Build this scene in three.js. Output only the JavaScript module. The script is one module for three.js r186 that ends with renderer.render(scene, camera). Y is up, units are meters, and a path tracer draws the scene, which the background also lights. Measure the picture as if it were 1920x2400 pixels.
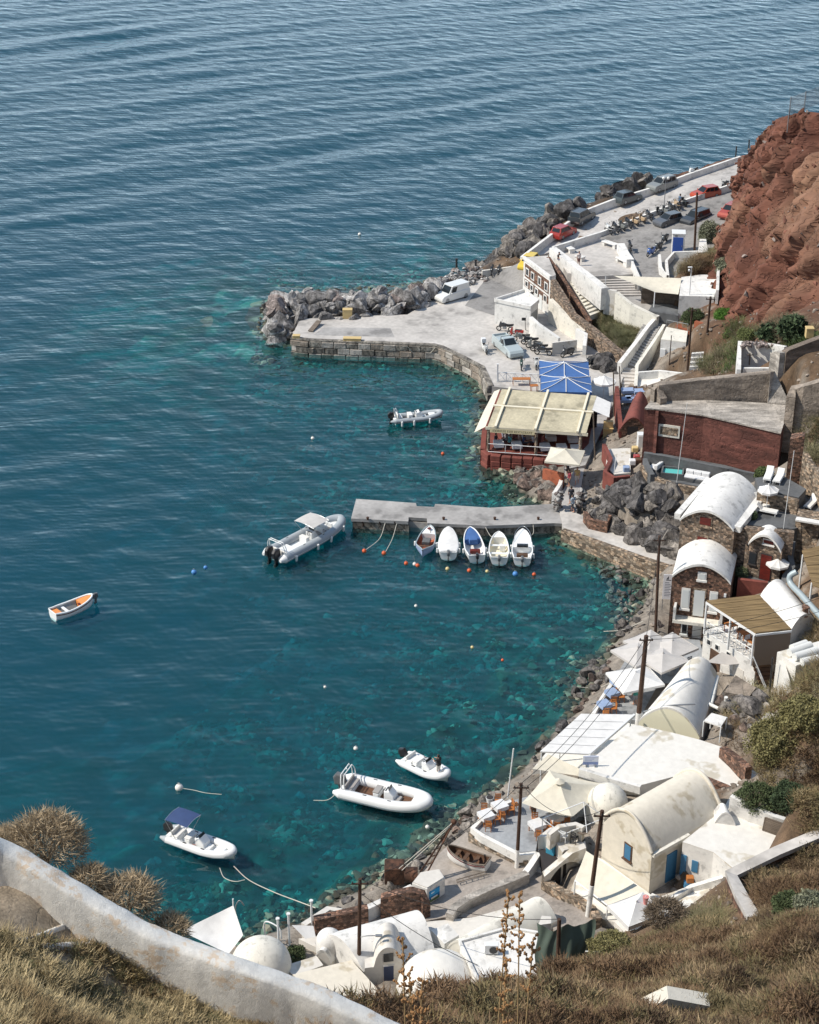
import * as THREE from 'three';
import { mergeGeometries, mergeVertices } from 'three/addons/utils/BufferGeometryUtils.js';
import { RoundedBoxGeometry } from 'three/addons/geometries/RoundedBoxGeometry.js';

// ---------- camera, sky, sun, exposure ----------
const scene = new THREE.Scene();
const FOCAL = 4050, PITCH = THREE.MathUtils.degToRad(27), EYE = 73;       // survey of the view: focal length in photo pixels, downward tilt, eye height above the sea
const camera = new THREE.PerspectiveCamera(2 * Math.atan(1200 / FOCAL) * 180 / Math.PI, 819 / 1024, 1, 9000);
camera.position.set(0, EYE, 0);
camera.rotation.set(-PITCH, 0, 0);
const renderer = new THREE.WebGLRenderer({ antialias: true });
renderer.toneMapping = THREE.LinearToneMapping;
renderer.toneMappingExposure = 1.2;
renderer.shadowMap.enabled = true;
const SUN = new THREE.Vector3(-0.95, 1.06, 0.1).normalize();
const sun = new THREE.DirectionalLight(new THREE.Color(1, 0.925, 0.815), 4);
sun.name = 'sun';
sun.position.copy(SUN).multiplyScalar(400).add(new THREE.Vector3(10, 0, -150));
sun.target.position.set(10, 0, -150);
sun.castShadow = true; sun.shadow.radius = 1; sun.shadow.mapSize.set(4096, 4096);
Object.assign(sun.shadow.camera, { left: -200, right: 200, top: 200, bottom: -200, near: 1, far: 900 });
scene.add(sun, sun.target);
{ // sky: clear summer sky, pale towards the horizon, brighter round the sun
  const W = 512, Hh = 256, d = new Float32Array(W * Hh * 4), v = new THREE.Vector3();
  for (let j = 0; j < Hh; j++) for (let i = 0; i < W; i++) {
    const el = ((j + 0.5) / Hh - 0.5) * Math.PI, az = ((i + 0.5) / W - 0.5) * 2 * Math.PI;
    v.set(Math.cos(el) * Math.cos(az), Math.sin(el), Math.cos(el) * Math.sin(az));
    const t = Math.pow(1 - Math.max(0, v.y), 3.4), glow = Math.pow(Math.max(0, v.dot(SUN)), 12) * 0.25, o = (j * W + i) * 4;
    d[o] = 0.2 + 0.72 * t + glow; d[o + 1] = 0.31 + 0.86 * t + glow; d[o + 2] = 0.5 + 0.86 * t + glow * 0.9; d[o + 3] = 1;
  }
  const sky = new THREE.DataTexture(d, W, Hh, THREE.RGBAFormat, THREE.FloatType);
  sky.mapping = THREE.EquirectangularReflectionMapping; sky.magFilter = THREE.LinearFilter; sky.needsUpdate = true;
  scene.background = sky; scene.environment = sky;
  scene.backgroundIntensity = 0.9; scene.environmentIntensity = 0.9;
}

// ---------- helpers ----------
const V = (x, y, z) => new THREE.Vector3(x, y, z);
const C = (r, g, b) => new THREE.Color().setRGB(r, g, b);
const rng = (seed) => () => { seed |= 0; seed = seed + 0x6D2B79F5 | 0; let t = Math.imul(seed ^ seed >>> 15, 1 | seed); t = t + Math.imul(t ^ t >>> 7, 61 | t) ^ t; return ((t ^ t >>> 14) >>> 0) / 4294967296; };
const rnd = rng(7), R = (a, b) => a + (b - a) * rnd();
const clamp = (x, a = 0, b = 1) => Math.min(b, Math.max(a, x)), mix = (a, b, t) => a + (b - a) * t;
const smooth = (a, b, x) => { const t = clamp((x - a) / (b - a)); return t * t * (3 - 2 * t); };
const SP = Math.sin(PITCH), CP = Math.cos(PITCH);
// world point whose place was read off the photograph at (px, py), given its height h above the sea
function P(px, py, h = 0) {
  const u = (px - 960) / FOCAL, v = (py - 1200) / FOCAL, t = (h - EYE) / (-SP - v * CP);
  return V(u * t, h, (-CP + v * SP) * t);
}
const pxm = (px, py, h) => { const a = P(px, py, h), b = P(px + 10, py, h); return 10 / Math.abs(b.x - a.x); };
// noise
const hash2 = (x, y, s) => { let n = Math.imul(x, 374761393) + Math.imul(y, 668265263) + Math.imul(s, 1442695041); n = Math.imul(n ^ n >>> 13, 1274126177); return ((n ^ n >>> 16) >>> 0) / 4294967296; };
function vnoise(x, y, s = 0, per = 0) {
  let xi = Math.floor(x), yi = Math.floor(y); const fx = x - xi, fy = y - yi, u = fx * fx * (3 - 2 * fx), w = fy * fy * (3 - 2 * fy);
  let x1 = xi + 1, y1 = yi + 1;
  if (per) { xi = ((xi % per) + per) % per; yi = ((yi % per) + per) % per; x1 = ((x1 % per) + per) % per; y1 = ((y1 % per) + per) % per; }
  return mix(mix(hash2(xi, yi, s), hash2(x1, yi, s), u), mix(hash2(xi, y1, s), hash2(x1, y1, s), u), w);
}
function fbm(x, y, s = 0, oct = 4, per = 0) { let a = 0.5, t = 0, n = 0; for (let i = 0; i < oct; i++) { t += a * vnoise(x, y, s + i, per); n += a; a *= 0.5; x *= 2; y *= 2; per *= 2; } return t / n; }
function voro(x, y, s, per) { // nearest two feature points: [distance to border, id]
  const xi = Math.floor(x), yi = Math.floor(y); let d1 = 9, d2 = 9, id = 0;
  for (let j = -1; j <= 1; j++) for (let i = -1; i <= 1; i++) {
    const cx = xi + i, cy = yi + j, mx = per ? ((cx % per) + per) % per : cx, my = per ? ((cy % per) + per) % per : cy;
    const dx = cx + 0.15 + 0.7 * hash2(mx, my, s) - x, dy = cy + 0.15 + 0.7 * hash2(mx, my, s + 9) - y, d = Math.sqrt(dx * dx + dy * dy * 1.6);
    if (d < d1) { d2 = d1; d1 = d; id = hash2(mx, my, s + 5); } else if (d < d2) d2 = d;
  }
  return [d2 - d1, id];
}
// a texture of n x n pixels; f(u, v) in 0..1 gives [r, g, b] (sRGB 0..1) or a grey value
function tex(n, f, srgb = true) {
  const d = new Uint8Array(n * n * 4);
  for (let j = 0; j < n; j++) for (let i = 0; i < n; i++) {
    const c = f((i + 0.5) / n, (j + 0.5) / n), o = (j * n + i) * 4;
    if (typeof c === 'number') d[o] = d[o + 1] = d[o + 2] = 255 * clamp(c); else for (let k = 0; k < 3; k++) d[o + k] = 255 * clamp(c[k]);
    d[o + 3] = 255;
  }
  const t = new THREE.DataTexture(d, n, n); t.magFilter = THREE.LinearFilter; t.minFilter = THREE.LinearMipmapLinearFilter; t.generateMipmaps = true;
  t.wrapS = t.wrapT = THREE.RepeatWrapping; if (srgb) t.colorSpace = THREE.SRGBColorSpace; t.needsUpdate = true;
  return t;
}
const sized = (t, metres, my = metres) => { const c = t.clone(); c.repeat.set(1 / metres, 1 / my); c.needsUpdate = true; return c; };
const mats = {};
function M(name, color, o = {}) { const { phys, ...q } = o; const m = new (phys ? THREE.MeshPhysicalMaterial : THREE.MeshStandardMaterial)({ roughness: 0.85, ...q }); m.color = Array.isArray(color) ? C(...color) : color; m.name = name; mats[name] = m; return m; }

// textures shared by the materials
const T = {};
T.plaster = tex(512, (u, v) => { const a = fbm(u * 6, v * 6, 11, 5, 6), b = fbm(u * 24, v * 24, 17, 3, 24); const cr = Math.abs(fbm(u * 7, v * 7, 13, 4, 7) - 0.5), sp = smooth(0.68, 0.74, fbm(u * 14, v * 10, 15, 3, 0)); return 0.96 + 0.08 * (a - 0.5) + 0.07 * (b - 0.5) - 0.12 * smooth(0.006, 0.002, cr) - 0.1 * sp - 0.05 * smooth(0.36, 0.28, a); });
T.stained = tex(512, (u, v) => { const a = fbm(u * 5, v * 5, 21, 5, 5), b = fbm(u * 30, v * 30, 27, 3, 30), s = smooth(0.56, 0.68, a) * smooth(0.35, 0.6, fbm(u * 16, v * 16, 29, 3, 16)); return [0.95 - 0.12 * s + 0.07 * (b - 0.5), 0.945 - 0.14 * s + 0.07 * (b - 0.5), 0.935 - 0.18 * s + 0.07 * (b - 0.5)]; });
T.concrete = tex(512, (u, v) => { const a = fbm(u * 4, v * 4, 31, 5, 4), b = fbm(u * 40, v * 40, 37, 3, 40), c = fbm(u * 9, v * 2, 41, 4, 0); return 0.86 + 0.26 * (a - 0.5) + 0.14 * (b - 0.5) - 0.1 * smooth(0.4, 0.3, a); });
T.rock = tex(512, (u, v) => { const a = fbm(u * 5, v * 5, 51, 6, 5), b = Math.abs(fbm(u * 8, v * 8, 57, 5, 8) - 0.5) * 2; return 0.55 + 0.7 * (a - 0.3) - 0.25 * smooth(0.16, 0, b); });
T.rubble = tex(1024, (u, v) => { const w = 0.3 * (fbm(u * 40, v * 40, 3, 2, 40) - 0.5), [d, id] = voro(u * 14 + w, v * 18 + w, 61, 0), m = smooth(0.05, 0.13, d), g = 0.36 + 0.5 * id + 0.2 * (fbm(u * 60, v * 60, 63, 3, 60) - 0.5), t = hash2(Math.floor(id * 9999), 3, 5); return [mix(0.6, g * (0.98 + 0.08 * t), m), mix(0.57, g * 0.95, m), mix(0.53, g * (0.92 - 0.06 * t), m)]; });
T.rubbleBump = tex(1024, (u, v) => { const w = 0.3 * (fbm(u * 40, v * 40, 3, 2, 40) - 0.5), [d, id] = voro(u * 14 + w, v * 18 + w, 61, 0); return smooth(0.02, 0.2, d) * (0.6 + 0.4 * id); }, false);
T.wood = tex(512, (u, v) => { const g = fbm(u * 3, v * 60, 71, 4, 0), k = fbm(u * 2, v * 8, 73, 3, 0); return [0.75 + 0.35 * (g - 0.5) + 0.2 * (k - 0.5), 0.72 + 0.35 * (g - 0.5) + 0.2 * (k - 0.5), 0.7 + 0.35 * (g - 0.5) + 0.2 * (k - 0.5)]; });
T.streaks = tex(512, (u, v) => { const g = fbm(u * 6, v * 15, 81, 5, 0), k = fbm(u * 5, v * 6, 83, 4, 0), n = fbm(u * 50, v * 50, 85, 3, 50); return 0.78 + 0.34 * (g - 0.5) + 0.34 * (k - 0.5) + 0.22 * (n - 0.5); });
T.fabric = tex(256, (u, v) => 0.93 + 0.1 * (fbm(u * 6, v * 6, 91, 4, 6) - 0.5) + 0.05 * (vnoise(u * 120, v * 120, 95, 120) - 0.5));
T.grit = tex(512, (u, v) => 0.8 + 0.3 * (fbm(u * 7, v * 7, 101, 5, 7) - 0.5) + 0.3 * (fbm(u * 70, v * 70, 105, 3, 70) - 0.5));

const wh = [0.79, 0.775, 0.74];
M('white', wh, { map: sized(T.plaster, 5), bumpMap: sized(T.grit, 3), bumpScale: 0.015 });
M('whiteStained', [0.8, 0.785, 0.75], { map: sized(T.stained, 9), bumpMap: sized(T.grit, 3), bumpScale: 0.02 });
M('cream', [0.79, 0.755, 0.665], { map: sized(T.plaster, 5) });
M('creamStained', [0.74, 0.69, 0.595], { map: sized(T.stained, 7), bumpMap: sized(T.grit, 3), bumpScale: 0.02 });
M('plasterGrey', [0.7, 0.675, 0.635], { map: sized(T.stained, 6) });
M('concrete', [0.5, 0.48, 0.46], { map: sized(T.concrete, 11), bumpMap: sized(T.grit, 2), bumpScale: 0.012 });
M('concretePale', [0.68, 0.64, 0.595], { map: sized(T.concrete, 13), bumpMap: sized(T.grit, 2), bumpScale: 0.012 });
M('concreteDark', [0.27, 0.255, 0.235], { map: sized(T.concrete, 7), bumpMap: sized(T.grit, 2), bumpScale: 0.02 });
M('blockStone', [0.5, 0.45, 0.38], { map: sized(T.rock, 3), bumpMap: sized(T.rock, 3), bumpScale: 0.08 });
M('asphalt', [0.36, 0.345, 0.33], { map: sized(T.concrete, 9), bumpMap: sized(T.grit, 2), bumpScale: 0.01 });
M('roadPale', [0.62, 0.59, 0.56], { map: sized(T.concrete, 10), bumpMap: sized(T.grit, 2), bumpScale: 0.01 });
M('rubble', [0.62, 0.54, 0.46], { map: sized(T.rubble, 2.9), bumpMap: sized(T.rubbleBump, 2.9), bumpScale: 0.07 });
M('rubbleTan', [0.74, 0.66, 0.55], { map: sized(T.rubble, 3.6), bumpMap: sized(T.rubbleBump, 3.6), bumpScale: 0.07 });
M('rubbleRed', [0.46, 0.3, 0.235], { map: sized(T.rubble, 3.2), bumpMap: sized(T.rubbleBump, 3.2), bumpScale: 0.09 });
M('redWall', [0.24, 0.088, 0.066], { map: sized(T.streaks, 7, 5), bumpMap: sized(T.rock, 5), bumpScale: 0.08 });
M('redPaint', [0.27, 0.075, 0.055], { map: sized(T.concrete, 5) });
M('terracotta', [0.4, 0.12, 0.055], { map: sized(T.concrete, 4) });
M('orangePaint', [0.46, 0.13, 0.06], { map: sized(T.concrete, 4) });
M('oldConcrete', [0.45, 0.375, 0.305], { map: sized(T.streaks, 7, 5), bumpMap: sized(T.rock, 4), bumpScale: 0.1 });
M('oldConcretePale', [0.62, 0.565, 0.5], { map: sized(T.streaks, 6, 4), bumpMap: sized(T.rock, 3), bumpScale: 0.06 });
M('oldDark', [0.28, 0.22, 0.175], { map: sized(T.streaks, 8, 4), bumpMap: sized(T.rock, 4), bumpScale: 0.1 });
M('slateGrey', [0.16, 0.165, 0.17], { map: sized(T.concrete, 6) });
M('slipStone', [0.46, 0.405, 0.355], { map: sized(T.concrete, 6), bumpMap: sized(T.rock, 3), bumpScale: 0.04 });
M('terraceGrey', [0.44, 0.46, 0.48], { map: sized(T.concrete, 8) });
M('wood', [0.2, 0.12, 0.075], { map: sized(T.wood, 1.5, 0.8) });
M('woodPole', [0.125, 0.07, 0.045], { map: sized(T.wood, 0.6, 2), bumpMap: sized(T.wood, 0.6, 2), bumpScale: 0.02 });
M('woodGrey', [0.3, 0.26, 0.215], { map: sized(T.wood, 2, 1) });
M('chairWood', [0.42, 0.15, 0.035], { roughness: 0.6 });
M('doorRed', [0.22, 0.022, 0.012], { roughness: 0.6, map: sized(T.wood, 1) });
M('doorBlue', [0.045, 0.17, 0.31], { roughness: 0.6 });
M('doorBlueBright', [0.03, 0.09, 0.36], { roughness: 0.5 });
M('doorWhite', [0.62, 0.64, 0.63], { roughness: 0.6 });
M('glassDark', [0.03, 0.035, 0.04], { roughness: 0.12 });
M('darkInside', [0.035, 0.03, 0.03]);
M('metalWhite', [0.72, 0.73, 0.73], { roughness: 0.45 });
M('metalGrey', [0.3, 0.31, 0.32], { roughness: 0.4, metalness: 0.5 });
M('metalDark', [0.05, 0.05, 0.052], { roughness: 0.5, metalness: 0.3 });
M('steel', [0.55, 0.56, 0.57], { roughness: 0.3, metalness: 0.9 });
M('rust', [0.2, 0.09, 0.05], { map: sized(T.rock, 2) });
M('rubber', [0.018, 0.018, 0.019], { roughness: 0.8 });
M('canvasWhite', [0.82, 0.81, 0.79], { map: sized(T.fabric, 2), side: THREE.DoubleSide });
M('canvasCream', [0.74, 0.69, 0.57], { map: sized(T.fabric, 2), side: THREE.DoubleSide });
M('canvasGrey', [0.62, 0.59, 0.56], { map: sized(T.fabric, 2), side: THREE.DoubleSide });
M('canvasBlue', [0.062, 0.155, 0.39], { map: sized(T.fabric, 2), side: THREE.DoubleSide });
M('canvasNavy', [0.04, 0.075, 0.19], { map: sized(T.fabric, 2), side: THREE.DoubleSide });
M('tarpGreen', [0.12, 0.165, 0.135], { map: sized(T.fabric, 2), side: THREE.DoubleSide, roughness: 0.7 });
M('thatch', [0.42, 0.31, 0.15], { map: sized(T.wood, 3, 0.8), bumpMap: sized(T.wood, 3, 0.8), bumpScale: 0.03 });
M('roofCream', [0.7, 0.63, 0.45], { map: sized(T.concrete, 7), roughness: 0.6 });
M('roofBeam', [0.76, 0.7, 0.55], { roughness: 0.6 });
M('cloth', [0.8, 0.8, 0.8], { map: sized(T.fabric, 1) });
M('clothBlue', [0.32, 0.42, 0.62], { map: sized(T.fabric, 1) });
M('pipeBlue', [0.36, 0.42, 0.44], { roughness: 0.5, metalness: 0.2 });
M('pvc', [0.7, 0.7, 0.67], { roughness: 0.5 });
M('boulder', [1, 1, 1], { map: sized(T.rock, 2.2), bumpMap: sized(T.rock, 1.6), bumpScale: 0.05, roughness: 0.95 });
M('skin', [0.5, 0.27, 0.18], { roughness: 0.6 });
M('wire', [0.03, 0.03, 0.03]);
M('rope', [0.55, 0.52, 0.45]);
M('gelcoat', [0.8, 0.81, 0.8], { roughness: 0.3 });
M('tubeWhite', [0.72, 0.725, 0.72], { roughness: 0.45 });
M('tubeGrey', [0.36, 0.39, 0.41], { roughness: 0.5 });
M('tubeDark', [0.1, 0.1, 0.11], { roughness: 0.5 });
M('upholstery', [0.34, 0.32, 0.3], { roughness: 0.7 });
M('upholsteryWhite', [0.74, 0.73, 0.7], { roughness: 0.7 });
M('teak', [0.24, 0.13, 0.075], { map: sized(T.wood, 1, 0.4) });
M('engineBlack', [0.022, 0.02, 0.022], { roughness: 0.3 });
M('engineGrey', [0.12, 0.125, 0.13], { roughness: 0.3 });
M('deckGrey', [0.2, 0.19, 0.19]);
M('yellow', [0.56, 0.42, 0.2]);
M('orangeBoat', [0.75, 0.27, 0.075], { roughness: 0.5 });
M('stoneWhite', [0.72, 0.68, 0.6], { map: sized(T.rubble, 3.5), bumpMap: sized(T.rubbleBump, 3.5), bumpScale: 0.08 });
function tint(name, c, o = {}) { return mats[name] || M(name, c, { roughness: 0.5, ...o }); }

// names: a name that is taken gets _001, _002 ...
const taken = {};
const numbered = (n) => { const k = taken[n] = (taken[n] ?? -1) + 1; return k ? n + '_' + String(k).padStart(3, '0') : n; };
// texture coordinates in metres, projected along each face's main axis
function boxUV(g) {
  g = g.index ? g.toNonIndexed() : g;
  if (!g.attributes.normal) g.computeVertexNormals();
  const p = g.attributes.position, uv = new Float32Array(p.count * 2), a = V(), b = V(), c = V(), n = V();
  for (let i = 0; i < p.count; i += 3) {
    a.fromBufferAttribute(p, i); b.fromBufferAttribute(p, i + 1); c.fromBufferAttribute(p, i + 2);
    n.copy(b).sub(a).cross(c.clone().sub(a));
    const ax = Math.abs(n.x), ay = Math.abs(n.y), az = Math.abs(n.z);
    [a, b, c].forEach((q, k) => { const o = (i + k) * 2; if (ay >= ax && ay >= az) { uv[o] = q.x; uv[o + 1] = q.z; } else if (ax > az) { uv[o] = q.z; uv[o + 1] = q.y; } else { uv[o] = q.x; uv[o + 1] = q.y; } });
  }
  g.setAttribute('uv', new THREE.BufferAttribute(uv, 2));
  return g;
}
function clean(g) { const o = new THREE.BufferGeometry(); g = g.index ? g.toNonIndexed() : g; o.setAttribute('position', g.attributes.position); if (g.attributes.normal) o.setAttribute('normal', g.attributes.normal); else o.computeVertexNormals(); return o; }
const join = (list) => { list = list.flat(Infinity).filter(Boolean); return list.length === 1 ? list[0] : mergeGeometries(list.map(clean)); };
const mesh = (name, g, m) => { if (Array.isArray(g)) g = join(g); if (typeof m === 'string') { if (!mats[m]) throw new Error('no material ' + m); m = mats[m]; } if (m.map) g = boxUV(g); const o = new THREE.Mesh(g, m); o.name = name; o.castShadow = o.receiveShadow = true; return o; };
function tag(o, label, category, group, kind) { o.userData.label = label; if (category) o.userData.category = category; if (group) o.userData.group = group; if (kind) o.userData.kind = kind; return o; }
// a thing: a group at its base; parts are given in the group's own coordinates
function thing(name, label, category, at = V(0, 0, 0), turn = 0, group) {
  const o = new THREE.Group(); o.name = numbered(name); o.position.copy(at); o.rotation.y = turn; scene.add(o);
  return tag(o, label, category, group);
}
const part = (o, name, g, m) => { const q = mesh(name, g, m); o.add(q); return q; };
// the same for geometry given in world coordinates (things that were surveyed in place)
const wpart = (o, name, g, m) => { if (Array.isArray(g)) g = join(g); g = g.index ? g.toNonIndexed() : g; const top = o.isMesh ? o.userData.home : o.position; g.translate(-top.x, -top.y, -top.z); const q = part(o, name, g, m); q.userData = {}; Object.defineProperty(q.userData, 'home', { value: top, enumerable: false }); return q; };
const struct = (name, g, m, label) => { const o = mesh(numbered(name), g, m); scene.add(o); o.userData.kind = 'structure'; if (label) o.userData.label = label; return o; };
const one = (name, g, m, label, category, group, at) => { const o = mesh(numbered(name), g, m); scene.add(o); if (at) o.position.copy(at); return tag(o, label, category, group); };
function copy(o, label, at, turn, group) { const c = o.clone(); c.userData = { ...o.userData }; c.name = numbered(o.name.replace(/_\d{3}$/, '')); c.position.copy(at); c.rotation.set(0, turn, 0); if (label) c.userData.label = label; if (group) c.userData.group = group; scene.add(c); return c; }

// ---------- shapes ----------
const box = (w, h, d, x = 0, y = 0, z = 0) => new THREE.BoxGeometry(w, h, d).translate(x, y + h / 2, z);            // stands on y
const rbox = (w, h, d, x = 0, y = 0, z = 0, r = 0.05) => new RoundedBoxGeometry(w, h, d, 2, Math.min(r, w / 2.1, h / 2.1, d / 2.1)).translate(x, y + h / 2, z);
const cyl = (r0, r1, h, x = 0, y = 0, z = 0, n = 12) => new THREE.CylinderGeometry(r1, r0, h, n).translate(x, y + h / 2, z);
function bar(a, b, r, n = 6, r2 = r) { const d = b.clone().sub(a), L = d.length(), g = new THREE.CylinderGeometry(r2, r, L, n); g.translate(0, L / 2, 0); g.applyQuaternion(new THREE.Quaternion().setFromUnitVectors(V(0, 1, 0), d.normalize())); return g.translate(a.x, a.y, a.z); }
function beam(a, b, w, h) { const d = b.clone().sub(a), L = d.length(), m = new THREE.Matrix4(), f = d.normalize(), s = V(0, 1, 0).cross(f).normalize(), u = f.clone().cross(s); m.makeBasis(s, u, f); const g = new THREE.BoxGeometry(w, h, L); g.translate(0, 0, L / 2); return g.applyMatrix4(m).translate(a.x, a.y, a.z); }
const tube = (pts, r, n = 40, k = 6) => new THREE.TubeGeometry(new THREE.CatmullRomCurve3(pts), n, r, k);
// polygon in plan (array of Vector3) extruded from y0 to y1; a bevel softens the upper edge
function prism(pts, y1, y0) {
  const n = pts.length; let area = 0; for (let i = 0; i < n; i++) { const a = pts[i], b = pts[(i + 1) % n]; area += a.x * b.z - b.x * a.z; }
  const q = area > 0 ? [...pts].reverse() : pts, pos = [], tri = THREE.ShapeUtils.triangulateShape(q.map((p) => new THREE.Vector2(p.x, -p.z)), []);
  if (Math.abs(area) > 1) cutGround(q.map((p) => V(p.x, typeof y1 === 'number' ? y1 : p.y, p.z)));
  const top = (p) => typeof y1 === 'function' ? y1(p) : y1 === null ? p.y : y1, bot = (p) => typeof y0 === 'function' ? y0(p) : y0;
  for (const t of tri) { for (const k of t) pos.push(q[k].x, top(q[k]), q[k].z); for (const k of [t[0], t[2], t[1]]) pos.push(q[k].x, bot(q[k]), q[k].z); }
  for (let i = 0; i < n; i++) { const a = q[i], b = q[(i + 1) % n]; pos.push(a.x, bot(a), a.z, b.x, bot(b), b.z, b.x, top(b), b.z, a.x, bot(a), a.z, b.x, top(b), b.z, a.x, top(a), a.z); }
  const g = new THREE.BufferGeometry(); g.setAttribute('position', new THREE.Float32BufferAttribute(pos, 3)); g.computeVertexNormals(); return g;
}
// plan polygon whose corners were read off the photograph at height h
const cuts = []; // plans under which the ground is cut away
function cutGround(w, drop = 0) { const X = w.map((p) => p.x), Z = w.map((p) => p.z); cuts.push({ w: w.map((p) => V(p.x, p.y - drop, p.z)), poly: w.map((p) => [p.x, p.z]), lo: Math.min(...w.map((p) => p.y)) - drop - 0.5, x0: Math.min(...X) - 1, x1: Math.max(...X) + 1, z0: Math.min(...Z) - 1, z1: Math.max(...Z) + 1 }); }
const plan = (list, h) => list.map(([x, y, hh]) => P(x, y, hh ?? h));
const slab = (list, h, down) => prism(plan(list, h), null, h - down);
// wall along a line of [px, py, h] (its upper edge), of given thickness, going down to y0 (number or function)
function wallPts(pts, th, down, absolute = false) {
  const L = [], Rr = [], n = pts.length;
  for (let i = 0; i < n; i++) { const a = pts[Math.max(0, i - 1)], b = pts[Math.min(n - 1, i + 1)], d = V(b.x - a.x, 0, b.z - a.z).normalize(), s = V(-d.z, 0, d.x).multiplyScalar(th / 2); L.push(pts[i].clone().add(s)); Rr.push(pts[i].clone().sub(s)); }
  const gs = [];
  const pos = []; const quad = (a, b, c, d) => pos.push(...a, ...b, ...c, ...a, ...c, ...d), A = (p) => [p.x, p.y, p.z], D = (p) => [p.x, absolute ? down : p.y - down, p.z];
  for (let i = 0; i < n - 1; i++) { quad(A(L[i]), A(L[i + 1]), A(Rr[i + 1]), A(Rr[i])); quad(D(L[i]), D(L[i + 1]), A(L[i + 1]), A(L[i])); quad(A(Rr[i]), A(Rr[i + 1]), D(Rr[i + 1]), D(Rr[i])); quad(D(L[i]), D(Rr[i]), D(Rr[i + 1]), D(L[i + 1])); }
  quad(D(L[0]), A(L[0]), A(Rr[0]), D(Rr[0])); quad(D(Rr[n - 1]), A(Rr[n - 1]), A(L[n - 1]), D(L[n - 1]));
  const g = new THREE.BufferGeometry(); g.setAttribute('position', new THREE.Float32BufferAttribute(pos, 3)); g.computeVertexNormals(); return g;
}
const wall = (list, th, down, abs) => wallPts(list.map((q) => P(...q)), th, down, abs);
// surface through a grid of points [rows][cols]
function sheet(rows, closeU = false) {
  const h = rows.length, w = rows[0].length, pos = [], idx = [];
  for (const r of rows) for (const p of r) pos.push(p.x, p.y, p.z);
  for (let j = 0; j < h - 1; j++) for (let i = 0; i < w - 1 + (closeU ? 1 : 0); i++) { const a = j * w + i, b = j * w + (i + 1) % w, c = a + w, d = b + w; idx.push(a, c, b, b, c, d); }
  const g = new THREE.BufferGeometry(); g.setAttribute('position', new THREE.Float32BufferAttribute(pos, 3)); g.setIndex(idx); g.computeVertexNormals(); return g;
}

// ---------- terrain and seabed ----------
const coastPx = [[1800, 360, 9.4, 3], [1735, 374, 9.4, 3], [1617, 413, 8.4, 3], [1525, 446, 7.6, 4], [1434, 475, 6.9, 4], [1367, 500, 6.1, 5], [1300, 552, 5, 6], [1250, 590, 4.2, 6], [1205, 612, 2, 4], [1150, 644], [1080, 658], [1000, 664], [850, 678], [700, 690], [645, 710], [628, 750], [660, 785], [705, 800], [860, 808], [1010, 812], [1080, 845], [1140, 900], [1135, 1000], [1140, 1088], [1215, 1105], [1225, 1150], [1290, 1190], [1320, 1250], [1420, 1300], [1530, 1350], [1510, 1420], [1450, 1490], [1400, 1600], [1350, 1670], [1300, 1720], [1230, 1800], [1140, 1885], [1070, 1935], [1040, 1960], [1010, 2000], [930, 2040], [850, 2085], [770, 2130], [700, 2165], [560, 2215], [430, 2250], [250, 2270], [-300, 2270], [-900, 2200], [-1500, 2250]];
const coast = coastPx.map(([x, y, h = 0, off = 0]) => { const p = P(x, y, h); return [p.x - 0.77 * off, p.z - 0.63 * off]; });
const landPoly = [...coast, [-160, 40], [160, 40], [160, -232], [72, -244]];
function inside(x, z, poly) { let c = false; for (let i = 0, j = poly.length - 1; i < poly.length; j = i++) { const [xi, zi] = poly[i], [xj, zj] = poly[j]; if ((zi > z) !== (zj > z) && x < (xj - xi) * (z - zi) / (zj - zi) + xi) c = !c; } return c; }
function distTo(x, z, line) { let m = 1e9; for (let i = 0; i < line.length - 1; i++) { const [ax, az] = line[i], [bx, bz] = line[i + 1], dx = bx - ax, dz = bz - az, t = clamp(((x - ax) * dx + (z - az) * dz) / (dx * dx + dz * dz)), ex = x - ax - dx * t, ez = z - az - dz * t; m = Math.min(m, ex * ex + ez * ez); } return Math.sqrt(m); }
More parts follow.
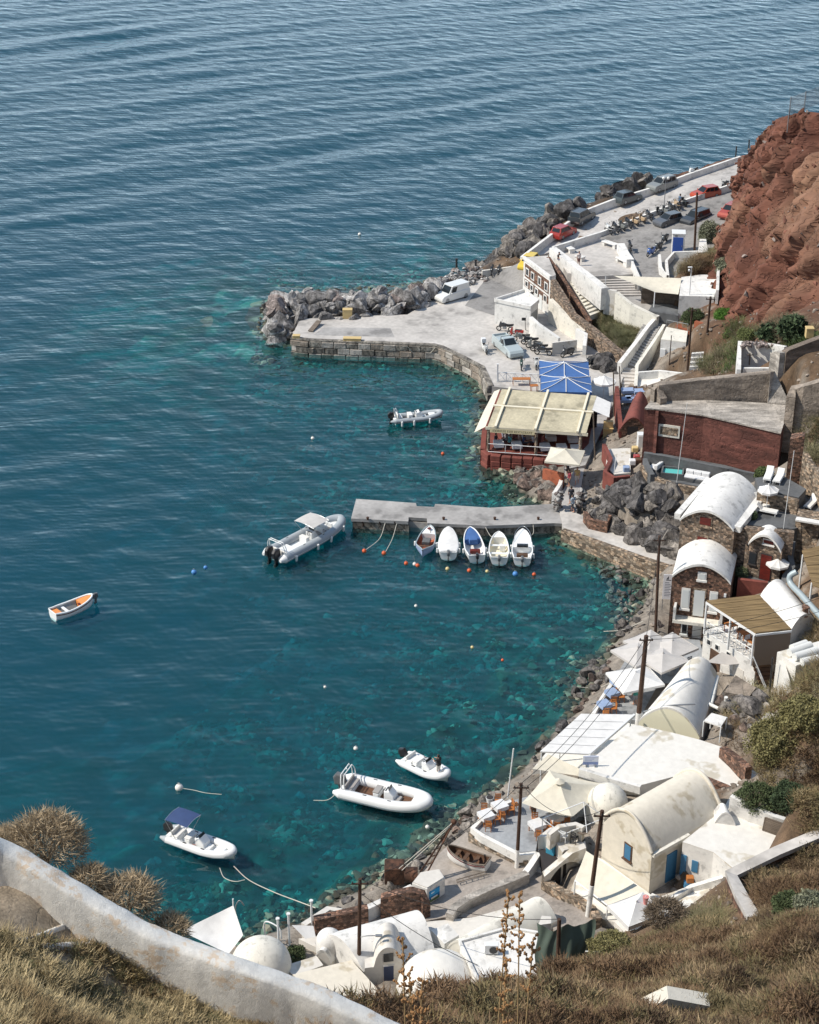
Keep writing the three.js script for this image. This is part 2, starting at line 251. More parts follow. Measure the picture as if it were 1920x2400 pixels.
const groundPx = [ // [px, py, height] of open ground
  [1725, 372, 9.5], [1600, 420, 8.6], [1480, 475, 7.4], [1370, 525, 6], [1290, 575, 4.6], [1230, 625, 3.2], [1160, 675, 1.2], [1060, 720, 0.8], [900, 760, 0.6], [700, 780, 0.6],
  [1660, 470, 7.8], [1560, 560, 6.4], [1480, 600, 5.6], [1690, 560, 8], [1400, 620, 5.4], [1440, 700, 3.6], [1560, 640, 6], [1640, 620, 8],
  [1300, 720, 1], [1400, 790, 2.2], [1480, 780, 2.8], [1300, 850, 0.8], [1200, 860, 0.6], [1250, 1000, 0.5], [1380, 980, 0.8], [1480, 960, 2], [1470, 880, 1],
  [1700, 760, 7.5], [1640, 850, 4], [1780, 740, 9], [1900, 740, 13], [1600, 900, 5], [1700, 940, 8], [1900, 960, 11], [1920, 840, 14],
  [1350, 1140, 1.2], [1400, 1180, 2], [1480, 1160, 4], [1560, 1130, 5.2], [1700, 1120, 4.8], [1840, 1100, 5.4], [1850, 1130, 6.6], [1900, 1060, 8.6], [1980, 1100, 14],
  [1350, 1250, 0.8], [1500, 1300, 1], [1600, 1330, 2.5], [1780, 1340, 4.6], [1880, 1330, 5], [1960, 1300, 8],
  [1560, 1430, 1], [1480, 1540, 1], [1700, 1560, 1.5], [1770, 1600, 2.2], [1850, 1500, 4.6], [1900, 1450, 6.4], [1980, 1550, 11], [1700, 1650, 3], [1750, 1640, 3.6], [1820, 1650, 6.4], [1900, 1700, 10.5], [1420, 1660, 1], [1500, 1780, 2.5], [1700, 1780, 3.2], [1770, 1830, 3.6], [1810, 1790, 5.4], [1900, 1850, 11.5],
  [1300, 1830, 1], [1180, 1900, 1], [1450, 2000, 3], [1250, 2060, 1.4], [1100, 2040, 1], [1000, 2080, 1], [1200, 2150, 2.2], [1380, 2160, 3.2], [900, 2140, 1], [800, 2200, 1.2], [950, 2300, 2.6], [1150, 2250, 2.8], [650, 2240, 1.2],
  [1560, 2130, 3.6], [1650, 2060, 4.4], [1500, 2200, 4.8], [1400, 2245, 5], [1330, 2290, 4], [1700, 2180, 9], [1850, 2100, 12], [1920, 2010, 9], [1800, 2056, 8.6], [1742, 2075, 8.2], [1850, 1952, 5.8], [1800, 1978, 5.8], [1905, 1936, 6.4], [1735, 2020, 5.6], [1600, 2260, 11], [1800, 2280, 18], [1920, 2200, 19], [1300, 2330, 10.5],
  [1200, 2345, 21], [1450, 2320, 17], [1700, 2350, 22], [1920, 2390, 28], [1600, 2395, 25], [1300, 2395, 28], [1000, 2385, 31], [1100, 2398, 32], [1200, 2430, 32], [1500, 2450, 31],
  [30, 2080, 43.2], [200, 2210, 41.6], [0, 2250, 42.6], [330, 2390, 40.6], [560, 2330, 39.8], [620, 2398, 39.4], [880, 2420, 38.6], [0, 2398, 43], [-200, 2200, 43.5], [-150, 2400, 44],
];
const ground = groundPx.map(([x, y, h]) => { const p = P(x, y, h); return [p.x, p.z, h]; });
// ground that the photograph hides: the bluff below the wall, the slope under the viewer, the hill to the right
ground.push([-22, -40, 41], [-12, -41.5, 37], [-4, -40.5, 33], [-15, -50, 24], [-2, -50, 22], [-24, -55, 20], [-15, -62, 9], [-3, -62, 9], [-25, -70, 2.5], [-12, -72, 2], [4, -62, 12], [0, -25, 46], [-15, -22, 49.5], [15, -28, 44], [0, -11, 59.6], [-7, -11, 59.6], [8, -11, 59], [30, -35, 40], [0, 0, 68], [-25, 0, 68], [30, 0, 66], [40, -60, 25], [45, -90, 20], [50, -120, 18], [55, -150, 19], [60, -180, 26], [60, -206, 27], [52, -222, 12], [62, -240, 8], [-50, -40, 40], [-50, -65, 6], [0, 30, 75], [90, -150, 50], [90, -40, 60], [90, -235, 12], [-90, -40, 40], [50, -196, 25], [46, -180, 20], [40, -172, 11], [36, -180, 7], [37, -208, 8], [42, -220, 8.6]);
function landHeight(x, z) { // moving least squares through the surveyed points
  let s = 0, sx = 0, sz = 0, sxx = 0, sxz = 0, szz = 0, sh = 0, sxh = 0, szh = 0;
  for (const [px, pz, h] of ground) { const dx = px - x, dz = pz - z, d2 = dx * dx + dz * dz, w = 1 / ((d2 + 1.5) * (d2 + 1.5)); s += w; sx += w * dx; sz += w * dz; sxx += w * dx * dx; sxz += w * dx * dz; szz += w * dz * dz; sh += w * h; sxh += w * dx * h; szh += w * dz * h; }
  const e = 6 * s; sxx += e; szz += e; // ridge: keeps slopes tame
  const a = sxx * szz - sxz * sxz, b = sx * szz - sxz * sz, c = sx * sxz - sxx * sz, det = s * a - sx * b + sz * c;
  return (sh * a - sx * (sxh * szz - sxz * szh) + sz * (sxh * sxz - sxx * szh)) / det;
}
// plans of the built-up surfaces, corners read off the photograph [px, py, height]; the ground is cut away under them
const PL = {
  road: [[1225, 612, 4], [1298, 588, 4.5], [1404, 552, 5.8], [1534, 502, 7.2], [1617, 473, 8], [1730, 432, 9], [1780, 400, 9.6], [1730, 376, 9.4], [1617, 413, 8.4], [1525, 446, 7.6], [1434, 475, 6.9], [1367, 500, 6.1]],
  park: [[1404, 556, 5.9], [1534, 505, 7.2], [1617, 476, 7.9], [1730, 436, 8.4], [1800, 470, 8.6], [1750, 560, 7.6], [1640, 600, 6.8], [1580, 655, 6.2], [1490, 655, 6.0], [1460, 570, 6.1]],
  plaza: [[1298, 590, 5.9], [1404, 556, 5.9], [1455, 566, 5.9], [1490, 642, 5.9], [1390, 648, 5.9], [1330, 640, 5.9]],
  quay: [[683, 790], [704, 747], [800, 742], [955, 737], [1017, 700], [1142, 645], [1230, 650], [1300, 715], [1400, 770], [1470, 860], [1440, 940], [1151, 905], [1130, 860], [1034, 812], [1017, 808], [725, 796]].map(([x, y]) => [x, y, 1.6]),
  landing: [[1440, 696, 4.28], [1506, 694, 4.28], [1592, 720, 4.3], [1598, 760, 4.25], [1556, 754, 4.22], [1518, 736, 4.22]],
  stair: [[1520, 738, 4], [1556, 752, 4], [1492, 862, 1.7], [1486, 912, 0.9], [1456, 912, 0.9], [1456, 850, 1.7]],
  yard: [[1494, 872, 2.3], [1560, 868, 2.4], [1660, 884, 3.2], [1610, 896, 2.8], [1545, 912, 2.2], [1494, 908, 2.1]],
  narrow: [[1305, 618, 5.6], [1335, 611, 5.6], [1412, 733, 2.6], [1380, 745, 2.6]],
  wide: [[1386, 644, 5.5], [1490, 640, 5.5], [1504, 694, 4.1], [1436, 696, 4.1]],
};
function cutHeight(x, z, h) { for (const c of cuts) if (x > c.x0 && x < c.x1 && z > c.z0 && z < c.z1 && h > c.lo && (inside(x, z, c.poly) || distTo(x, z, [...c.poly, c.poly[0]]) < 0.6)) { let s = 0, t = 0; for (const p of c.w) { const k = 1 / (0.01 + (p.x - x) ** 2 + (p.z - z) ** 2) ** 2; s += k; t += k * p.y; } h = Math.min(h, t / s - 0.45); } return h; }
function rawHeight(x, z) {
  const d = distTo(x, z, coast);
  if (inside(x, z, landPoly)) { const h = landHeight(x, z); return cutHeight(x, z, mix(Math.min(h, 0.15), h, smooth(0, 1.6, d)) + 0.5 * (fbm(x * 0.5, z * 0.5, 301, 4) - 0.5) * smooth(0, 2, d)); }
  const p = d + 5 * (fbm(x * 0.09, z * 0.09, 311, 3) - 0.5) * smooth(0, 8, d);
  const depth = p < 4 ? 0.3 * p : p < 26 ? 1.2 + (p - 4) * 0.09 : p < 46 ? 3.2 + (p - 26) * 0.22 : Math.min(26, 7.6 + (p - 46) * 0.5);
  const shoal = 1 - 0.42 * Math.exp(-(((x + 22) / 15) ** 2) - ((z + 196) / 20) ** 2);
  return -depth * shoal + (fbm(x * 0.42, z * 0.42, 321, 5) - 0.5) * Math.min(2.6, 0.35 + d * 0.3);
}
{ // open sea floor beyond the surveyed part
  struct('sea_floor', box(7000, 1, 7000, 0, -27.5, -2500), M('deepFloor', [0.12, 0.15, 0.16], {}), 'deep sea floor far out from the bay');
}

// ---------- sea ----------
const LAYERS = [0.4, 0.9, 1.5, 2.2, 3, 3.9, 5, 6.3, 8, 10, 12.5];
const swell = (() => { // long waves that the eye can follow
  const r = rng(99), w = [];
  for (let k = 0; k < 36; k++) { const L = 3.4 + 15 * Math.pow(r(), 1.5), a = 1.05 + (r() - 0.5) * 0.85, q = 2 * Math.PI / L; w.push([q * Math.cos(a), q * Math.sin(a), 0.0016 * Math.pow(L, 1.12), r() * 6.28]); }
  return (x, z) => { let h = 0; for (const [kx, kz, A, ph] of w) h += A * Math.sin(kx * x + kz * z + ph); return h * (0.45 + 0.9 * fbm(x * 0.03, z * 0.03, 401, 2)) ; };
})();
{
  const N = 1024, TILE = 31, waves = [], r = rng(5), hgt = new Float32Array(N * N), ph = [];
  for (let k = 0; k < 90; k++) { const L = 0.55 + 5.5 * Math.pow(r(), 1.7), a = 1.05 + (r() - 0.5) * 1.9, m = TILE / L; waves.push([Math.round(m * Math.cos(a)), Math.round(m * Math.sin(a)), 0.0042 * Math.pow(L, 0.9), r() * 6.283]); }
  const tabS = new Float32Array(4096).map((_, i) => Math.sin(i / 4096 * 2 * Math.PI));
  for (const [m, n, A, p] of waves) { const p0 = p / 6.283185 * 4096; for (let j = 0; j < N; j++) { const b = p0 + n * j * 4096 / N; for (let i = 0; i < N; i++) hgt[j * N + i] += A * tabS[((b + m * i * 4096 / N) | 0) & 4095]; } }
  const d = new Uint8Array(N * N * 4), e = TILE / N;
  for (let j = 0; j < N; j++) for (let i = 0; i < N; i++) {
    const dx = (hgt[j * N + (i + 1) % N] - hgt[j * N + (i + N - 1) % N]) / (2 * e), dy = (hgt[((j + 1) % N) * N + i] - hgt[((j + N - 1) % N) * N + i]) / (2 * e), l = 1 / Math.hypot(dx, dy, 1), o = (j * N + i) * 4;
    d[o] = 127.5 - 127.5 * dx * l; d[o + 1] = 127.5 - 127.5 * dy * l; d[o + 2] = 127.5 + 127.5 * l; d[o + 3] = 255;
  }
  const nm = new THREE.DataTexture(d, N, N); nm.magFilter = THREE.LinearFilter; nm.wrapS = nm.wrapT = THREE.RepeatWrapping; nm.repeat.set(1 / TILE, 1 / TILE); nm.needsUpdate = true;
  const surface = new THREE.MeshPhysicalMaterial({ color: C(0.72, 0.92, 0.93), roughness: 0.06, transmission: 1, thickness: 0, ior: 1.33, normalMap: nm, normalScale: new THREE.Vector2(0.45, 0.45) });
  surface.name = 'sea_surface';
  // the body of the water: sunlit, slightly cloudy layers one under another, so that depth gives the colour
  const body = new THREE.MeshPhysicalMaterial({ color: C(0.34, 0.806, 0.866), roughness: 0, transmission: 0.97, thickness: 0, ior: 1.0, specularIntensity: 0 });
  body.name = 'sea_body';
  const zs = [-58]; while (zs[zs.length - 1] > -5000) { const z = zs[zs.length - 1]; zs.push(z - (z > -420 ? 0.5 + (-58 - z) * 0.0016 : 6 + (-420 - z) * 0.08)); }
  const cols = 420, pos = [], uv = [], idx = [];
  for (const z of zs) for (let i = 0; i <= cols; i++) { const s = i / cols * 2 - 1, x = s * (z > -420 ? 40 + 0.17 * -z : 111 + (-420 - z) * 1.2), c = smooth(6, 60, distTo(x, z, coast)); pos.push(x, swell(x, z) * (0.16 + 0.84 * c) * (z < -900 ? 0 : 1), z); uv.push(x, -z); }
  for (let j = 0; j < zs.length - 1; j++) for (let i = 0; i < cols; i++) { const a = j * (cols + 1) + i, b = a + 1, c = a + cols + 1, dd = c + 1; idx.push(a, b, c, b, dd, c); }
  const n0 = idx.length;
  for (const y of LAYERS.map((q) => -q)) { const k = pos.length / 3; for (const [x, z] of [[-2600, -50], [2600, -50], [2600, -5000], [-2600, -5000]]) { pos.push(x, y, z); uv.push(x, z); } idx.push(k, k + 1, k + 2, k, k + 2, k + 3); }
  const g = new THREE.BufferGeometry(); g.setAttribute('position', new THREE.Float32BufferAttribute(pos, 3)); g.setAttribute('uv', new THREE.Float32BufferAttribute(uv, 2)); g.setIndex(idx); g.computeVertexNormals();
  g.addGroup(0, n0, 0); g.addGroup(n0, 6 * LAYERS.length, 1);
  const sea = new THREE.Mesh(g, [surface, body]); sea.name = 'sea'; sea.userData.kind = 'structure'; sea.userData.label = 'clear blue green sea with light wind ripples'; sea.receiveShadow = true; scene.add(sea);
}

// ---------- kit: vehicles, boats, people, furniture ----------
const flat = (px, py, h) => P(px, py, h);
// place between two surveyed ends (front, back) at height h: centre, turn about y so that +x points to the front, length
function ends(f, b, h) { const a = P(f[0], f[1], h), c = P(b[0], b[1], h), d = a.clone().sub(c); return { at: a.clone().add(c).multiplyScalar(0.5), turn: Math.atan2(-d.z, d.x), L: Math.hypot(d.x, d.z) }; }
const extrude = (pts, depth, bevel = 0.04) => { const s = new THREE.Shape(pts.map(([x, y]) => new THREE.Vector2(x, y))); return new THREE.ExtrudeGeometry(s, { depth: depth - 2 * bevel, bevelEnabled: bevel > 0, bevelThickness: bevel, bevelSize: bevel, bevelSegments: 2, steps: 1 }).translate(0, 0, -depth / 2 + bevel); };
function quadGeo(a, b, c, d) { const g = new THREE.BufferGeometry(); g.setAttribute('position', new THREE.Float32BufferAttribute([...a.toArray(), ...b.toArray(), ...c.toArray(), ...a.toArray(), ...c.toArray(), ...d.toArray()], 3)); g.computeVertexNormals(); return g; }
// a thin plate on the face a b c d (counter-clockwise), between shares u0..u1 and v0..v1 of it, proud of it by e
function plate(a, b, c, d, u0, u1, v0, v1, e = 0.02) {
  const n = b.clone().sub(a).cross(d.clone().sub(a)).normalize().multiplyScalar(e), at = (u, v) => a.clone().lerp(b, u).lerp(d.clone().lerp(c, u), v), q = [at(u0, v0), at(u1, v0), at(u1, v1), at(u0, v1)], o = q.map((p) => p.clone().add(n));
  return join([quadGeo(...o), ...[0, 1, 2, 3].map((i) => quadGeo(q[i], q[(i + 1) % 4], o[(i + 1) % 4], o[i]))]);
}
const hexa = (b, t) => join([quadGeo(t[0], t[1], t[2], t[3]), quadGeo(b[3], b[2], b[1], b[0]), ...[0, 1, 2, 3].map((i) => quadGeo(b[i], b[(i + 1) % 4], t[(i + 1) % 4], t[i]))]);
M('glassCar', [0.02, 0.026, 0.03], { roughness: 0.08 }); M('lampGlass', [0.75, 0.75, 0.72], { roughness: 0.15 }); M('lampRed', [0.35, 0.02, 0.015], { roughness: 0.2 });
const wheelTyre = new THREE.TorusGeometry(0.24, 0.09, 8, 18), wheelRim = new THREE.CylinderGeometry(0.19, 0.19, 0.12, 14).rotateX(Math.PI / 2);
function car(label, front, back, h, paint, type = 'hatch', group = 'cars parked along the coast road and car park') {
  const e = ends(front, back, h), van = type === 'van', pick = type === 'pickup', L = { hatch: 3.75, suv: 4.2, mpv: 4.3, van: 4.35, pickup: 4.9 }[type], W = { hatch: 1.65, suv: 1.8, mpv: 1.75, van: 1.75, pickup: 1.75 }[type], H = { hatch: 1.45, suv: 1.62, mpv: 1.6, van: 1.82, pickup: 1.6 }[type], belt = van ? 0.98 : H * 0.6;
  const o = thing(van ? 'parked_van' : pick ? 'pickup_truck' : 'parked_car', label, van ? 'van' : pick ? 'pickup' : 'car', e.at, e.turn, group);
  const x0 = -L / 2, x1 = L / 2, hood = van ? 0.72 : 0.78 * belt;
  part(o, 'body', [extrude([[x0 + 0.05, 0.24], [x0, 0.55], [x0 + 0.06, belt], [x1 - L * 0.27, belt], [x1 - 0.22, hood + 0.04], [x1 - 0.03, hood - 0.14], [x1, 0.4], [x1 - 0.1, 0.22]], W, 0.09), extrude([[x0 + 0.25, 0.2], [x0 + 0.2, 0.3], [x1 - 0.2, 0.3], [x1 - 0.25, 0.2]], W - 0.2, 0.02)], paint);
  const cf = x1 - L * (van ? 0.24 : pick ? 0.3 : 0.25), cb = pick ? -0.35 : x0 + (van ? 0.04 : 0.1), tf = cf - (van ? 0.55 : 0.75), tb = pick ? -0.22 : x0 + (van ? 0.1 : type === 'hatch' ? 0.42 : 0.34), wb = W / 2 - 0.07, wt = W / 2 - (van ? 0.14 : 0.22);
  const b = [V(cb, belt - 0.02, wb), V(cf, belt - 0.02, wb), V(cf, belt - 0.02, -wb), V(cb, belt - 0.02, -wb)], t = [V(tb, H, wt), V(tf, H, wt), V(tf, H, -wt), V(tb, H, -wt)];
  part(o, 'cabin', hexa(b, t), paint);
  const roofL = tf - tb; part(o, 'roof', rbox(roofL + 0.1, 0.06, 2 * wt + 0.08, (tf + tb) / 2, H - 0.02, 0, 0.03), paint);
  part(o, 'windscreen', plate(b[1], b[2], t[2], t[1], 0.06, 0.94, 0.08, 0.93), 'glassCar');
  if (!van) part(o, 'rear_window', plate(b[3], b[0], t[0], t[3], 0.1, 0.9, 0.18, 0.88), 'glassCar');
  for (const [lo, hi] of van ? [[0.68, 0.93]] : pick ? [[0.1, 0.5], [0.55, 0.9]] : [[0.1, 0.34], [0.38, 0.64], [0.68, 0.92]]) for (const s of [0, 1]) part(o, 'side_window', s ? plate(b[2], b[3], t[3], t[2], 1 - hi, 1 - lo, 0.16, 0.86) : plate(b[0], b[1], t[1], t[0], lo, hi, 0.16, 0.86), 'glassCar');
  for (const sx of [x0 + 0.68, x1 - 0.75]) for (const s of [-1, 1]) { const w = part(o, 'wheel', wheelTyre.clone().translate(sx, 0.31, s * (W / 2 - 0.08)), 'rubber'); part(w, 'rim', wheelRim.clone().translate(sx, 0.31, s * (W / 2 - 0.05)), 'metalGrey'); }
  for (const s of [-1, 1]) { part(o, 'headlight', rbox(0.14, 0.16, 0.36, x1 - 0.09, hood - 0.24, s * (W / 2 - 0.3), 0.05), 'lampGlass'); part(o, 'tail_light', rbox(0.08, van ? 0.5 : 0.26, 0.18, x0 + 0.05, belt - (van ? 0.4 : 0.26), s * (W / 2 - 0.16), 0.03), 'lampRed'); part(o, 'wing_mirror', rbox(0.1, 0.14, 0.2, cf - 0.3, belt + 0.05, s * (W / 2 + 0.06), 0.04), paint); }
  part(o, 'bumper', rbox(0.16, 0.16, W - 0.1, x1 - 0.04, 0.27, 0, 0.06), type === 'hatch' ? paint : 'metalDark'); part(o, 'number_plate', box(0.02, 0.1, 0.46, x0 - 0.01, 0.46, 0), 'metalWhite');
  if (type === 'suv' || type === 'mpv') for (const s of [-1, 1]) part(o, 'roof_rail', rbox(roofL, 0.05, 0.05, (tf + tb) / 2, H + 0.05, s * (wt - 0.04), 0.02), 'metalGrey');
  if (pick) { part(o, 'load_bed', [box(2, 0.04, W - 0.24, x0 + 1.05, belt + 0.005, 0)], 'metalDark'); for (const s of [-1, 1]) part(o, 'bed_side', rbox(2.02, 0.34, 0.1, x0 + 1.05, belt - 0.04, s * (W / 2 - 0.07), 0.03), paint); part(o, 'tailgate', rbox(0.1, 0.34, W - 0.2, x0 + 0.08, belt - 0.04, 0, 0.03), paint); part(o, 'roll_bar', [bar(V(-0.5, belt, 0.7), V(-0.5, H + 0.03, 0.6), 0.03), bar(V(-0.5, belt, -0.7), V(-0.5, H + 0.03, -0.6), 0.03), bar(V(-0.5, H + 0.03, 0.6), V(-0.5, H + 0.03, -0.6), 0.03)], 'metalDark'); }
  return o;
}
const bikeTyre = new THREE.TorusGeometry(0.25, 0.065, 8, 18), bikeHub = cyl(0.05, 0.05, 0.12).translate(0, -0.06, 0).rotateX(Math.PI / 2);
function bike(label, front, back, h, paint, kind = 'scooter', group = 'motorbikes and scooters parked in rows') {
  const e = ends(front, back, h), o = thing(kind === 'scooter' ? 'parked_scooter' : 'parked_motorcycle', label, kind === 'scooter' ? 'scooter' : 'motorcycle', e.at, e.turn, group), L = kind === 'scooter' ? 1.25 : 1.38, w = L / 2;
  for (const x of [-w, w]) { const q = part(o, 'wheel', bikeTyre.clone().translate(x, 0.31, 0), 'rubber'); part(q, 'hub', bikeHub.clone().translate(x, 0.31, 0), 'metalGrey'); }
  part(o, 'fork', [bar(V(w, 0.31, 0.08), V(w - 0.24, 1, 0.08), 0.025), bar(V(w, 0.31, -0.08), V(w - 0.24, 1, -0.08), 0.025)], 'metalGrey');
  part(o, 'handlebar', [bar(V(w - 0.3, 1.02, -0.36), V(w - 0.24, 1.06, 0), 0.02), bar(V(w - 0.24, 1.06, 0), V(w - 0.3, 1.02, 0.36), 0.02)], 'metalDark');
  for (const s of [-1, 1]) part(o, 'mirror', [bar(V(w - 0.3, 1.02, s * 0.26), V(w - 0.3, 1.2, s * 0.3), 0.012), rbox(0.04, 0.09, 0.12, w - 0.3, 1.18, s * 0.32, 0.02)], 'metalDark');
  if (kind === 'scooter') {
    part(o, 'leg_shield', extrude([[w - 0.2, 0.3], [w - 0.1, 0.5], [w - 0.22, 1], [w - 0.34, 1], [w - 0.3, 0.5], [w - 0.4, 0.32]], 0.36, 0.04), paint);
    part(o, 'footboard', rbox(0.5, 0.08, 0.32, 0.05, 0.28, 0, 0.03), 'metalDark');
    part(o, 'body', extrude([[-w - 0.32, 0.62], [-w - 0.1, 0.4], [-0.12, 0.28], [-0.02, 0.7], [-0.2, 0.76], [-w - 0.3, 0.78]], 0.36, 0.06), paint);
    part(o, 'seat', rbox(0.78, 0.12, 0.3, -0.4, 0.76, 0, 0.05), 'rubber');
  } else {
    part(o, 'engine', rbox(0.46, 0.36, 0.28, 0.02, 0.3, 0, 0.06), 'metalGrey');
    part(o, 'tank', extrude([[-0.12, 0.72], [0.34, 0.66], [0.42, 0.86], [0.18, 0.98], [-0.1, 0.88]], 0.34, 0.08), paint);
    part(o, 'fairing', extrude([[0.36, 0.6], [w - 0.06, 0.66], [w - 0.12, 0.9], [0.5, 1.1], [0.4, 0.95]], 0.3, 0.06), paint);
    part(o, 'seat', extrude([[-0.1, 0.76], [-0.5, 0.74], [-w - 0.3, 0.86], [-w - 0.28, 0.94], [-0.46, 0.86], [-0.12, 0.88]], 0.26, 0.04), 'rubber');
    part(o, 'tail', extrude([[-0.3, 0.6], [-w - 0.25, 0.76], [-w - 0.28, 0.84], [-0.3, 0.74]], 0.2, 0.03), paint);
  }
  part(o, 'headlight', new THREE.SphereGeometry(0.09, 10, 8).translate(w - 0.1, 0.84, 0), 'lampGlass');
  return o;
}
// ---- people: one continuous skin, clothes over it ----
function capsule(p, a, b, ra, rb) { const pa = p.clone().sub(a), ba = b.clone().sub(a), t = clamp(pa.dot(ba) / ba.lengthSq()); return pa.sub(ba.multiplyScalar(t)).length() - mix(ra, rb, t); }
const smin = (a, b, k) => { const h = clamp(0.5 + 0.5 * (b - a) / k); return mix(b, a, h) - k * h * (1 - h); };
// surface of f(p) = 0 on a grid, by marching tetrahedra
function isoMesh(f, lo, hi, cell) {
  const nx = Math.ceil((hi.x - lo.x) / cell) + 1, ny = Math.ceil((hi.y - lo.y) / cell) + 1, nz = Math.ceil((hi.z - lo.z) / cell) + 1, val = new Float32Array(nx * ny * nz), p = V(), id = (i, j, k) => (k * ny + j) * nx + i;
  for (let k = 0; k < nz; k++) for (let j = 0; j < ny; j++) for (let i = 0; i < nx; i++) val[id(i, j, k)] = f(p.set(lo.x + i * cell, lo.y + j * cell, lo.z + k * cell));
  const pos = [], idx = [], cache = new Map(), co = (n) => V(lo.x + (n % nx) * cell, lo.y + (Math.floor(n / nx) % ny) * cell, lo.z + Math.floor(n / nx / ny) * cell);
  const edge = (a, b) => { const key = a < b ? a * 4000000 + b : b * 4000000 + a; if (cache.has(key)) return cache.get(key); const t = val[a] / (val[a] - val[b]), q = co(a).lerp(co(b), t); pos.push(q.x, q.y, q.z); cache.set(key, pos.length / 3 - 1); return pos.length / 3 - 1; };
  const tets = [[0, 5, 1, 6], [0, 1, 2, 6], [0, 2, 3, 6], [0, 3, 7, 6], [0, 7, 4, 6], [0, 4, 5, 6]];
  const push = (a, b, c, inn) => { const A = V(pos[a * 3], pos[a * 3 + 1], pos[a * 3 + 2]), B = V(pos[b * 3], pos[b * 3 + 1], pos[b * 3 + 2]), D = V(pos[c * 3], pos[c * 3 + 1], pos[c * 3 + 2]), n = B.clone().sub(A).cross(D.clone().sub(A)); if (n.dot(A.sub(inn)) < 0) idx.push(a, c, b); else idx.push(a, b, c); };
  for (let k = 0; k < nz - 1; k++) for (let j = 0; j < ny - 1; j++) for (let i = 0; i < nx - 1; i++) {
    const c = [id(i, j, k), id(i + 1, j, k), id(i + 1, j + 1, k), id(i, j + 1, k), id(i, j, k + 1), id(i + 1, j, k + 1), id(i + 1, j + 1, k + 1), id(i, j + 1, k + 1)];
    let s = 0; for (const q of c) if (val[q] < 0) s++; if (!s || s === 8) continue;
    for (const t of tets) { const inn = t.map((q) => c[q]).filter((q) => val[q] < 0), out = t.map((q) => c[q]).filter((q) => val[q] >= 0); if (!inn.length || !out.length) continue; const I = co(inn[0]);
      if (inn.length === 1) push(edge(inn[0], out[0]), edge(inn[0], out[1]), edge(inn[0], out[2]), I);
      else if (inn.length === 3) push(edge(inn[0], out[0]), edge(inn[1], out[0]), edge(inn[2], out[0]), I);
      else { const a = edge(inn[0], out[0]), b = edge(inn[0], out[1]), d = edge(inn[1], out[1]), e = edge(inn[1], out[0]); push(a, b, d, I); push(a, d, e, I); } }
  }
  const g = new THREE.BufferGeometry(); g.setAttribute('position', new THREE.Float32BufferAttribute(pos, 3)); g.setIndex(idx); g.computeVertexNormals(); return g;
}
const figures = {};
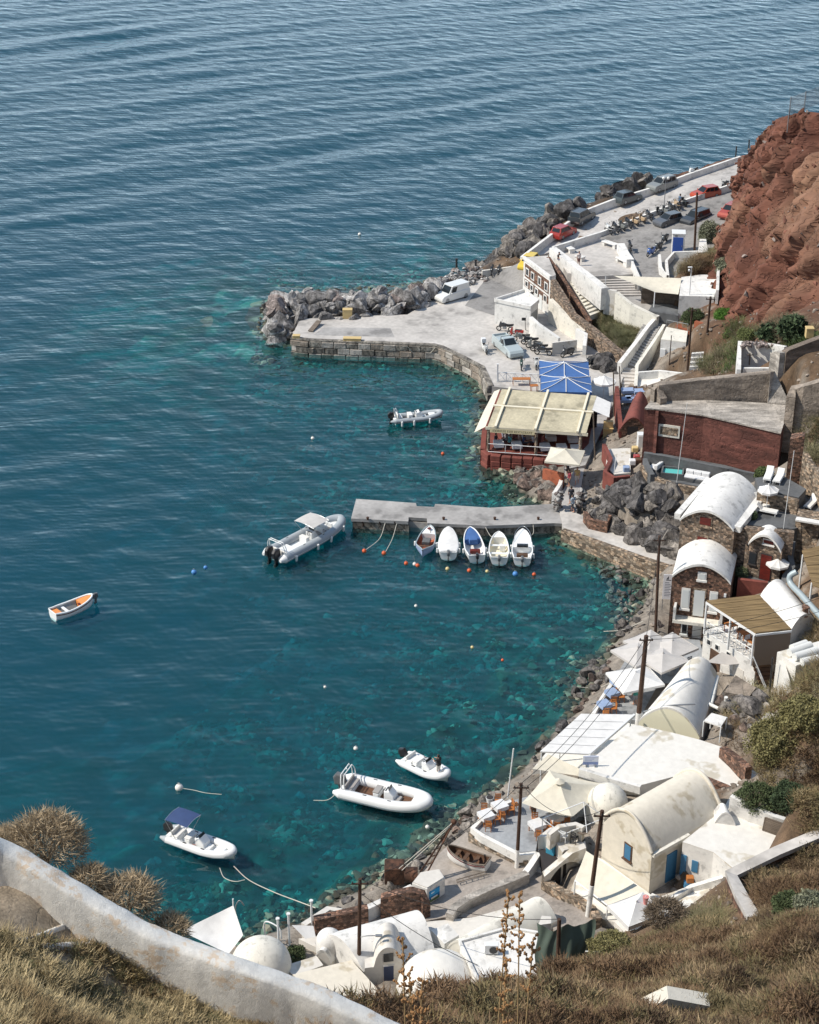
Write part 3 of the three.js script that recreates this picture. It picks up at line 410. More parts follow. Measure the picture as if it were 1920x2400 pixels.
function figure(pose) { // joints facing +x; geometries shared by all figures in the pose
  if (figures[pose]) return figures[pose];
  const sit = pose === 'sit', walk = pose === 'walk', reach = pose === 'reach', hip = sit ? 0.5 : 0.92, dx = sit ? -0.05 : 0, J = {};
  const y = (k) => hip + k;
  J.pel = V(dx, y(0), 0); J.chest = V(dx + (sit ? 0.03 : 0.02), y(0.4), 0); J.neck = V(dx + 0.03, y(0.56), 0); J.head = V(dx + 0.06, y(0.7), 0);
  const limbs = [];
  for (const s of [-1, 1]) {
    const st = walk ? s * 0.2 : 0, hp = V(dx, hip - 0.02, s * 0.1), kn = sit ? V(dx + 0.42, hip + 0.02, s * 0.13) : V(st * 0.7 + 0.04, 0.5, s * 0.1), an = sit ? V(dx + 0.44, 0.09, s * 0.13) : V(st - (walk ? 0.03 : 0), 0.09 + (walk && s < 0 ? 0.05 : 0), s * 0.1), toe = an.clone().add(V(0.19, -0.05, s * 0.03));
    const sh = V(dx + 0.02, y(0.48), s * 0.19), el = reach ? V(0.2, y(0.28), s * 0.24) : sit ? V(dx + 0.1, y(0.2), s * 0.25) : V(-st * 0.6 - 0.02, y(0.2), s * 0.25), wr = reach ? V(0.42, y(0.3), s * 0.14) : sit ? V(dx + 0.34, y(0.14), s * 0.14) : V(-st * 0.9 + 0.08, y(-0.05), s * 0.26), hd = wr.clone().add(wr.clone().sub(el).normalize().multiplyScalar(0.1));
    limbs.push({ hp, kn, an, toe, sh, el, wr, hd, s });
  }
  const torso = (p, e) => smin(capsule(p, V(dx, y(0.02), -0.05), V(dx, y(0.02), 0.05), 0.13 + e, 0.13 + e), smin(capsule(p, J.pel, J.chest, 0.12 + e, 0.14 + e), capsule(p, V(dx + 0.02, y(0.42), -0.11), V(dx + 0.02, y(0.42), 0.11), 0.1 + e, 0.1 + e), 0.1), 0.08);
  const body = (p) => {
    let d = torso(p, -0.01); d = smin(d, capsule(p, J.chest, J.neck, 0.06, 0.055), 0.05); d = smin(d, capsule(p, J.head.clone().add(V(-0.01, 0.03, 0)), J.head.clone().add(V(0.01, -0.05, 0)), 0.1, 0.08), 0.03);
    d = smin(d, capsule(p, J.head.clone().add(V(0.1, -0.01, 0)), J.head.clone().add(V(0.115, -0.03, 0)), 0.012, 0.02), 0.02);
    for (const l of limbs) { d = smin(d, capsule(p, l.hp, l.kn, 0.085, 0.055), 0.05); d = smin(d, capsule(p, l.kn, l.an, 0.055, 0.036), 0.03); d = smin(d, capsule(p, l.an, l.toe, 0.042, 0.032), 0.03); d = smin(d, capsule(p, l.sh, l.el, 0.052, 0.04), 0.05); d = smin(d, capsule(p, l.el, l.wr, 0.04, 0.028), 0.02); const f = l.hd.clone().sub(l.wr).normalize(); d = smin(d, capsule(p, l.wr, l.hd, 0.032, 0.03), 0.015);
      for (let q = 0; q < 4; q++) { const b = l.hd.clone().add(V(0, 0.024 - q * 0.016, 0)); d = Math.min(d, capsule(p, b, b.clone().addScaledVector(f, 0.07 - Math.abs(q - 1.4) * 0.012).add(V(0.012, 0, 0)), 0.01, 0.008)); } d = Math.min(d, capsule(p, l.wr.clone().addScaledVector(f, 0.03), l.wr.clone().addScaledVector(f, 0.07).add(V(0.03, 0.03, 0)), 0.011, 0.009)); }
    return d;
  };
  const shirt = (p) => { let d = Math.max(torso(p, 0.02), y(-0.02) - p.y); for (const l of limbs) d = smin(d, capsule(p, l.sh, l.sh.clone().lerp(l.el, 0.7), 0.075, 0.065), 0.05); return Math.max(d, p.y - y(0.56)); };
  const legs = (p) => { let d = Math.max(torso(p, 0.012), p.y - y(0.02)); for (const l of limbs) { d = smin(d, capsule(p, l.hp, l.kn, 0.105, 0.08), 0.04); } return d; };
  const hair = (p) => Math.max(capsule(p, J.head.clone().add(V(-0.02, 0.05, 0)), J.head.clone().add(V(-0.035, 0.01, 0)), 0.112, 0.095), p.x - J.head.x - 0.055);
  const lo = V(-0.5, -0.02, -0.42), hi = V(0.72, hip + 0.86, 0.42);
  return figures[pose] = { body: isoMesh(body, lo, hi, 0.024), shirt: isoMesh(shirt, lo, hi, 0.035), legs: isoMesh(legs, lo, hi, 0.035), hair: isoMesh(hair, V(J.head.x - 0.2, J.head.y - 0.2, -0.2), V(J.head.x + 0.2, J.head.y + 0.25, 0.2), 0.03) };
}
function person(label, at, turn, pose, shirt, trousers, hair = [0.03, 0.02, 0.015], group) {
  const f = figure(pose), o = thing('person', label, 'person', at, turn, group);
  part(o, 'body', f.body, 'skin'); part(o, 'shirt', f.shirt, tint('cloth_' + shirt, shirt, { roughness: 0.9 })); part(o, 'trousers', f.legs, tint('cloth_' + trousers, trousers, { roughness: 0.9 })); part(o, 'hair', f.hair, tint('hair_' + hair, hair));
  return o;
}
// ---- boats ----
function outboard(o, x, z, m = 'engineBlack', tilt = 0, s = 1, y = 0.62) {
  const g = (l) => l.map((q) => q.scale(s, s, s).rotateZ(tilt).translate(x, y, z));
  const e = part(o, 'outboard_engine', g([extrude([[-0.32, 0], [-0.36, 0.34], [-0.22, 0.5], [0.1, 0.46], [0.16, 0.1], [0.1, 0]], 0.34, 0.09)]), m);
  part(e, 'leg', g([extrude([[-0.22, -0.75], [-0.2, 0], [0.06, 0], [0.02, -0.5], [-0.02, -0.75]], 0.12, 0.03), rbox(0.34, 0.03, 0.2, -0.16, -0.6, 0, 0.01)]), m); part(e, 'propeller', g([new THREE.TorusGeometry(0.08, 0.03, 6, 10).rotateY(Math.PI / 2).translate(-0.26, -0.72, 0)]), 'metalDark');
}
function rib(label, front, back, h, opt) {
  const e = ends(front, back, h), L = e.L, W = opt.beam ?? L * 0.34, r = W * 0.14, o = thing('inflatable_boat', label, 'boat', V(e.at.x, 0.02, e.at.z), e.turn, 'inflatable boats moored in the bay'), ty = 0.36 + r * 0.3, tm = opt.tube ?? 'tubeWhite';
  const a = W / 2 - r, x0 = -L / 2 + 0.5, xb = L / 2 - r * 1.1, path = [];
  const side = (t) => V(mix(x0, xb, t), ty + 0.3 * Math.pow(clamp((t - 0.45) / 0.55), 2), a * (t < 0.5 ? 1 : Math.sqrt(Math.max(0, 1 - Math.pow((t - 0.5) / 0.5, 2.4)))));
  for (let i = 0; i <= 18; i++) path.push(side(i / 18)); for (let i = 17; i >= 0; i--) { const q = side(i / 18); path.push(V(q.x, q.y, -q.z)); }
  const curve = new THREE.CatmullRomCurve3(path);
  const tb = part(o, 'inflatable_tube', [new THREE.TubeGeometry(curve, 90, r, 12)], tm);
  for (const s of [-1, 1]) part(tb, 'tube_end', new THREE.CylinderGeometry(r * 0.35, r, 0.55, 12).rotateZ(Math.PI / 2).translate(x0 - 0.27, ty, s * a), opt.capm ?? tm);
  part(tb, 'rubbing_strake', [1, -1].map((s) => new THREE.TubeGeometry(new THREE.CatmullRomCurve3(path.slice(0, 19).map((p, i) => V(p.x + (i > 14 ? (i - 14) * 0.02 : 0), p.y - 0.05, s * (p.z + (p.z > 0.05 ? r * 0.96 : 0))))), 40, 0.03, 5)), opt.strake ?? 'tubeGrey');
  const half = [], hull = [], deck = [];
  for (let i = 0; i <= 12; i++) { const t = i / 12, q = side(t); half.push(q); }
  hull.push(...[[0.98, 0.34], [0.75, 0.06], [0.02, -0.14], [-0.75, 0.06], [-0.98, 0.34]].map(([k, yy]) => half.map((q, i) => V(q.x + (i === 12 ? 0.12 : 0), yy + (q.y - ty) * (yy > 0.2 ? 1 : 0.75) + 0.05, (q.z + r * 0.3) * k))));
  part(o, 'hull', [sheet(hull), quadGeo(V(x0, 0.35, -a), V(x0, -0.1, -a * 0.7), V(x0, -0.1, a * 0.7), V(x0, 0.35, a))], 'gelcoat');
  deck.push(...[1, 0, -1].map((k) => half.slice(0, 12).map((q) => V(q.x, 0.3 + (q.y - ty) * 0.85, q.z * k))));
  part(o, 'deck', sheet(deck.reverse()), opt.deck ?? 'gelcoat');
  part(o, 'transom', rbox(0.34, 0.42, 2 * a - 0.1, x0 - 0.02, 0.24, 0, 0.06), 'gelcoat');
  part(o, 'bow_locker', rbox(0.7, 0.2, a * 1.1, L / 2 - 1.25, 0.5, 0, 0.08), opt.bow ?? 'gelcoat');
  const cx = opt.console ?? 0.2, con = part(o, 'console', [extrude([[cx - 0.3, 0.3], [cx - 0.32, 1], [cx, 1.08], [cx + 0.3, 0.75], [cx + 0.38, 0.3]], 0.75, 0.06)], 'gelcoat');
  part(con, 'dashboard', rbox(0.24, 0.05, 0.6, cx - 0.2, 1.04, 0, 0.02), 'metalDark'); part(con, 'windscreen', plate(V(cx + 0.02, 1.07, 0.34), V(cx + 0.02, 1.07, -0.34), V(cx - 0.06, 1.36, -0.28), V(cx - 0.06, 1.36, 0.28), 0, 1, 0, 1, 0.015), 'glassDark');
  part(con, 'steering_wheel', new THREE.TorusGeometry(0.15, 0.018, 6, 16).rotateY(Math.PI / 2).translate(cx - 0.42, 0.95, 0), 'metalDark');
  part(o, 'console_seat', [rbox(0.4, 0.24, 0.62, cx + 0.6, 0.3, 0, 0.06)], opt.seat ?? 'upholsteryWhite');
  const ht = part(o, 'helm_seat', [rbox(0.45, 0.5, 0.9, cx - 0.95, 0.3, 0, 0.08)], 'gelcoat'); part(ht, 'cushion', rbox(0.48, 0.12, 0.92, cx - 0.95, 0.8, 0, 0.05), opt.seat ?? 'upholsteryWhite');
  const bs = part(o, 'stern_bench', rbox(0.5, 0.36, 2 * a - 0.3, x0 + 0.5, 0.3, 0, 0.07), 'gelcoat'); part(bs, 'cushion', [rbox(0.5, 0.12, 2 * a - 0.35, x0 + 0.5, 0.66, 0, 0.05), rbox(0.14, 0.4, 2 * a - 0.35, x0 + 0.26, 0.66, 0, 0.05)], opt.seat ?? 'upholsteryWhite');
  for (const z of opt.engines ?? [0]) outboard(o, x0 - 0.28, z, opt.engineMat ?? 'engineBlack', opt.tilt ?? 0, opt.eng ?? 1, 0.66);
  for (const s of [-1, 1]) { part(o, 'grab_handle', [0.3, 0.6].map((t) => { const q = side(t); return rbox(0.3, 0.06, 0.1, q.x, q.y + r * 0.86, s * q.z, 0.03); }), 'metalDark'); }
  for (const [t, s] of opt.fenders ?? []) { const q = side(t); part(o, 'fender', new THREE.CapsuleGeometry(0.11, 0.42, 4, 10).rotateX(s * 0.15).translate(q.x, q.y - 0.2, s * (q.z + r + 0.08)), 'tubeWhite'); }
  if (opt.arch) { const ax = x0 + 0.25, az = a - 0.05, top = opt.arch; part(o, 'roll_arch', [-0.12, 0.12].flatMap((k) => [-1, 1].map((s) => tube([V(ax + k, 0.55, s * az), V(ax - 0.1 + k, top * 0.75, s * az), V(ax - 0.18 + k, top, s * (az - 0.25))], 0.04, 12)).concat([bar(V(ax - 0.18 + k, top, az - 0.25), V(ax - 0.18 + k, top, -az + 0.25), 0.04)])), opt.archMat ?? 'steel'); part(o, 'lamp', rbox(0.1, 0.14, 0.1, ax - 0.18, top, 0, 0.04), 'lampGlass'); }
  if (opt.bimini) { const [bx0, bx1, by, bm] = opt.bimini, bw = a + 0.12, rows = []; for (let j = 0; j <= 6; j++) { const row = []; for (let i = 0; i <= 6; i++) { const u = i / 6 * 2 - 1, v = j / 6; row.push(V(mix(bx0, bx1, v), by + 0.12 * (1 - u * u) + 0.05 * Math.sin(v * Math.PI), u * bw)); } rows.push(row); } part(o, 'sun_canopy', sheet(rows), bm); part(o, 'canopy_frame', [bx0, bx1].flatMap((x) => [-1, 1].map((s) => bar(V(mix(bx0, bx1, 0.5) + (x - bx0 ? 0.2 : -0.2), ty + r, s * a), V(x, by, s * bw), 0.022))).concat([bx0, bx1].map((x) => tube([V(x, by, -bw), V(x, by + 0.12, 0), V(x, by, bw)], 0.022, 10))), 'steel'); }
  (opt.extra ?? (() => {}))(o, { a, r, ty, x0, xb, L });
  return o;
}
// open wooden or plastic boat: stations along the length, from stern (0) to bow (1)
function openBoat(name, label, front, back, h, opt) {
  const e = ends(front, back, h), L = opt.L ?? e.L, W = opt.beam ?? L * 0.38, o = thing(name, label, 'boat', V(e.at.x, opt.y ?? 0.0, e.at.z), e.turn, opt.group), n = 16;
  const st = (t) => { const sternPinch = opt.pointed ? smooth(0, 0.35, t) : 0.8 + 0.2 * smooth(0, 0.3, t), b = W / 2 * sternPinch * Math.pow(clamp(1 - Math.pow(t, 3.4)), 0.62); return { x: mix(-L / 2, L / 2, t), b: Math.max(b, 0.015), s: 0.62 + (opt.sheer ?? 0.34) * Math.pow(Math.abs(t - 0.35) / 0.65, 2), k: -0.14 + 0.3 * Math.pow(clamp((t - 0.75) / 0.25), 2) }; };
  const ring = [[1, 1], [0.96, 0.5], [0.8, 0.18], [0.42, 0.02], [0, 0], [-0.42, 0.02], [-0.8, 0.18], [-0.96, 0.5], [-1, 1]];
  const rows = (k, lift, cut = 1) => ring.map(([u, v]) => { const row = []; for (let i = 0; i <= n; i++) { const q = st(i / n); row.push(V(q.x * (k < 1 ? 0.97 : 1), mix(q.k + lift, q.s, v) , u * q.b * k)); } return row; });
  const tr = st(0), outer = rows(1, 0);
  part(o, 'hull', [sheet(outer), ...(opt.pointed ? [] : [sheet([ring.map(([u, v]) => V(tr.x, mix(tr.k, tr.s, v), u * tr.b)), ring.map(() => V(tr.x, tr.s, 0))])])], opt.hull);
  const inn = rows(0.9, 0.2); part(o, 'inside', [sheet(inn.map((r) => r.slice(opt.pointed ? 0 : 0)).reverse()), sheet([ring.map(([u, v]) => V(tr.x * 0.97, mix(tr.k + 0.2, tr.s, v), u * tr.b * 0.9)), ring.map(() => V(tr.x * 0.97, tr.s, 0))])], opt.inner);
  const rim = []; for (const s of [1, -1]) { const l = []; for (let i = 0; i <= n; i++) { const q = st(i / n); l.push(V(q.x, q.s + 0.01, s * q.b * 0.96)); } rim.push(new THREE.TubeGeometry(new THREE.CatmullRomCurve3(l), 40, opt.rimR ?? 0.06, 6)); } if (!opt.pointed) rim.push(bar(V(tr.x, tr.s, tr.b), V(tr.x, tr.s, -tr.b), 0.05));
  part(o, 'gunwale', rim, opt.rim);
  if (opt.band) part(o, 'hull_band', [1, -1].map((s) => { const l = []; for (let i = 0; i <= n; i++) { const q = st(i / n); l.push(V(q.x, q.s - 0.13, s * (q.b * 0.985 + 0.012))); } return new THREE.TubeGeometry(new THREE.CatmullRomCurve3(l), 40, 0.035, 5); }), opt.band);
  const deckAt = (name2, t0, t1, m, dy = 0) => { const r0 = [1, 0.5, 0, -0.5, -1].map((u) => { const l = []; for (let i = 0; i <= 8; i++) { const q = st(mix(t0, t1, i / 8)); l.push(V(q.x, q.s - 0.02 + dy + 0.05 * (1 - u * u), u * q.b * 0.94)); } return l; }); part(o, name2, [sheet(r0.reverse()), sheet([r0.map((l) => l[0]), r0.map((l) => V(l[0].x, 0.12, l[0].z))])], m); };
  for (const d of opt.decks ?? []) deckAt(...d);
  for (const t of opt.benches ?? []) { const q = st(t); part(o, 'thwart', box(0.26, 0.05, q.b * 1.8, q.x, q.s - 0.2, 0), opt.benchMat ?? 'wood'); }
  for (const t of opt.fenders ?? []) for (const s of [-1, 1]) { const q = st(t); part(o, 'fender', new THREE.CapsuleGeometry(0.1, 0.3, 4, 10).translate(q.x, q.s - 0.22, s * (q.b + 0.1)), 'tubeWhite'); }
  if (opt.engine) outboard(o, opt.engineAt ?? -L / 2 - 0.12, 0, opt.engine, opt.tilt ?? 0, 0.72, 0.58);
  (opt.extra ?? (() => {}))(o, st, L);
  return o;
}
// ---- furniture ----
const chairGeo = (() => { const seat = box(0.42, 0.04, 0.42, 0, 0.44, 0), legs = [[-1, -1], [-1, 1], [1, -1], [1, 1]].map(([a, b]) => box(0.04, 0.44, 0.04, a * 0.18, 0, b * 0.18)), back = [box(0.04, 0.46, 0.04, -0.19, 0.48, -0.18), box(0.04, 0.46, 0.04, -0.19, 0.48, 0.18), ...[0.56, 0.7, 0.84].map((y) => box(0.03, 0.08, 0.34, -0.19, y, 0))]; return { seat, legs, back }; })();
function chair(label, at, turn, m = 'chairWood', group = 'taverna chairs') { const o = thing('chair', label, 'chair', at, turn, group); part(o, 'seat', chairGeo.seat, m); part(o, 'backrest', join(chairGeo.back), m); for (const l of chairGeo.legs) part(o, 'leg', l, m); return o; }
function table(label, at, turn, cloth = 'cloth', w = 0.85, d = 0.85, group = 'taverna tables', drop = 0.28) { const o = thing('table', label, 'table', at, turn, group); part(o, 'table_top', box(w, 0.04, d, 0, 0.7, 0), 'chairWood'); if (cloth) part(o, 'tablecloth', [box(w + 0.06, 0.015, d + 0.06, 0, 0.745, 0), ...[-1, 1].flatMap((s) => [box(w + 0.06, drop, 0.012, 0, 0.75 - drop, s * (d / 2 + 0.025)), box(0.012, drop, d + 0.04, s * (w / 2 + 0.025), 0.75 - drop, 0)])], cloth); for (const a of [-1, 1]) for (const b of [-1, 1]) part(o, 'leg', box(0.05, 0.7, 0.05, a * (w / 2 - 0.06), 0, b * (d / 2 - 0.06)), 'chairWood'); return o; }
// sunshade: n-sided canopy with valance, ribs and a pole; corners given on a circle or as a rectangle w x d
function parasol(label, at, turn, o2) {
  const { w = 3, d = w, n = 4, rise = 0.55, hgt = 2.4, m = 'canvasWhite', ribs = false, group, valance = 0.18, name = 'parasol', poleMat = 'metalWhite' } = o2, o = thing(name, label, 'parasol', at, turn, group), top = V(0, hgt + rise, 0), rim = [];
  if (n === 4) rim.push(V(w / 2, hgt, d / 2), V(w / 2, hgt, -d / 2), V(-w / 2, hgt, -d / 2), V(-w / 2, hgt, d / 2)); else for (let i = 0; i < n; i++) { const a = i / n * 2 * Math.PI; rim.push(V(Math.cos(a) * w / 2, hgt, Math.sin(a) * d / 2)); }
  if (n !== 4) rim.reverse();
  const gs = []; const rowsN = 5;
  rim.forEach((p, i) => { const q = rim[(i + 1) % rim.length], rows = []; for (let j = 0; j <= rowsN; j++) { const t = j / rowsN, row = []; for (let k = 0; k <= 4; k++) { const s = p.clone().lerp(q, k / 4), r2 = top.clone().lerp(s, t); r2.y -= 0.12 * rise * Math.sin(Math.PI * t) + 0.06 * Math.sin(Math.PI * k / 4) * t; row.push(r2); } rows.push(row); } gs.push(sheet(rows)); if (valance) { const a2 = p.clone(), b2 = q.clone(); gs.push(quadGeo(a2, b2, b2.clone().add(V(0, -valance, 0)), a2.clone().add(V(0, -valance, 0)))); } });
  part(o, 'canopy', gs, m);
  part(o, 'pole', cyl(0.035, 0.035, hgt + rise - 0.02), poleMat); part(o, 'cap', new THREE.SphereGeometry(0.07, 8, 6).translate(0, hgt + rise + 0.03, 0), m); part(o, 'base', [cyl(0.3, 0.3, 0.08, 0, 0, 0, 16)], 'concrete');
  if (ribs) for (let i = 0; i < rim.length; i++) { const a = top.clone().add(V(0, 0.045, 0)), mid = rim[i].clone().lerp(rim[(i + 1) % rim.length], 0.5); part(o, 'rib', tube([a, top.clone().lerp(rim[i], 0.5).add(V(0, 0.03 - 0.12 * rise, 0)), rim[i].clone().add(V(0, 0.045, 0))], 0.045, 8), 'metalWhite'); part(o, 'rib', tube([a, top.clone().lerp(mid, 0.5).add(V(0, 0.02 - 0.12 * rise, 0)), mid.clone().add(V(0, 0.0, 0))], 0.045, 8), 'metalWhite'); }
  return o;
}
function utilityPole(label, base, top, h0, len, r = 0.13, opt = {}) { // wooden pole; base read off at height h0, leaning towards its surveyed top
  const a = P(base[0], base[1], h0), b = P(top[0], top[1], h0 + len), o = thing('utility_pole', label, 'pole', a, 0, 'poles carrying the cables'), d = b.clone().sub(a); d.x = clamp(d.x, -0.6, 0.6); d.z = clamp(d.z, -0.5, 0.5);
  const T2 = V(d.x, d.y, d.z), p = part(o, 'post', bar(V(0, -0.6, 0), T2, r, 10, r * 0.8), opt.mat ?? 'woodPole');
  if (opt.whiteFoot) part(o, 'painted_foot', bar(V(0, -0.3, 0), T2.clone().multiplyScalar(opt.whiteFoot), r + 0.012, 10, r + 0.008), 'white');
  if (opt.arm !== false) { const q = T2.clone().multiplyScalar(0.96); part(o, 'crossarm', beam(q.clone().add(V(-0.5, 0, 0.12)), q.clone().add(V(0.5, 0, 0.12)), 0.08, 0.08), opt.mat ?? 'woodPole'); for (const s of [-0.42, 0, 0.42]) part(o, 'insulator', cyl(0.05, 0.035, 0.12, q.x + s, q.y + 0.04, q.z + 0.12, 8), 'metalDark'); }
  o.userData.tip = undefined; delete o.userData.tip; return a.clone().add(T2);
}
function cable(label, a, b, sag, r = 0.02, name = 'overhead_cable', m = 'wire', group = 'overhead cables') { const pts = []; for (let i = 0; i <= 10; i++) { const t = i / 10, p = a.clone().lerp(b, t); p.y -= sag * 4 * t * (1 - t); pts.push(p); } return one(name, tube(pts, r, 30, 5), m, label, m === 'rope' ? 'rope' : 'cable', group); }
// irregular stone: a ball with flats knocked off it
function stone(r, sx, sy, sz, detail = 2, flats = 13) { const g = new THREE.IcosahedronGeometry(1, detail), p = g.attributes.position, v = V(), cuts2 = []; for (let k = 0; k < flats; k++) cuts2.push([V(R(-1, 1), R(-1, 1), R(-1, 1)).normalize(), R(0.36, 0.74)]); for (let i = 0; i < p.count; i++) { v.fromBufferAttribute(p, i); for (const [n, d] of cuts2) { const e = v.dot(n) - d; if (e > 0) v.addScaledVector(n, -e); } p.setXYZ(i, v.x * r * sx * 1.4, v.y * r * sy * 1.4, v.z * r * sz * 1.4); } const k = clean(g); k.deleteAttribute('normal'); k.computeVertexNormals(); return k; }
// vaulted house: plan a-b front edge, c-d back edge (world points at wall-top height); returns geometry of the vault
function vault(a, b, c, d, rise, over = 0.12, seg = 16, thick = 0.14) {
  const end = (p, q) => { const l = []; for (let i = 0; i <= seg; i++) { const t = i / seg, k = p.clone().lerp(q, t); k.y += rise * Math.sin(Math.PI * Math.pow(t, 1)) ** 0.85; l.push(k); } return l; };
  const f = end(a, b), k = end(d, c), dir = f[0].clone().sub(k[0]).setY(0).normalize().multiplyScalar(over), F = f.map((p) => p.clone().add(dir)), K = k.map((p) => p.clone().sub(dir)), dn = (l) => l.map((p) => p.clone().add(V(0, -thick, 0)));
  const rows = []; for (let j = 0; j <= 6; j++) rows.push(F.map((p, i) => p.clone().lerp(K[i], j / 6)));
  return { top: [sheet(rows), sheet([dn(F), F]), sheet([K, dn(K)]), sheet(rows.map(dn).reverse())], front: f, back: k };
}
// gable wall filling the arch line down to y0
function gable(line, y0, flip = false) { const bot = line.map((p) => V(p.x, y0, p.z)); return sheet(flip ? [line, bot] : [bot, line]); }

// ---------- coast road, car park, terrace and quay ----------
struct('coast_road', prism(plan(PL.road), null, -0.5), 'roadPale', 'pale concrete coast road climbing past the terrace');
struct('car_park', prism(plan(PL.park), null, 1), 'asphalt', 'grey tarmac car park below the red cliff');
struct('plaza_terrace', prism(plan(PL.plaza), null, 1.3), 'concretePale', 'pale paved terrace with white benches above the quay');
struct('quay', prism(plan(PL.quay), null, -1.8), 'concretePale', 'broad concrete quay inside the breakwater');
struct('quay_road', prism(plan([[1090, 716, 1.615], [1142, 650, 1.615], [1200, 632, 2.6], [1226, 612, 3.9], [1262, 600, 4.2], [1255, 640, 3.4], [1228, 690, 1.62], [1160, 740, 1.612]]), null, 0.4), 'asphalt', 'grey ramp road from the quay up to the coast road');
struct('quay_patch', slab([[735, 785], [760, 767], [915, 769], [925, 790]], 1.606, 0.02), 'concrete', 'grey concrete repair patch on the quay');
{ // quay face of big blocks, each block a piece
  const o = thing('quay_wall', 'weathered block wall along the front edge of the quay', 'wall', P(850, 800, 0)), line = [[683, 793], [725, 798], [870, 804], [1017, 810], [1034, 814], [1084, 838], [1130, 862], [1151, 907]].map(([x, y]) => P(x, y, 1.52));
  for (let i = 0; i < line.length - 1; i++) { const a = line[i], b = line[i + 1], L = a.distanceTo(b), n = Math.max(1, Math.round(L / 1.5)); for (let row = 0; row < 3; row++) for (let k = 0; k < n; k++) { const t = (k + 0.5 + (row % 2) * 0.3) / n, c = a.clone().lerp(b, clamp(t, 0.02, 0.98)), d = b.clone().sub(a).setY(0).normalize(), g = rbox(L / n - R(0.02, 0.09), R(0.62, 0.69), R(0.5, 0.62), 0, 0, 0, 0.06); g.rotateY(Math.atan2(-d.z, d.x)).translate(c.x - d.z * 0.16 + R(-0.04, 0.04), 0.84 - row * 0.7, c.z + d.x * 0.16 + R(-0.04, 0.04)); wpart(o, 'block', g, ['blockStone', 'oldConcrete', 'blockStone', 'oldConcretePale'][Math.floor(rnd() * 4)]); } }
  wpart(o, 'coping', wallPts(line.map((p) => V(p.x, 1.68, p.z)), 0.6, 0.14), 'blockStone');
}
{ // wall things along the road
  const W2 = (label, list, th, down, m = 'white', name = 'parapet_wall') => one(name, wall(list, th, down), m, label, 'wall', undefined);
  W2('white parapet wall on the sea side of the coast road', [[1222, 602, 4.9], [1290, 550, 5.9], [1367, 494, 7], [1434, 468, 7.7], [1525, 440, 8.4], [1617, 406, 9.2], [1735, 366, 10.2]], 0.35, 1.1);
  W2('low white kerb wall between coast road and car park', [[1404, 545, 6.5], [1534, 494, 7.8], [1617, 464, 8.5], [1717, 430, 9.3]], 0.3, 0.9);
  W2('white parapet closing the terrace towards the road', [[1296, 578, 6.9], [1350, 561, 6.9], [1406, 544, 6.9]], 0.35, 1.2);
  W2('thick white parapet descending beside the narrow stair', [[1296, 580, 6.9], [1330, 606, 6.9], [1360, 630, 6.9], [1395, 656, 6.8], [1418, 675, 6.6]], 0.9, 2.6);
  W2('white parapet on the inner edge of the terrace', [[1455, 570, 6.9], [1466, 592, 6.9], [1478, 608, 6.9]], 0.9, 1.2);
  W2('thin white wall down the far edge of the wide steps', [[1482, 612, 6.8], [1490, 630, 6.8], [1498, 648, 6.4]], 0.25, 1.6);
  W2('white wall curving round the scrub plot by the car park', [[1546, 596, 7.3], [1549, 625, 7.1], [1566, 645, 6.9], [1562, 610, 7.2], [1580, 590, 7.3], [1640, 588, 7.5]], 0.3, 1.3);
  W2('tall cream retaining wall above the grass mound', [[1446, 684, 6.4], [1480, 712, 5.7], [1542, 742, 5]], 0.5, 3.2, 'cream');
  W2('grey end wall of the narrow stair', [[1418, 676, 6.4], [1446, 682, 6.3]], 0.4, 3, 'plasterGrey');
}
{ // benches: white masonry blocks on the terrace
  const bench = (label, a, b, h) => { const e = ends(a, b, h), o = thing('white_bench', label, 'bench', e.at, e.turn, 'white masonry benches on the terrace'); part(o, 'seat', rbox(e.L, 0.14, 0.8, 0, 0.42, 0, 0.03), 'white'); for (const s of [-1, 1]) part(o, 'plinth', box(0.4, 0.42, 0.66, s * (e.L / 2 - 0.25), 0, 0), 'white'); };
  bench('white bench at the top of the narrow stair', [1342, 594], [1324, 583], 5.9); bench('white bench beside the standing visitor', [1368, 613], [1350, 608], 5.9); bench('long white bench at the inner edge of the terrace', [1471, 623], [1448, 611], 5.9); bench('white bench block against the far parapet', [1446, 583], [1414, 573], 5.9);
}
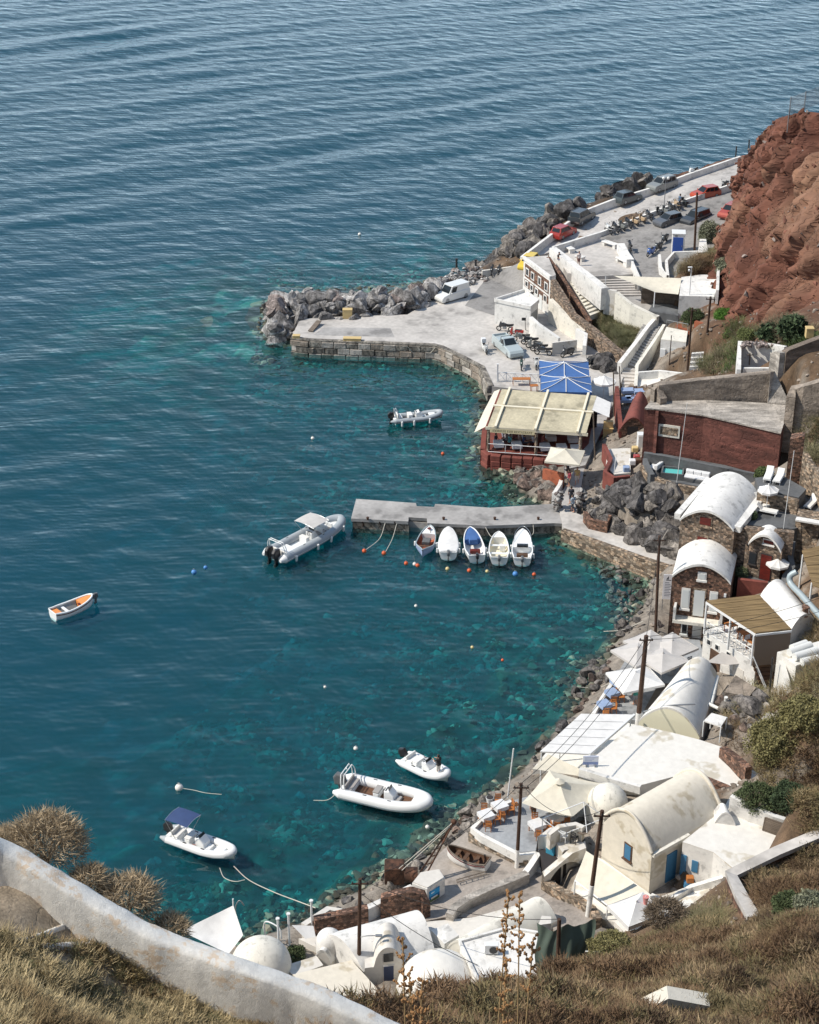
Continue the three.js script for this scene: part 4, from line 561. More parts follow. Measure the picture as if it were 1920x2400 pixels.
// ---------- white building and stairs ----------
{
  const hT = 6.4, A = P(1228, 604, hT), B = P(1291, 651, hT), Cc = P(1303, 645, hT), D = P(1284, 600, hT), o = thing('terrace_house', 'two storey white house with brick infill facing the quay', 'house', V(A.x, 1.6, A.z)), dn = (p, y) => V(p.x, y, p.z);
  wpart(o, 'wall', prism([A, B, Cc, D], hT - 0.01, 0.8), 'white');
  wpart(o, 'roof', prism([A, B, Cc, D].map((p) => p.clone()), hT + 0.06, hT - 0.004), 'concretePale');
  wpart(o, 'roof_edge', wallPts([A, B].map((p) => V(p.x, hT + 0.2, p.z)), 0.3, 0.36), 'white');
  const f = [dn(A, 1.7), dn(B, 1.7), dn(B, hT - 0.3), dn(A, hT - 0.3)];
  for (const [v0, v1] of [[0.58, 0.95], [0.3, 0.52]]) wpart(o, 'brick_panel', plate(...f, 0.06, 0.95, v0, v1, 0.03), 'rubbleRed');
  for (const [u, v0, v1] of [[0.16, 0.64, 0.86], [0.36, 0.64, 0.86], [0.62, 0.64, 0.88], [0.86, 0.62, 0.86], [0.15, 0.32, 0.5], [0.34, 0.32, 0.5], [0.52, 0.32, 0.5], [0.84, 0.3, 0.5]]) { const w = wpart(o, 'window', plate(...f, u - 0.06, u + 0.06, v0, v1, 0.07), 'white'); wpart(w, 'pane', plate(...f, u - 0.038, u + 0.038, v0 + 0.03, v1 - 0.03, 0.085), 'glassDark'); }
  for (const u of [0.5, 0.68]) wpart(o, 'door', plate(...f, u - 0.055, u + 0.055, 0, 0.4, 0.06), 'doorWhite');
  const low = thing('quay_shed', 'low white flat roofed shed on the quay', 'shed', P(1200, 760, 1.6)), q = plan([[1160, 706], [1229, 684], [1262, 708], [1244, 724]], 4.4);
  wpart(low, 'wall', prism(q, 4.39, 1), 'white'); wpart(low, 'parapet', wallPts([...q, q[0]].map((p) => V(p.x, 4.75, p.z)), 0.22, 0.4), 'white'); wpart(low, 'shutter', plate(V(q[3].x, 1.7, q[3].z), V(q[2].x, 1.7, q[2].z), V(q[2].x, 4.2, q[2].z), V(q[3].x, 4.2, q[3].z), 0.1, 0.9, 0.05, 0.8, 0.04), 'metalGrey');
  one('side_wall', wall([[1245, 742, 3.9], [1262, 758, 3.8], [1311, 792, 2.9]], 0.4, 2.6), 'white', 'sloping white wall behind the row of motorcycles', 'wall');
  one('boundary_wall', wall([[1291, 700, 4.4], [1330, 738, 3.9], [1373, 775, 3.2]], 0.5, 3), 'cream', 'peeling cream wall below the rubble bank', 'wall');
  one('signboard_wall', wall([[1294, 803, 3], [1352, 796, 3]], 0.25, 1.6), 'plasterGrey', 'grey wall panel at the end of the motorcycle row', 'wall');
  one('boundary_wall', wall([[1352, 770, 3.6], [1374, 782, 3.4], [1370, 810, 2.7]], 0.4, 2.4), 'white', 'short white wall beside the grey panel', 'wall');
  one('sign_post', [bar(P(1232, 775, 1.6), P(1231, 748, 3.6), 0.04), beam(P(1223, 748, 3.6), P(1233, 748, 3.6), 0.05, 0.35)], 'metalDark', 'dark signpost standing behind the motorcycles', 'sign');
}
// ---- stairs: every step a piece ----
function stairs(label, top, bot, n, m = 'concretePale', riserM) { // top and bottom edges: [[px, py], [px, py], h]
  const a = P(top[0][0], top[0][1], top[2]), b = P(top[1][0], top[1][1], top[2]), c = P(bot[0][0], bot[0][1], bot[2]), d = P(bot[1][0], bot[1][1], bot[2]), o = thing('stairs', label, 'stairs', V((c.x + d.x) / 2, bot[2], (c.z + d.z) / 2));
  for (let i = 0; i < n; i++) { const t0 = i / n, t1 = (i + 1) / n, y = mix(top[2], bot[2], t0), L0 = a.clone().lerp(c, t0), R0 = b.clone().lerp(d, t0), L1 = a.clone().lerp(c, t1), R1 = b.clone().lerp(d, t1); wpart(o, 'step', prism([L0, R0, R1, L1], y - 0.002 * i, y - (top[2] - bot[2]) / n - 0.5), m); }
  return o;
}
stairs('narrow stair of pale steps between brown stone wall and white parapet', [[1312, 618], [1330, 611], 5.9], [[1384, 742], [1408, 733], 2.9], 16, 'cream');
stairs('wide flight of grey steps down from the terrace', [[1386, 644], [1490, 640], 5.8], [[1440, 694], [1504, 694], 4.3], 9, 'concretePale');
stairs('long grey stair between white walls down to the quay', [[1520, 738], [1556, 752], 4.2], [[1458, 850], [1490, 862], 1.9], 18, 'concrete');
stairs('short grey steps at the foot of the long stair', [[1458, 860], [1492, 864], 1.95], [[1458, 912], [1486, 912], 1.0], 6, 'concretePale');
struct('stair_landing', prism(plan(PL.landing), null, 2.5), 'concrete', 'grey landing between the two stairs');
one('stair_wall', wall([[1542, 738, 5.0], [1520, 762, 4.3], [1490, 802, 3.6], [1452, 850, 2.9]], 0.45, 2.2), 'white', 'white wall on the seaward side of the long stair', 'wall');
one('stair_wall', wall([[1557, 760, 5], [1530, 802, 4.2], [1493, 856, 3], [1490, 905, 2.4]], 0.35, 2.4), 'cream', 'cream wall on the landward side of the long stair', 'wall');
one('stone_wall', wall([[1285, 602, 6.5], [1308, 634, 5.9], [1342, 688, 4.5], [1384, 752, 3.0]], 0.45, 4), 'rubbleRed', 'brown stone wall along the narrow stair', 'wall');
one('stone_wall', wall([[1297, 655, 6.3], [1325, 700, 5.2], [1345, 735, 4.3], [1392, 770, 3.7], [1440, 812, 3.1], [1468, 832, 2.7]], 0.7, 4), 'rubble', 'rough rubble bank wall below the narrow stair', 'wall');
// ---- shade sail, white shop block, walls beside it ----
{
  const c = [P(1438, 646, 7.2), P(1598, 652, 7.6), P(1590, 690, 6.9), P(1537, 685, 7.0)], rows = [];
  for (let j = 0; j <= 8; j++) { const row = []; for (let i = 0; i <= 12; i++) { const u = i / 12, v = j / 8, p = c[0].clone().lerp(c[1], u).lerp(c[3].clone().lerp(c[2], u), v); p.y -= 0.35 * Math.sin(Math.PI * u) * Math.sin(Math.PI * v); row.push(p); } rows.push(row); }
  const o = thing('shade_sail', 'large cream shade sail stretched over the stair landing', 'shade sail', P(1531, 743, 4.3)); wpart(o, 'sail', sheet(rows), 'canvasCream'); wpart(o, 'mast', bar(P(1531, 743, 4.2), P(1535, 684, 7.0), 0.06), 'metalWhite'); wpart(o, 'mast', bar(P(1418, 690, 5), P(1420, 648, 7.1), 0.05), 'metalWhite');
  const s = thing('white_shop', 'white flat roofed block with a dark open front under the shade sail', 'building', P(1630, 745, 4.3)), r = plan([[1597, 652], [1646, 646], [1687, 647], [1674, 698], [1592, 696]], 7.2);
  wpart(s, 'wall', prism(r, 7.19, 3.5), 'white'); wpart(s, 'roof', prism(r, 7.34, 7.195), 'white'); wpart(s, 'fin_wall', wall([[1684, 628, 8.6], [1682, 680, 8.6]], 0.3, 1.6), 'white');
  const back = plan([[1506, 660], [1600, 664]], 6.9); wpart(s, 'back_wall', prism([back[0], back[1], back[1].clone().add(V(0, 0, -0.3)), back[0].clone().add(V(0, 0, -0.3))], 6.9, 4), 'oldDark'); wpart(s, 'canopy_slab', prism(plan([[1504, 672], [1600, 676], [1600, 662], [1506, 658]], 6.7), 6.75, 6.5), 'plasterGrey'); wpart(s, 'counter', prism(plan([[1520, 728], [1590, 740], [1592, 726], [1530, 712]], 5.3), 5.3, 4.2), 'slateGrey');
  part(s, 'notice_board', box(0.06, 0.9, 0.7).rotateY(0.6).translate(-4.3, 0.0, -1.6), 'metalWhite');
  one('terracotta_planter', wall([[1590, 760, 5.0], [1610, 776, 4.9], [1648, 800, 4.7]], 0.6, 1.5), 'terracotta', 'terracotta wall stepping down beside the white house', 'wall');
  one('terracotta_wall', wall([[1630, 752, 6.2], [1652, 758, 6.2], [1690, 768, 6.4]], 0.4, 1.6), 'terracotta', 'orange terracotta wall under the green bushes', 'wall');
  one('terracotta_wall', wall([[1652, 770, 5.8], [1656, 800, 5.2], [1652, 815, 4.9]], 0.5, 2.2), 'terracotta', 'rust red wall standing behind the white steps', 'wall');
  const h = thing('white_cottage', 'small white cottage with a pale door beside the long stair', 'cottage', P(1580, 862, 2.2)), q = plan([[1549, 797], [1608, 804], [1612, 778], [1562, 768]], 4.9);
  wpart(h, 'wall', prism(q, 4.9, 1.2), 'white'); wpart(h, 'roof', prism(q, 5.0, 4.905), 'cream'); const ff = [V(q[0].x, 2.2, q[0].z), V(q[1].x, 2.2, q[1].z), V(q[1].x, 4.9, q[1].z), V(q[0].x, 4.9, q[0].z)]; wpart(h, 'door', plate(...ff, 0.34, 0.62, 0, 0.72, 0.05), 'doorWhite'); wpart(h, 'meter_box', plate(...ff, 0.02, 0.22, 0.3, 0.65, 0.2), 'metalWhite'); wpart(h, 'roof_rail', [0, 0.5, 1].map((t) => bar(q[3].clone().lerp(q[2], t), q[3].clone().lerp(q[2], t).add(V(0, 0.9, 0)), 0.03)).concat(bar(q[3].clone().add(V(0, 0.9, 0)), q[2].clone().add(V(0, 0.9, 0)), 0.03)), 'metalGrey');
  struct('white_yard', prism(plan(PL.yard), null, 0.5), 'whiteStained', 'whitewashed yard below the cottage');
  one('yard_wall', wall([[1496, 872, 3.0], [1545, 868, 3.2], [1600, 874, 3.6], [1668, 886, 4]], 0.3, 1.2), 'white', 'low white wall behind the whitewashed yard', 'wall');
  const s2 = stairs('short blue white steps beside the planted bank', [[1622, 826], [1650, 824], 4.6], [[1614, 878], [1646, 876], 2.9], 5, 'white');
}
{ // street lamps, posts, fence posts, kiosk
  const l = thing('street_lamp', 'street lamp with white globe at the edge of the coast road', 'lamp', P(1557, 480, 7.4)); part(l, 'post', cyl(0.06, 0.05, 3.4), 'metalGrey'); part(l, 'arm', bar(V(-0.3, 3.3, 0), V(0.3, 3.3, 0), 0.03), 'metalGrey'); for (const s of [-1, 1]) part(l, 'globe', new THREE.SphereGeometry(0.2, 12, 10).translate(s * 0.3, 3.5, 0), 'lampGlass');
  const l2 = thing('street_lamp', 'thin white lamp post on the white flat roof', 'lamp', P(1616, 692, 7.3)); part(l2, 'post', cyl(0.06, 0.05, 3.3), 'metalWhite'); part(l2, 'head', [rbox(0.5, 0.12, 0.2, -0.15, 3.2, 0, 0.05)], 'metalWhite'); part(l2, 'camera', rbox(0.2, 0.2, 0.3, -0.25, 2.85, 0.1, 0.05), 'metalWhite');
  utilityPole('tall wooden pole standing in the car park', [1628, 590], [1636, 455], 6.9, 7.4, 0.15, { arm: false });
  utilityPole('dark wooden pole leaning among the green bushes', [1653, 824], [1669, 702], 4.2, 6.4, 0.14);
  utilityPole('weathered pole beside the white steps', [1611, 872], [1624, 724], 3, 7.4, 0.13);
  utilityPole('thin pole beside the cottage door', [1568, 866], [1574, 786], 2.3, 4, 0.06, { arm: false });
  for (const [x, y, w] of [[1724, 372, 'nearer'], [1754, 356, 'farther']]) one('fence_post', bar(P(x, y, 9.8), P(x, y, 9.8).add(V(0, 1.7, 0)), 0.1), 'metalDark', w === 'nearer' ? 'dark fence post at the bend of the coast road' : 'dark fence post against the sea beyond the bend', 'post');
  const k = thing('portable_cabin', 'white cabin with a bright blue door in the car park', 'cabin', P(1588, 592, 6.6), -0.12); part(k, 'wall', rbox(1.5, 2.5, 1.5, 0, 0, 0, 0.05), 'white'); part(k, 'roof', rbox(1.65, 0.12, 1.65, 0, 2.5, 0, 0.05), 'metalWhite'); const d = part(k, 'door', rbox(1.2, 2.05, 0.06, -0.05, 0.08, 0.77, 0.02), 'doorBlueBright'); part(d, 'handle', box(0.05, 0.18, 0.06, 0.4, 1, 0.82), 'metalGrey'); part(k, 'vent', box(0.3, 0.2, 0.03, -0.3, 2.2, 0.765), 'metalGrey');
  one('white_pillar', prism(plan([[1636, 592], [1660, 590], [1655, 560], [1640, 560]], 8.2), 8.2, 5), 'white', 'white masonry pillar at the foot of the car park pole', 'pillar');
}
// ---------- vehicles ----------
const pt = (n, c) => tint('paint_' + n, c, { roughness: 0.25, phys: true, clearcoat: 0.6, clearcoatRoughness: 0.1 });
car('red hatchback at the lower end of the coast road', [1340, 545], [1300, 562], 5.2, pt('red', [0.36, 0.03, 0.022]));
car('black off roader parked against the sea wall', [1384, 508], [1342, 530], 6, pt('black', [0.03, 0.032, 0.035]), 'suv');
car('dark grey hatchback on the coast road', [1500, 465], [1442, 480], 7.1, pt('slate', [0.07, 0.085, 0.09]));
car('silver grey people carrier higher up the coast road', [1518, 452], [1584, 434], 7.9, pt('silver', [0.22, 0.23, 0.22]), 'mpv');
car('orange red hatchback at the kerb of the car park', [1622, 468], [1684, 458], 7.9, pt('orangered', [0.42, 0.065, 0.025]));
car('dark silver hatchback nearest the blue door cabin', [1536, 534], [1596, 520], 6.9, pt('steel', [0.1, 0.105, 0.115]));
car('black estate car behind the wooden pole', [1598, 534], [1662, 512], 7, pt('night', [0.035, 0.038, 0.042]), 'mpv');
car('red car half hidden behind the cliff corner', [1692, 516], [1728, 496], 7.9, pt('rustred', [0.4, 0.06, 0.03]));
car('yellow hatchback behind the white terrace house', [1226, 638], [1252, 614], 3.6, pt('yellow', [0.72, 0.5, 0.03]));
car('white panel van parked by the breakwater rocks', [1018, 712], [1100, 688], 1.62, pt('white', [0.72, 0.73, 0.71]), 'van', 'vehicles on the quay');
car('pale blue pickup truck parked on the quay', [1208, 838], [1172, 808], 1.62, pt('paleblue', [0.42, 0.48, 0.49]), 'pickup', 'vehicles on the quay');
{
  const blk = pt('black', [0.03, 0.032, 0.035]), slv = pt('silver', [0.22, 0.23, 0.22]), wht = pt('white', [0.72, 0.73, 0.71]), red = pt('red', [0.36, 0.03, 0.022]), tan = pt('tan', [0.5, 0.36, 0.22]), blu = pt('blue', [0.04, 0.12, 0.4]), teal = pt('green', [0.04, 0.08, 0.06]);
  const g1 = 'motorbikes along the kerb of the car park', g2 = 'motorcycles lined up beside the white shed';
  const kerb = [[1424, 548, wht, 'white scooter at the seaward end of the kerb row'], [1440, 544, blk, 'black scooter second from the end of the kerb row'], [1455, 539, slv, 'silver scooter third from the end of the kerb row'], [1470, 534, blk, 'black scooter in the middle of the kerb row'], [1486, 528, tan, 'tan scooter beyond the middle of the kerb row'], [1502, 522, tan, 'tan scooter next to the gap in the kerb row'], [1518, 516, blk, 'black scooter at the gap in the kerb row'], [1542, 507, blk, 'black motorcycle just past the gap in the kerb row'], [1556, 503, slv, 'silver motorcycle below the globe lamp'], [1570, 497, blk, 'black motorcycle right of the globe lamp'], [1584, 492, tan, 'tan motorcycle beside the black one near the red car'], [1600, 484, blk, 'black motorcycle at the upper end of the kerb row']];
  for (const [x, y, m, l] of kerb) bike(l, [x - 9, y - 8], [x + 13, y + 5], 6.2 + (x - 1424) * 0.0088, m, rnd() < 0.5 ? 'motorcycle' : 'scooter', g1);
  bike('white touring motorcycle ridden up the coast road', [1610, 416], [1636, 408], 8.6, wht, 'motorcycle'); bike('dark scooter at the cliff foot by the road bend', [1690, 446], [1706, 438], 8.6, blk, 'scooter');
  bike('dark scooter parked next to the blue door cabin', [1548, 574], [1566, 562], 6.7, blk); bike('blue scooter with white fairing on the ramp', [1512, 606], [1536, 592], 6.3, blu); bike('black scooter behind the blue one on the ramp', [1532, 592], [1552, 582], 6.4, blk); bike('dark motorcycle beside the inner terrace parapet', [1472, 580], [1480, 594], 6.2, blk, 'motorcycle');
  const row = [[1182, 776, blk], [1206, 788, red], [1220, 800, slv], [1240, 808, blk], [1250, 816, slv], [1262, 824, blk], [1272, 832, blk]], names = ['first', 'second', 'third', 'fourth', 'fifth', 'sixth', 'seventh'];
  row.forEach(([x, y, m], i) => bike(names[i] + ' motorcycle of the row beside the white shed, counted from the breakwater', [x - 14, y - 1], [x + 16, y + 2], 1.62, m, i % 3 === 1 ? 'scooter' : 'motorcycle', g2));
  for (const [x, l] of [[1150, 'black motorcycle at the seaward side of the ramp road'], [1166, 'second black motorcycle beside the ramp road wall']]) bike(l, [x, 652], [x + 6, 634], 1.9, blk, 'motorcycle');
  const ws = bike('white delivery scooter with a box on the quay', [1144, 836], [1130, 816], 1.62, wht); part(ws, 'delivery_box', rbox(0.5, 0.5, 0.5, -0.75, 0.92, 0, 0.04), 'metalWhite');
  bike('dark green quad bike near the blue parasols', [1222, 874], [1222, 852], 1.62, teal, 'motorcycle'); bike('white scooter squeezed beside the blue parasol', [1256, 874], [1258, 850], 1.62, wht); bike('black scooter parked behind the blue parasols', [1318, 838], [1340, 832], 1.62, blk); bike('dark scooter under the rubble bank', [1374, 862], [1392, 856], 1.62, blk); bike('old scooter in the shed yard', [1232, 706], [1244, 702], 2.2, blk);
}
person('person in white top standing by the terrace bench', P(1356, 622, 5.92), -1.2, 'stand', [0.7, 0.6, 0.55], [0.3, 0.15, 0.12]);
person('person in black sitting at the top of the narrow stair', P(1310, 616, 5.92), -0.9, 'sit', [0.05, 0.04, 0.04], [0.2, 0.2, 0.24]);
person('person in blue shirt among the motorcycles of the kerb row', P(1592, 486, 7.7), 0.4, 'stand', [0.1, 0.16, 0.24], [0.06, 0.06, 0.07]);
{ // quay details
  const bx = (name, label, cat, a, w, h2, d, m, turn = 0, y = 1.62) => { const o = thing(name, label, cat, P(a[0], a[1], y), turn); part(o, 'case', rbox(w, h2, d, 0, 0, 0, 0.03), m); part(o, 'lid', rbox(w + 0.06, 0.07, d + 0.06, 0, h2, 0, 0.03), m); return o; };
  bx('storage_box', 'yellow box standing at the foot of the breakwater', 'box', [815, 745], 1.1, 1.05, 0.7, 'yellow'); bx('mooring_step', 'yellow timber step set in the quay edge', 'step', [826, 798], 2, 0.3, 0.7, 'yellow', -0.05); bx('mooring_step', 'small yellow timber step at the quay corner', 'step', [695, 792], 0.8, 0.3, 0.6, 'yellow', -0.05);
  one('gangplank', beam(P(728, 776, 1.7), P(748, 752, 2.0), 0.6, 0.1), 'woodGrey', 'grey gangplank lying on the quay end', 'plank');
  for (const [x, y, l] of [[705, 806, 'black tyre fender hanging at the quay corner'], [1012, 818, 'black tyre fender hanging at the bend of the quay']]) one('tyre_fender', new THREE.TorusGeometry(0.38, 0.14, 8, 18), 'rubber', l, 'tyre', undefined, P(x, y, 0.9).add(V(0, 0, 0.35)));
  one('mooring_rope', tube([P(955, 812, 1.5), P(975, 832, 0.4), P(1000, 834, 0.3), P(1020, 815, 1.6)], 0.04, 24), 'rope', 'pale rope draped over the quay wall', 'rope');
  for (const [x, y, l] of [[1070, 628, 'dark bollard on the stone heap'], [1115, 630, 'dark bollard at the end of the stone heap']]) one('bollard', [cyl(0.14, 0.12, 1.2), cyl(0.18, 0.18, 0.12, 0, 1.1)], 'metalDark', l, 'bollard', undefined, P(x, y, 1.7));
  one('parapet_wall', wall([[1130, 634, 2.5], [1175, 628, 2.6], [1215, 622, 3.2]], 0.3, 1.2), 'plasterGrey', 'low grey wall at the seaward edge of the ramp road', 'wall');
}
// ---------- breakwater ----------
const boulderMats = [[0.66, 0.63, 0.61], [0.55, 0.525, 0.505], [0.76, 0.73, 0.71], [0.46, 0.435, 0.42], [0.56, 0.46, 0.42], [0.88, 0.85, 0.82]].map((c, i) => { const m = mats.boulder.clone(); m.color = C(...c); m.name = 'boulder_tone_' + i; return m; });
{
  const o = thing('rock_breakwater', 'breakwater of heaped grey boulders beyond the quay', 'breakwater', P(800, 720, 0)), crest = [[646, 728, 2.4], [662, 700, 3.2], [740, 692, 3.6], [830, 690, 3.6], [930, 686, 3.5], [1045, 668, 2.9]].map((q) => P(...q));
  const c = new THREE.CatmullRomCurve3(crest); let k = 0;
  for (let i = 0; i < 350; i++) { const t = rnd(), p = c.getPoint(t), off = (rnd() + rnd() - 1) * 7 * (1 - 0.4 * t), top = p.y * Math.max(0.1, 1 - Math.abs(off) / 6.5) , r = R(0.6, 1.45) * (1 - 0.2 * t); const yy = mix(-0.8, top, Math.sqrt(rnd())); if (t > 0.04 && off > 2.6 && yy > 0.3 && off > 4.6 * (1 - 0.5 * t)) continue; const g = stone(r, R(0.85, 1.3), R(0.6, 0.95), R(0.75, 1.1)).rotateY(rnd() * 6).rotateX(R(-0.5, 0.5)).translate(p.x + R(-0.5, 0.5), yy, p.z + off * 0.9 - 0.6); wpart(o, 'boulder', g, boulderMats[Math.floor(rnd() * 6)]); k++; }
  for (let i = 0; i < 26; i++) { const q = P(R(628, 690), R(745, 800), 0.2), g = stone(R(0.4, 0.9), R(0.8, 1.2), 0.7, 1).translate(q.x, R(-0.6, 0.3), q.z); wpart(o, 'boulder', g, boulderMats[Math.floor(rnd() * 5)]); }
  const s = thing('stone_heap', 'pale rubble heap between the van and the sea', 'stone heap', P(1080, 665, 1.6));
  for (let i = 0; i < 150; i++) { const t = rnd(), q = P(mix(1030, 1140, t), mix(662, 640, t) + R(-10, 24), 1.4), g = stone(R(0.2, 0.42), 1.2, 0.8, 1, 0).translate(q.x, 1.5 + R(0, 0.8) * (1 - Math.abs(t - 0.45)), q.z); wpart(s, 'stone', g, boulderMats[[2, 5, 5, 4][i % 4]]); }
}

// ---------- waterfront restaurant ----------
const HO = (label, cat, name, px, h) => thing(name, label, cat, P(px[0], px[1], h));
{
  // zoomed survey: roof corners at eaves height
  const A = P(1138, 1000, 4.1), B = P(1378, 1016, 4.1), Cc = P(1402, 928, 5.0), D = P(1172, 912, 5.0), fl = 1.5, o = HO('waterfront restaurant with a cream ribbed pergola roof over dining tables', 'restaurant', 'restaurant_pergola', [1260, 1080], 1.5);
  const at = (u, v, e = 0) => A.clone().lerp(B, u).lerp(D.clone().lerp(Cc, u), v).add(V(0, e, 0));
  for (const [u0, u1] of [[0.02, 0.5], [0.5, 0.985]]) for (const [v0, v1] of [[0, 0.53], [0.545, 1]]) { const rows = [], n = 44; for (let j = 0; j <= n; j++) rows.push([at(u0, mix(v0, v1, j / n), 0.05 * (j % 2)), at(u1, mix(v0, v1, j / n), 0.05 * (j % 2))]); wpart(o, 'roof_panel', join([sheet(rows), sheet(rows.map((r) => r.map((p) => p.clone().add(V(0, -0.06, 0)))))]), 'roofCream'); }
  for (const u of [0.1, 0.49, 0.9]) for (const [v0, v1] of [[-0.02, 0.52], [0.55, 1.02]]) wpart(o, 'roof_beam', beam(at(u, v0, 0.16), at(u, v1, 0.16), 0.22, 0.18), 'roofBeam');
  wpart(o, 'ridge_beam', beam(at(0, 0.535, 0.1), at(1, 0.535, 0.1), 0.3, 0.12), 'roofBeam'); wpart(o, 'eaves_beam', beam(at(0, 0.01, -0.18), at(1, 0.01, -0.18), 0.16, 0.26), 'roofBeam');
  wpart(o, 'side_awning', sheet([[at(0, 0, 0), at(0, 0.5, 0), at(0, 1, 0)], [at(-0.11, 0.0, -0.7), at(-0.09, 0.5, -0.45), at(-0.06, 1, -0.3)]]), 'canvasCream');
  wpart(o, 'side_awning', sheet([[at(0.98, 0.6, 0.05), at(0.98, 1, 0)], [at(1.16, 0.5, -0.2), at(1.14, 0.9, -0.2)]]), 'canvasWhite');
  const floor = plan([[1138, 1056], [1352, 1070], [1420, 1010], [1400, 930], [1165, 915]], fl); wpart(o, 'floor', prism(floor, fl, 0.2), 'redPaint');
  for (const u of [0.03, 0.5, 0.93]) { const p = at(u, 0.02), b = V(p.x, fl, p.z); const ps = wpart(o, 'post', cyl(0.16, 0.15, 2.5, b.x, fl, b.z, 10), 'stoneWhite'); }
  for (const u of [0.03, 0.5, 0.93]) { const p = at(u, 0.97); wpart(o, 'post', cyl(0.1, 0.1, 3.4, p.x, fl, p.z, 10), 'woodPole'); }
  wpart(o, 'railing', [0.9, 0.05].map((y) => bar(V(at(0.03, 0).x, fl + y, at(0.03, 0).z + 0.2), V(at(0.92, 0).x, fl + y, at(0.92, 0).z + 0.2), 0.035)).concat([0.2, 0.35, 0.65, 0.8].map((u) => bar(V(at(u, 0).x, fl, at(u, 0).z + 0.2), V(at(u, 0).x, fl + 0.9, at(u, 0).z + 0.2), 0.03))), 'metalWhite');
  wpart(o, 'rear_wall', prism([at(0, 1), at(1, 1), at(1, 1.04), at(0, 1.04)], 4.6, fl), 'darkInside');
  { const c = document.createElement('canvas'); c.width = 512; c.height = 40; const x = c.getContext('2d'); x.fillStyle = '#d9cda6'; x.fillRect(0, 0, 512, 40); x.fillStyle = '#3b3428'; x.font = 'bold 30px serif'; x.textAlign = 'center'; x.fillText('AMMOUDI FISH RESTAURANT', 256, 31, 490); const t = new THREE.CanvasTexture(c); t.colorSpace = THREE.SRGBColorSpace; const L = at(0.04, 0), Rr = at(0.48, 0), g = new THREE.PlaneGeometry(L.distanceTo(Rr), 0.42); const q = new THREE.Mesh(g, new THREE.MeshStandardMaterial({ map: t, roughness: 0.8 })); q.name = 'name_board'; const m = L.clone().lerp(Rr, 0.5), d = Rr.clone().sub(L); q.position.copy(m).sub(o.position).add(V(0.03, -0.3, 0.14)); q.rotation.y = Math.atan2(-d.z, d.x); q.userData.label = 'cream name board lettered AMMOUDI FISH RESTAURANT'; o.add(q); }
  // red terrace wall of rough blocks
  const w = HO('red painted rough stone wall under the restaurant', 'wall', 'sea_wall', [1250, 1090], 0), line = [[1134, 1052], [1150, 1064], [1250, 1072], [1352, 1080]].map(([x, y]) => P(x, y, 1.5));
  for (let i = 0; i < 3; i++) { const a = line[i], b = line[i + 1], L = a.distanceTo(b), n = Math.max(1, Math.round(L / 1.1)); for (let r2 = 0; r2 < 3; r2++) for (let k = 0; k < n; k++) { const c = a.clone().lerp(b, (k + 0.5) / n), d = b.clone().sub(a).normalize(), g = rbox(L / n - 0.03 + R(-0.1, 0.05), 0.56, R(0.5, 0.8), 0, 0, 0, 0.08).rotateY(Math.atan2(-d.z, d.x) + R(-0.05, 0.05)).translate(c.x, 0.9 - r2 * 0.56, c.z + R(0, 0.15)); wpart(w, 'block', g, 'redPaint'); } }
  one('sea_wall', wall([[1132, 1052, 1.5], [1136, 1000, 1.5], [1160, 925, 1.5]], 0.5, 1.9), 'redPaint', 'red wall on the seaward side of the restaurant', 'wall');
  const spots = [[0.12, 0.1], [0.3, 0.1], [0.58, 0.1], [0.74, 0.12], [0.88, 0.12], [0.16, 0.42], [0.36, 0.42], [0.6, 0.42], [0.82, 0.42]], nm = ['first', 'second', 'third', 'fourth', 'fifth'];
  spots.forEach(([u, v], i) => { const p = at(u, v); p.y = fl + 0.01; table(nm[i < 5 ? i : i - 5] + (i < 5 ? ' white clothed table at the restaurant railing, from the sea end' : ' white clothed table of the back row, counted from the sea'), p, 0.1, 'cloth', 0.9, 0.9, i < 5 ? 'front restaurant tables' : 'back restaurant tables', 0.45); });
  const wear = [[0.06, 0.05, 0.07], [0.35, 0.33, 0.35], [0.1, 0.32, 0.34], [0.5, 0.4, 0.36], [0.05, 0.07, 0.15], [0.6, 0.6, 0.6], [0.3, 0.1, 0.09]];
  const who = [[0.08, 0.2, 'black'], [0.17, 0.26, 'grey'], [0.22, 0.2, 'turquoise'], [0.3, 0.28, 'beige'], [0.36, 0.22, 'navy'], [0.44, 0.26, 'white'], [0.54, 0.28, 'dark red']];
  who.forEach(([u, v, n2], i) => { const p = at(u, v); p.y = fl; person('diner in a ' + n2 + ' top seated under the restaurant roof', p, R(-0.5, 0.5) + (i % 2 ? 3.14 : 0), 'sit', wear[i], [0.08, 0.08, 0.1], undefined, 'restaurant diners'); });
}
for (const [px, py, l] of [[1320, 872, 'blue square parasol with white ribs, the one behind'], [1324, 908, 'blue square parasol with white ribs nearest the restaurant roof']]) parasol(l, P(px, py + 44, 1.6), -0.06, { w: 5.2, d: 4.3, rise: 0.7, hgt: 2.5, m: 'canvasBlue', ribs: true, group: 'blue parasols behind the restaurant', valance: 0.25 });
parasol('white scalloped parasol beside the foot of the long stair', P(1414, 936, 1.6), 0, { w: 2.5, n: 10, rise: 0.6, hgt: 2.1, group: 'white parasols' });
parasol('white square parasol above the orange wall', P(1322, 1120, 1.7), -0.25, { w: 3.3, d: 3.3, rise: 0.7, hgt: 2.3, m: 'canvasCream', group: 'white parasols' });
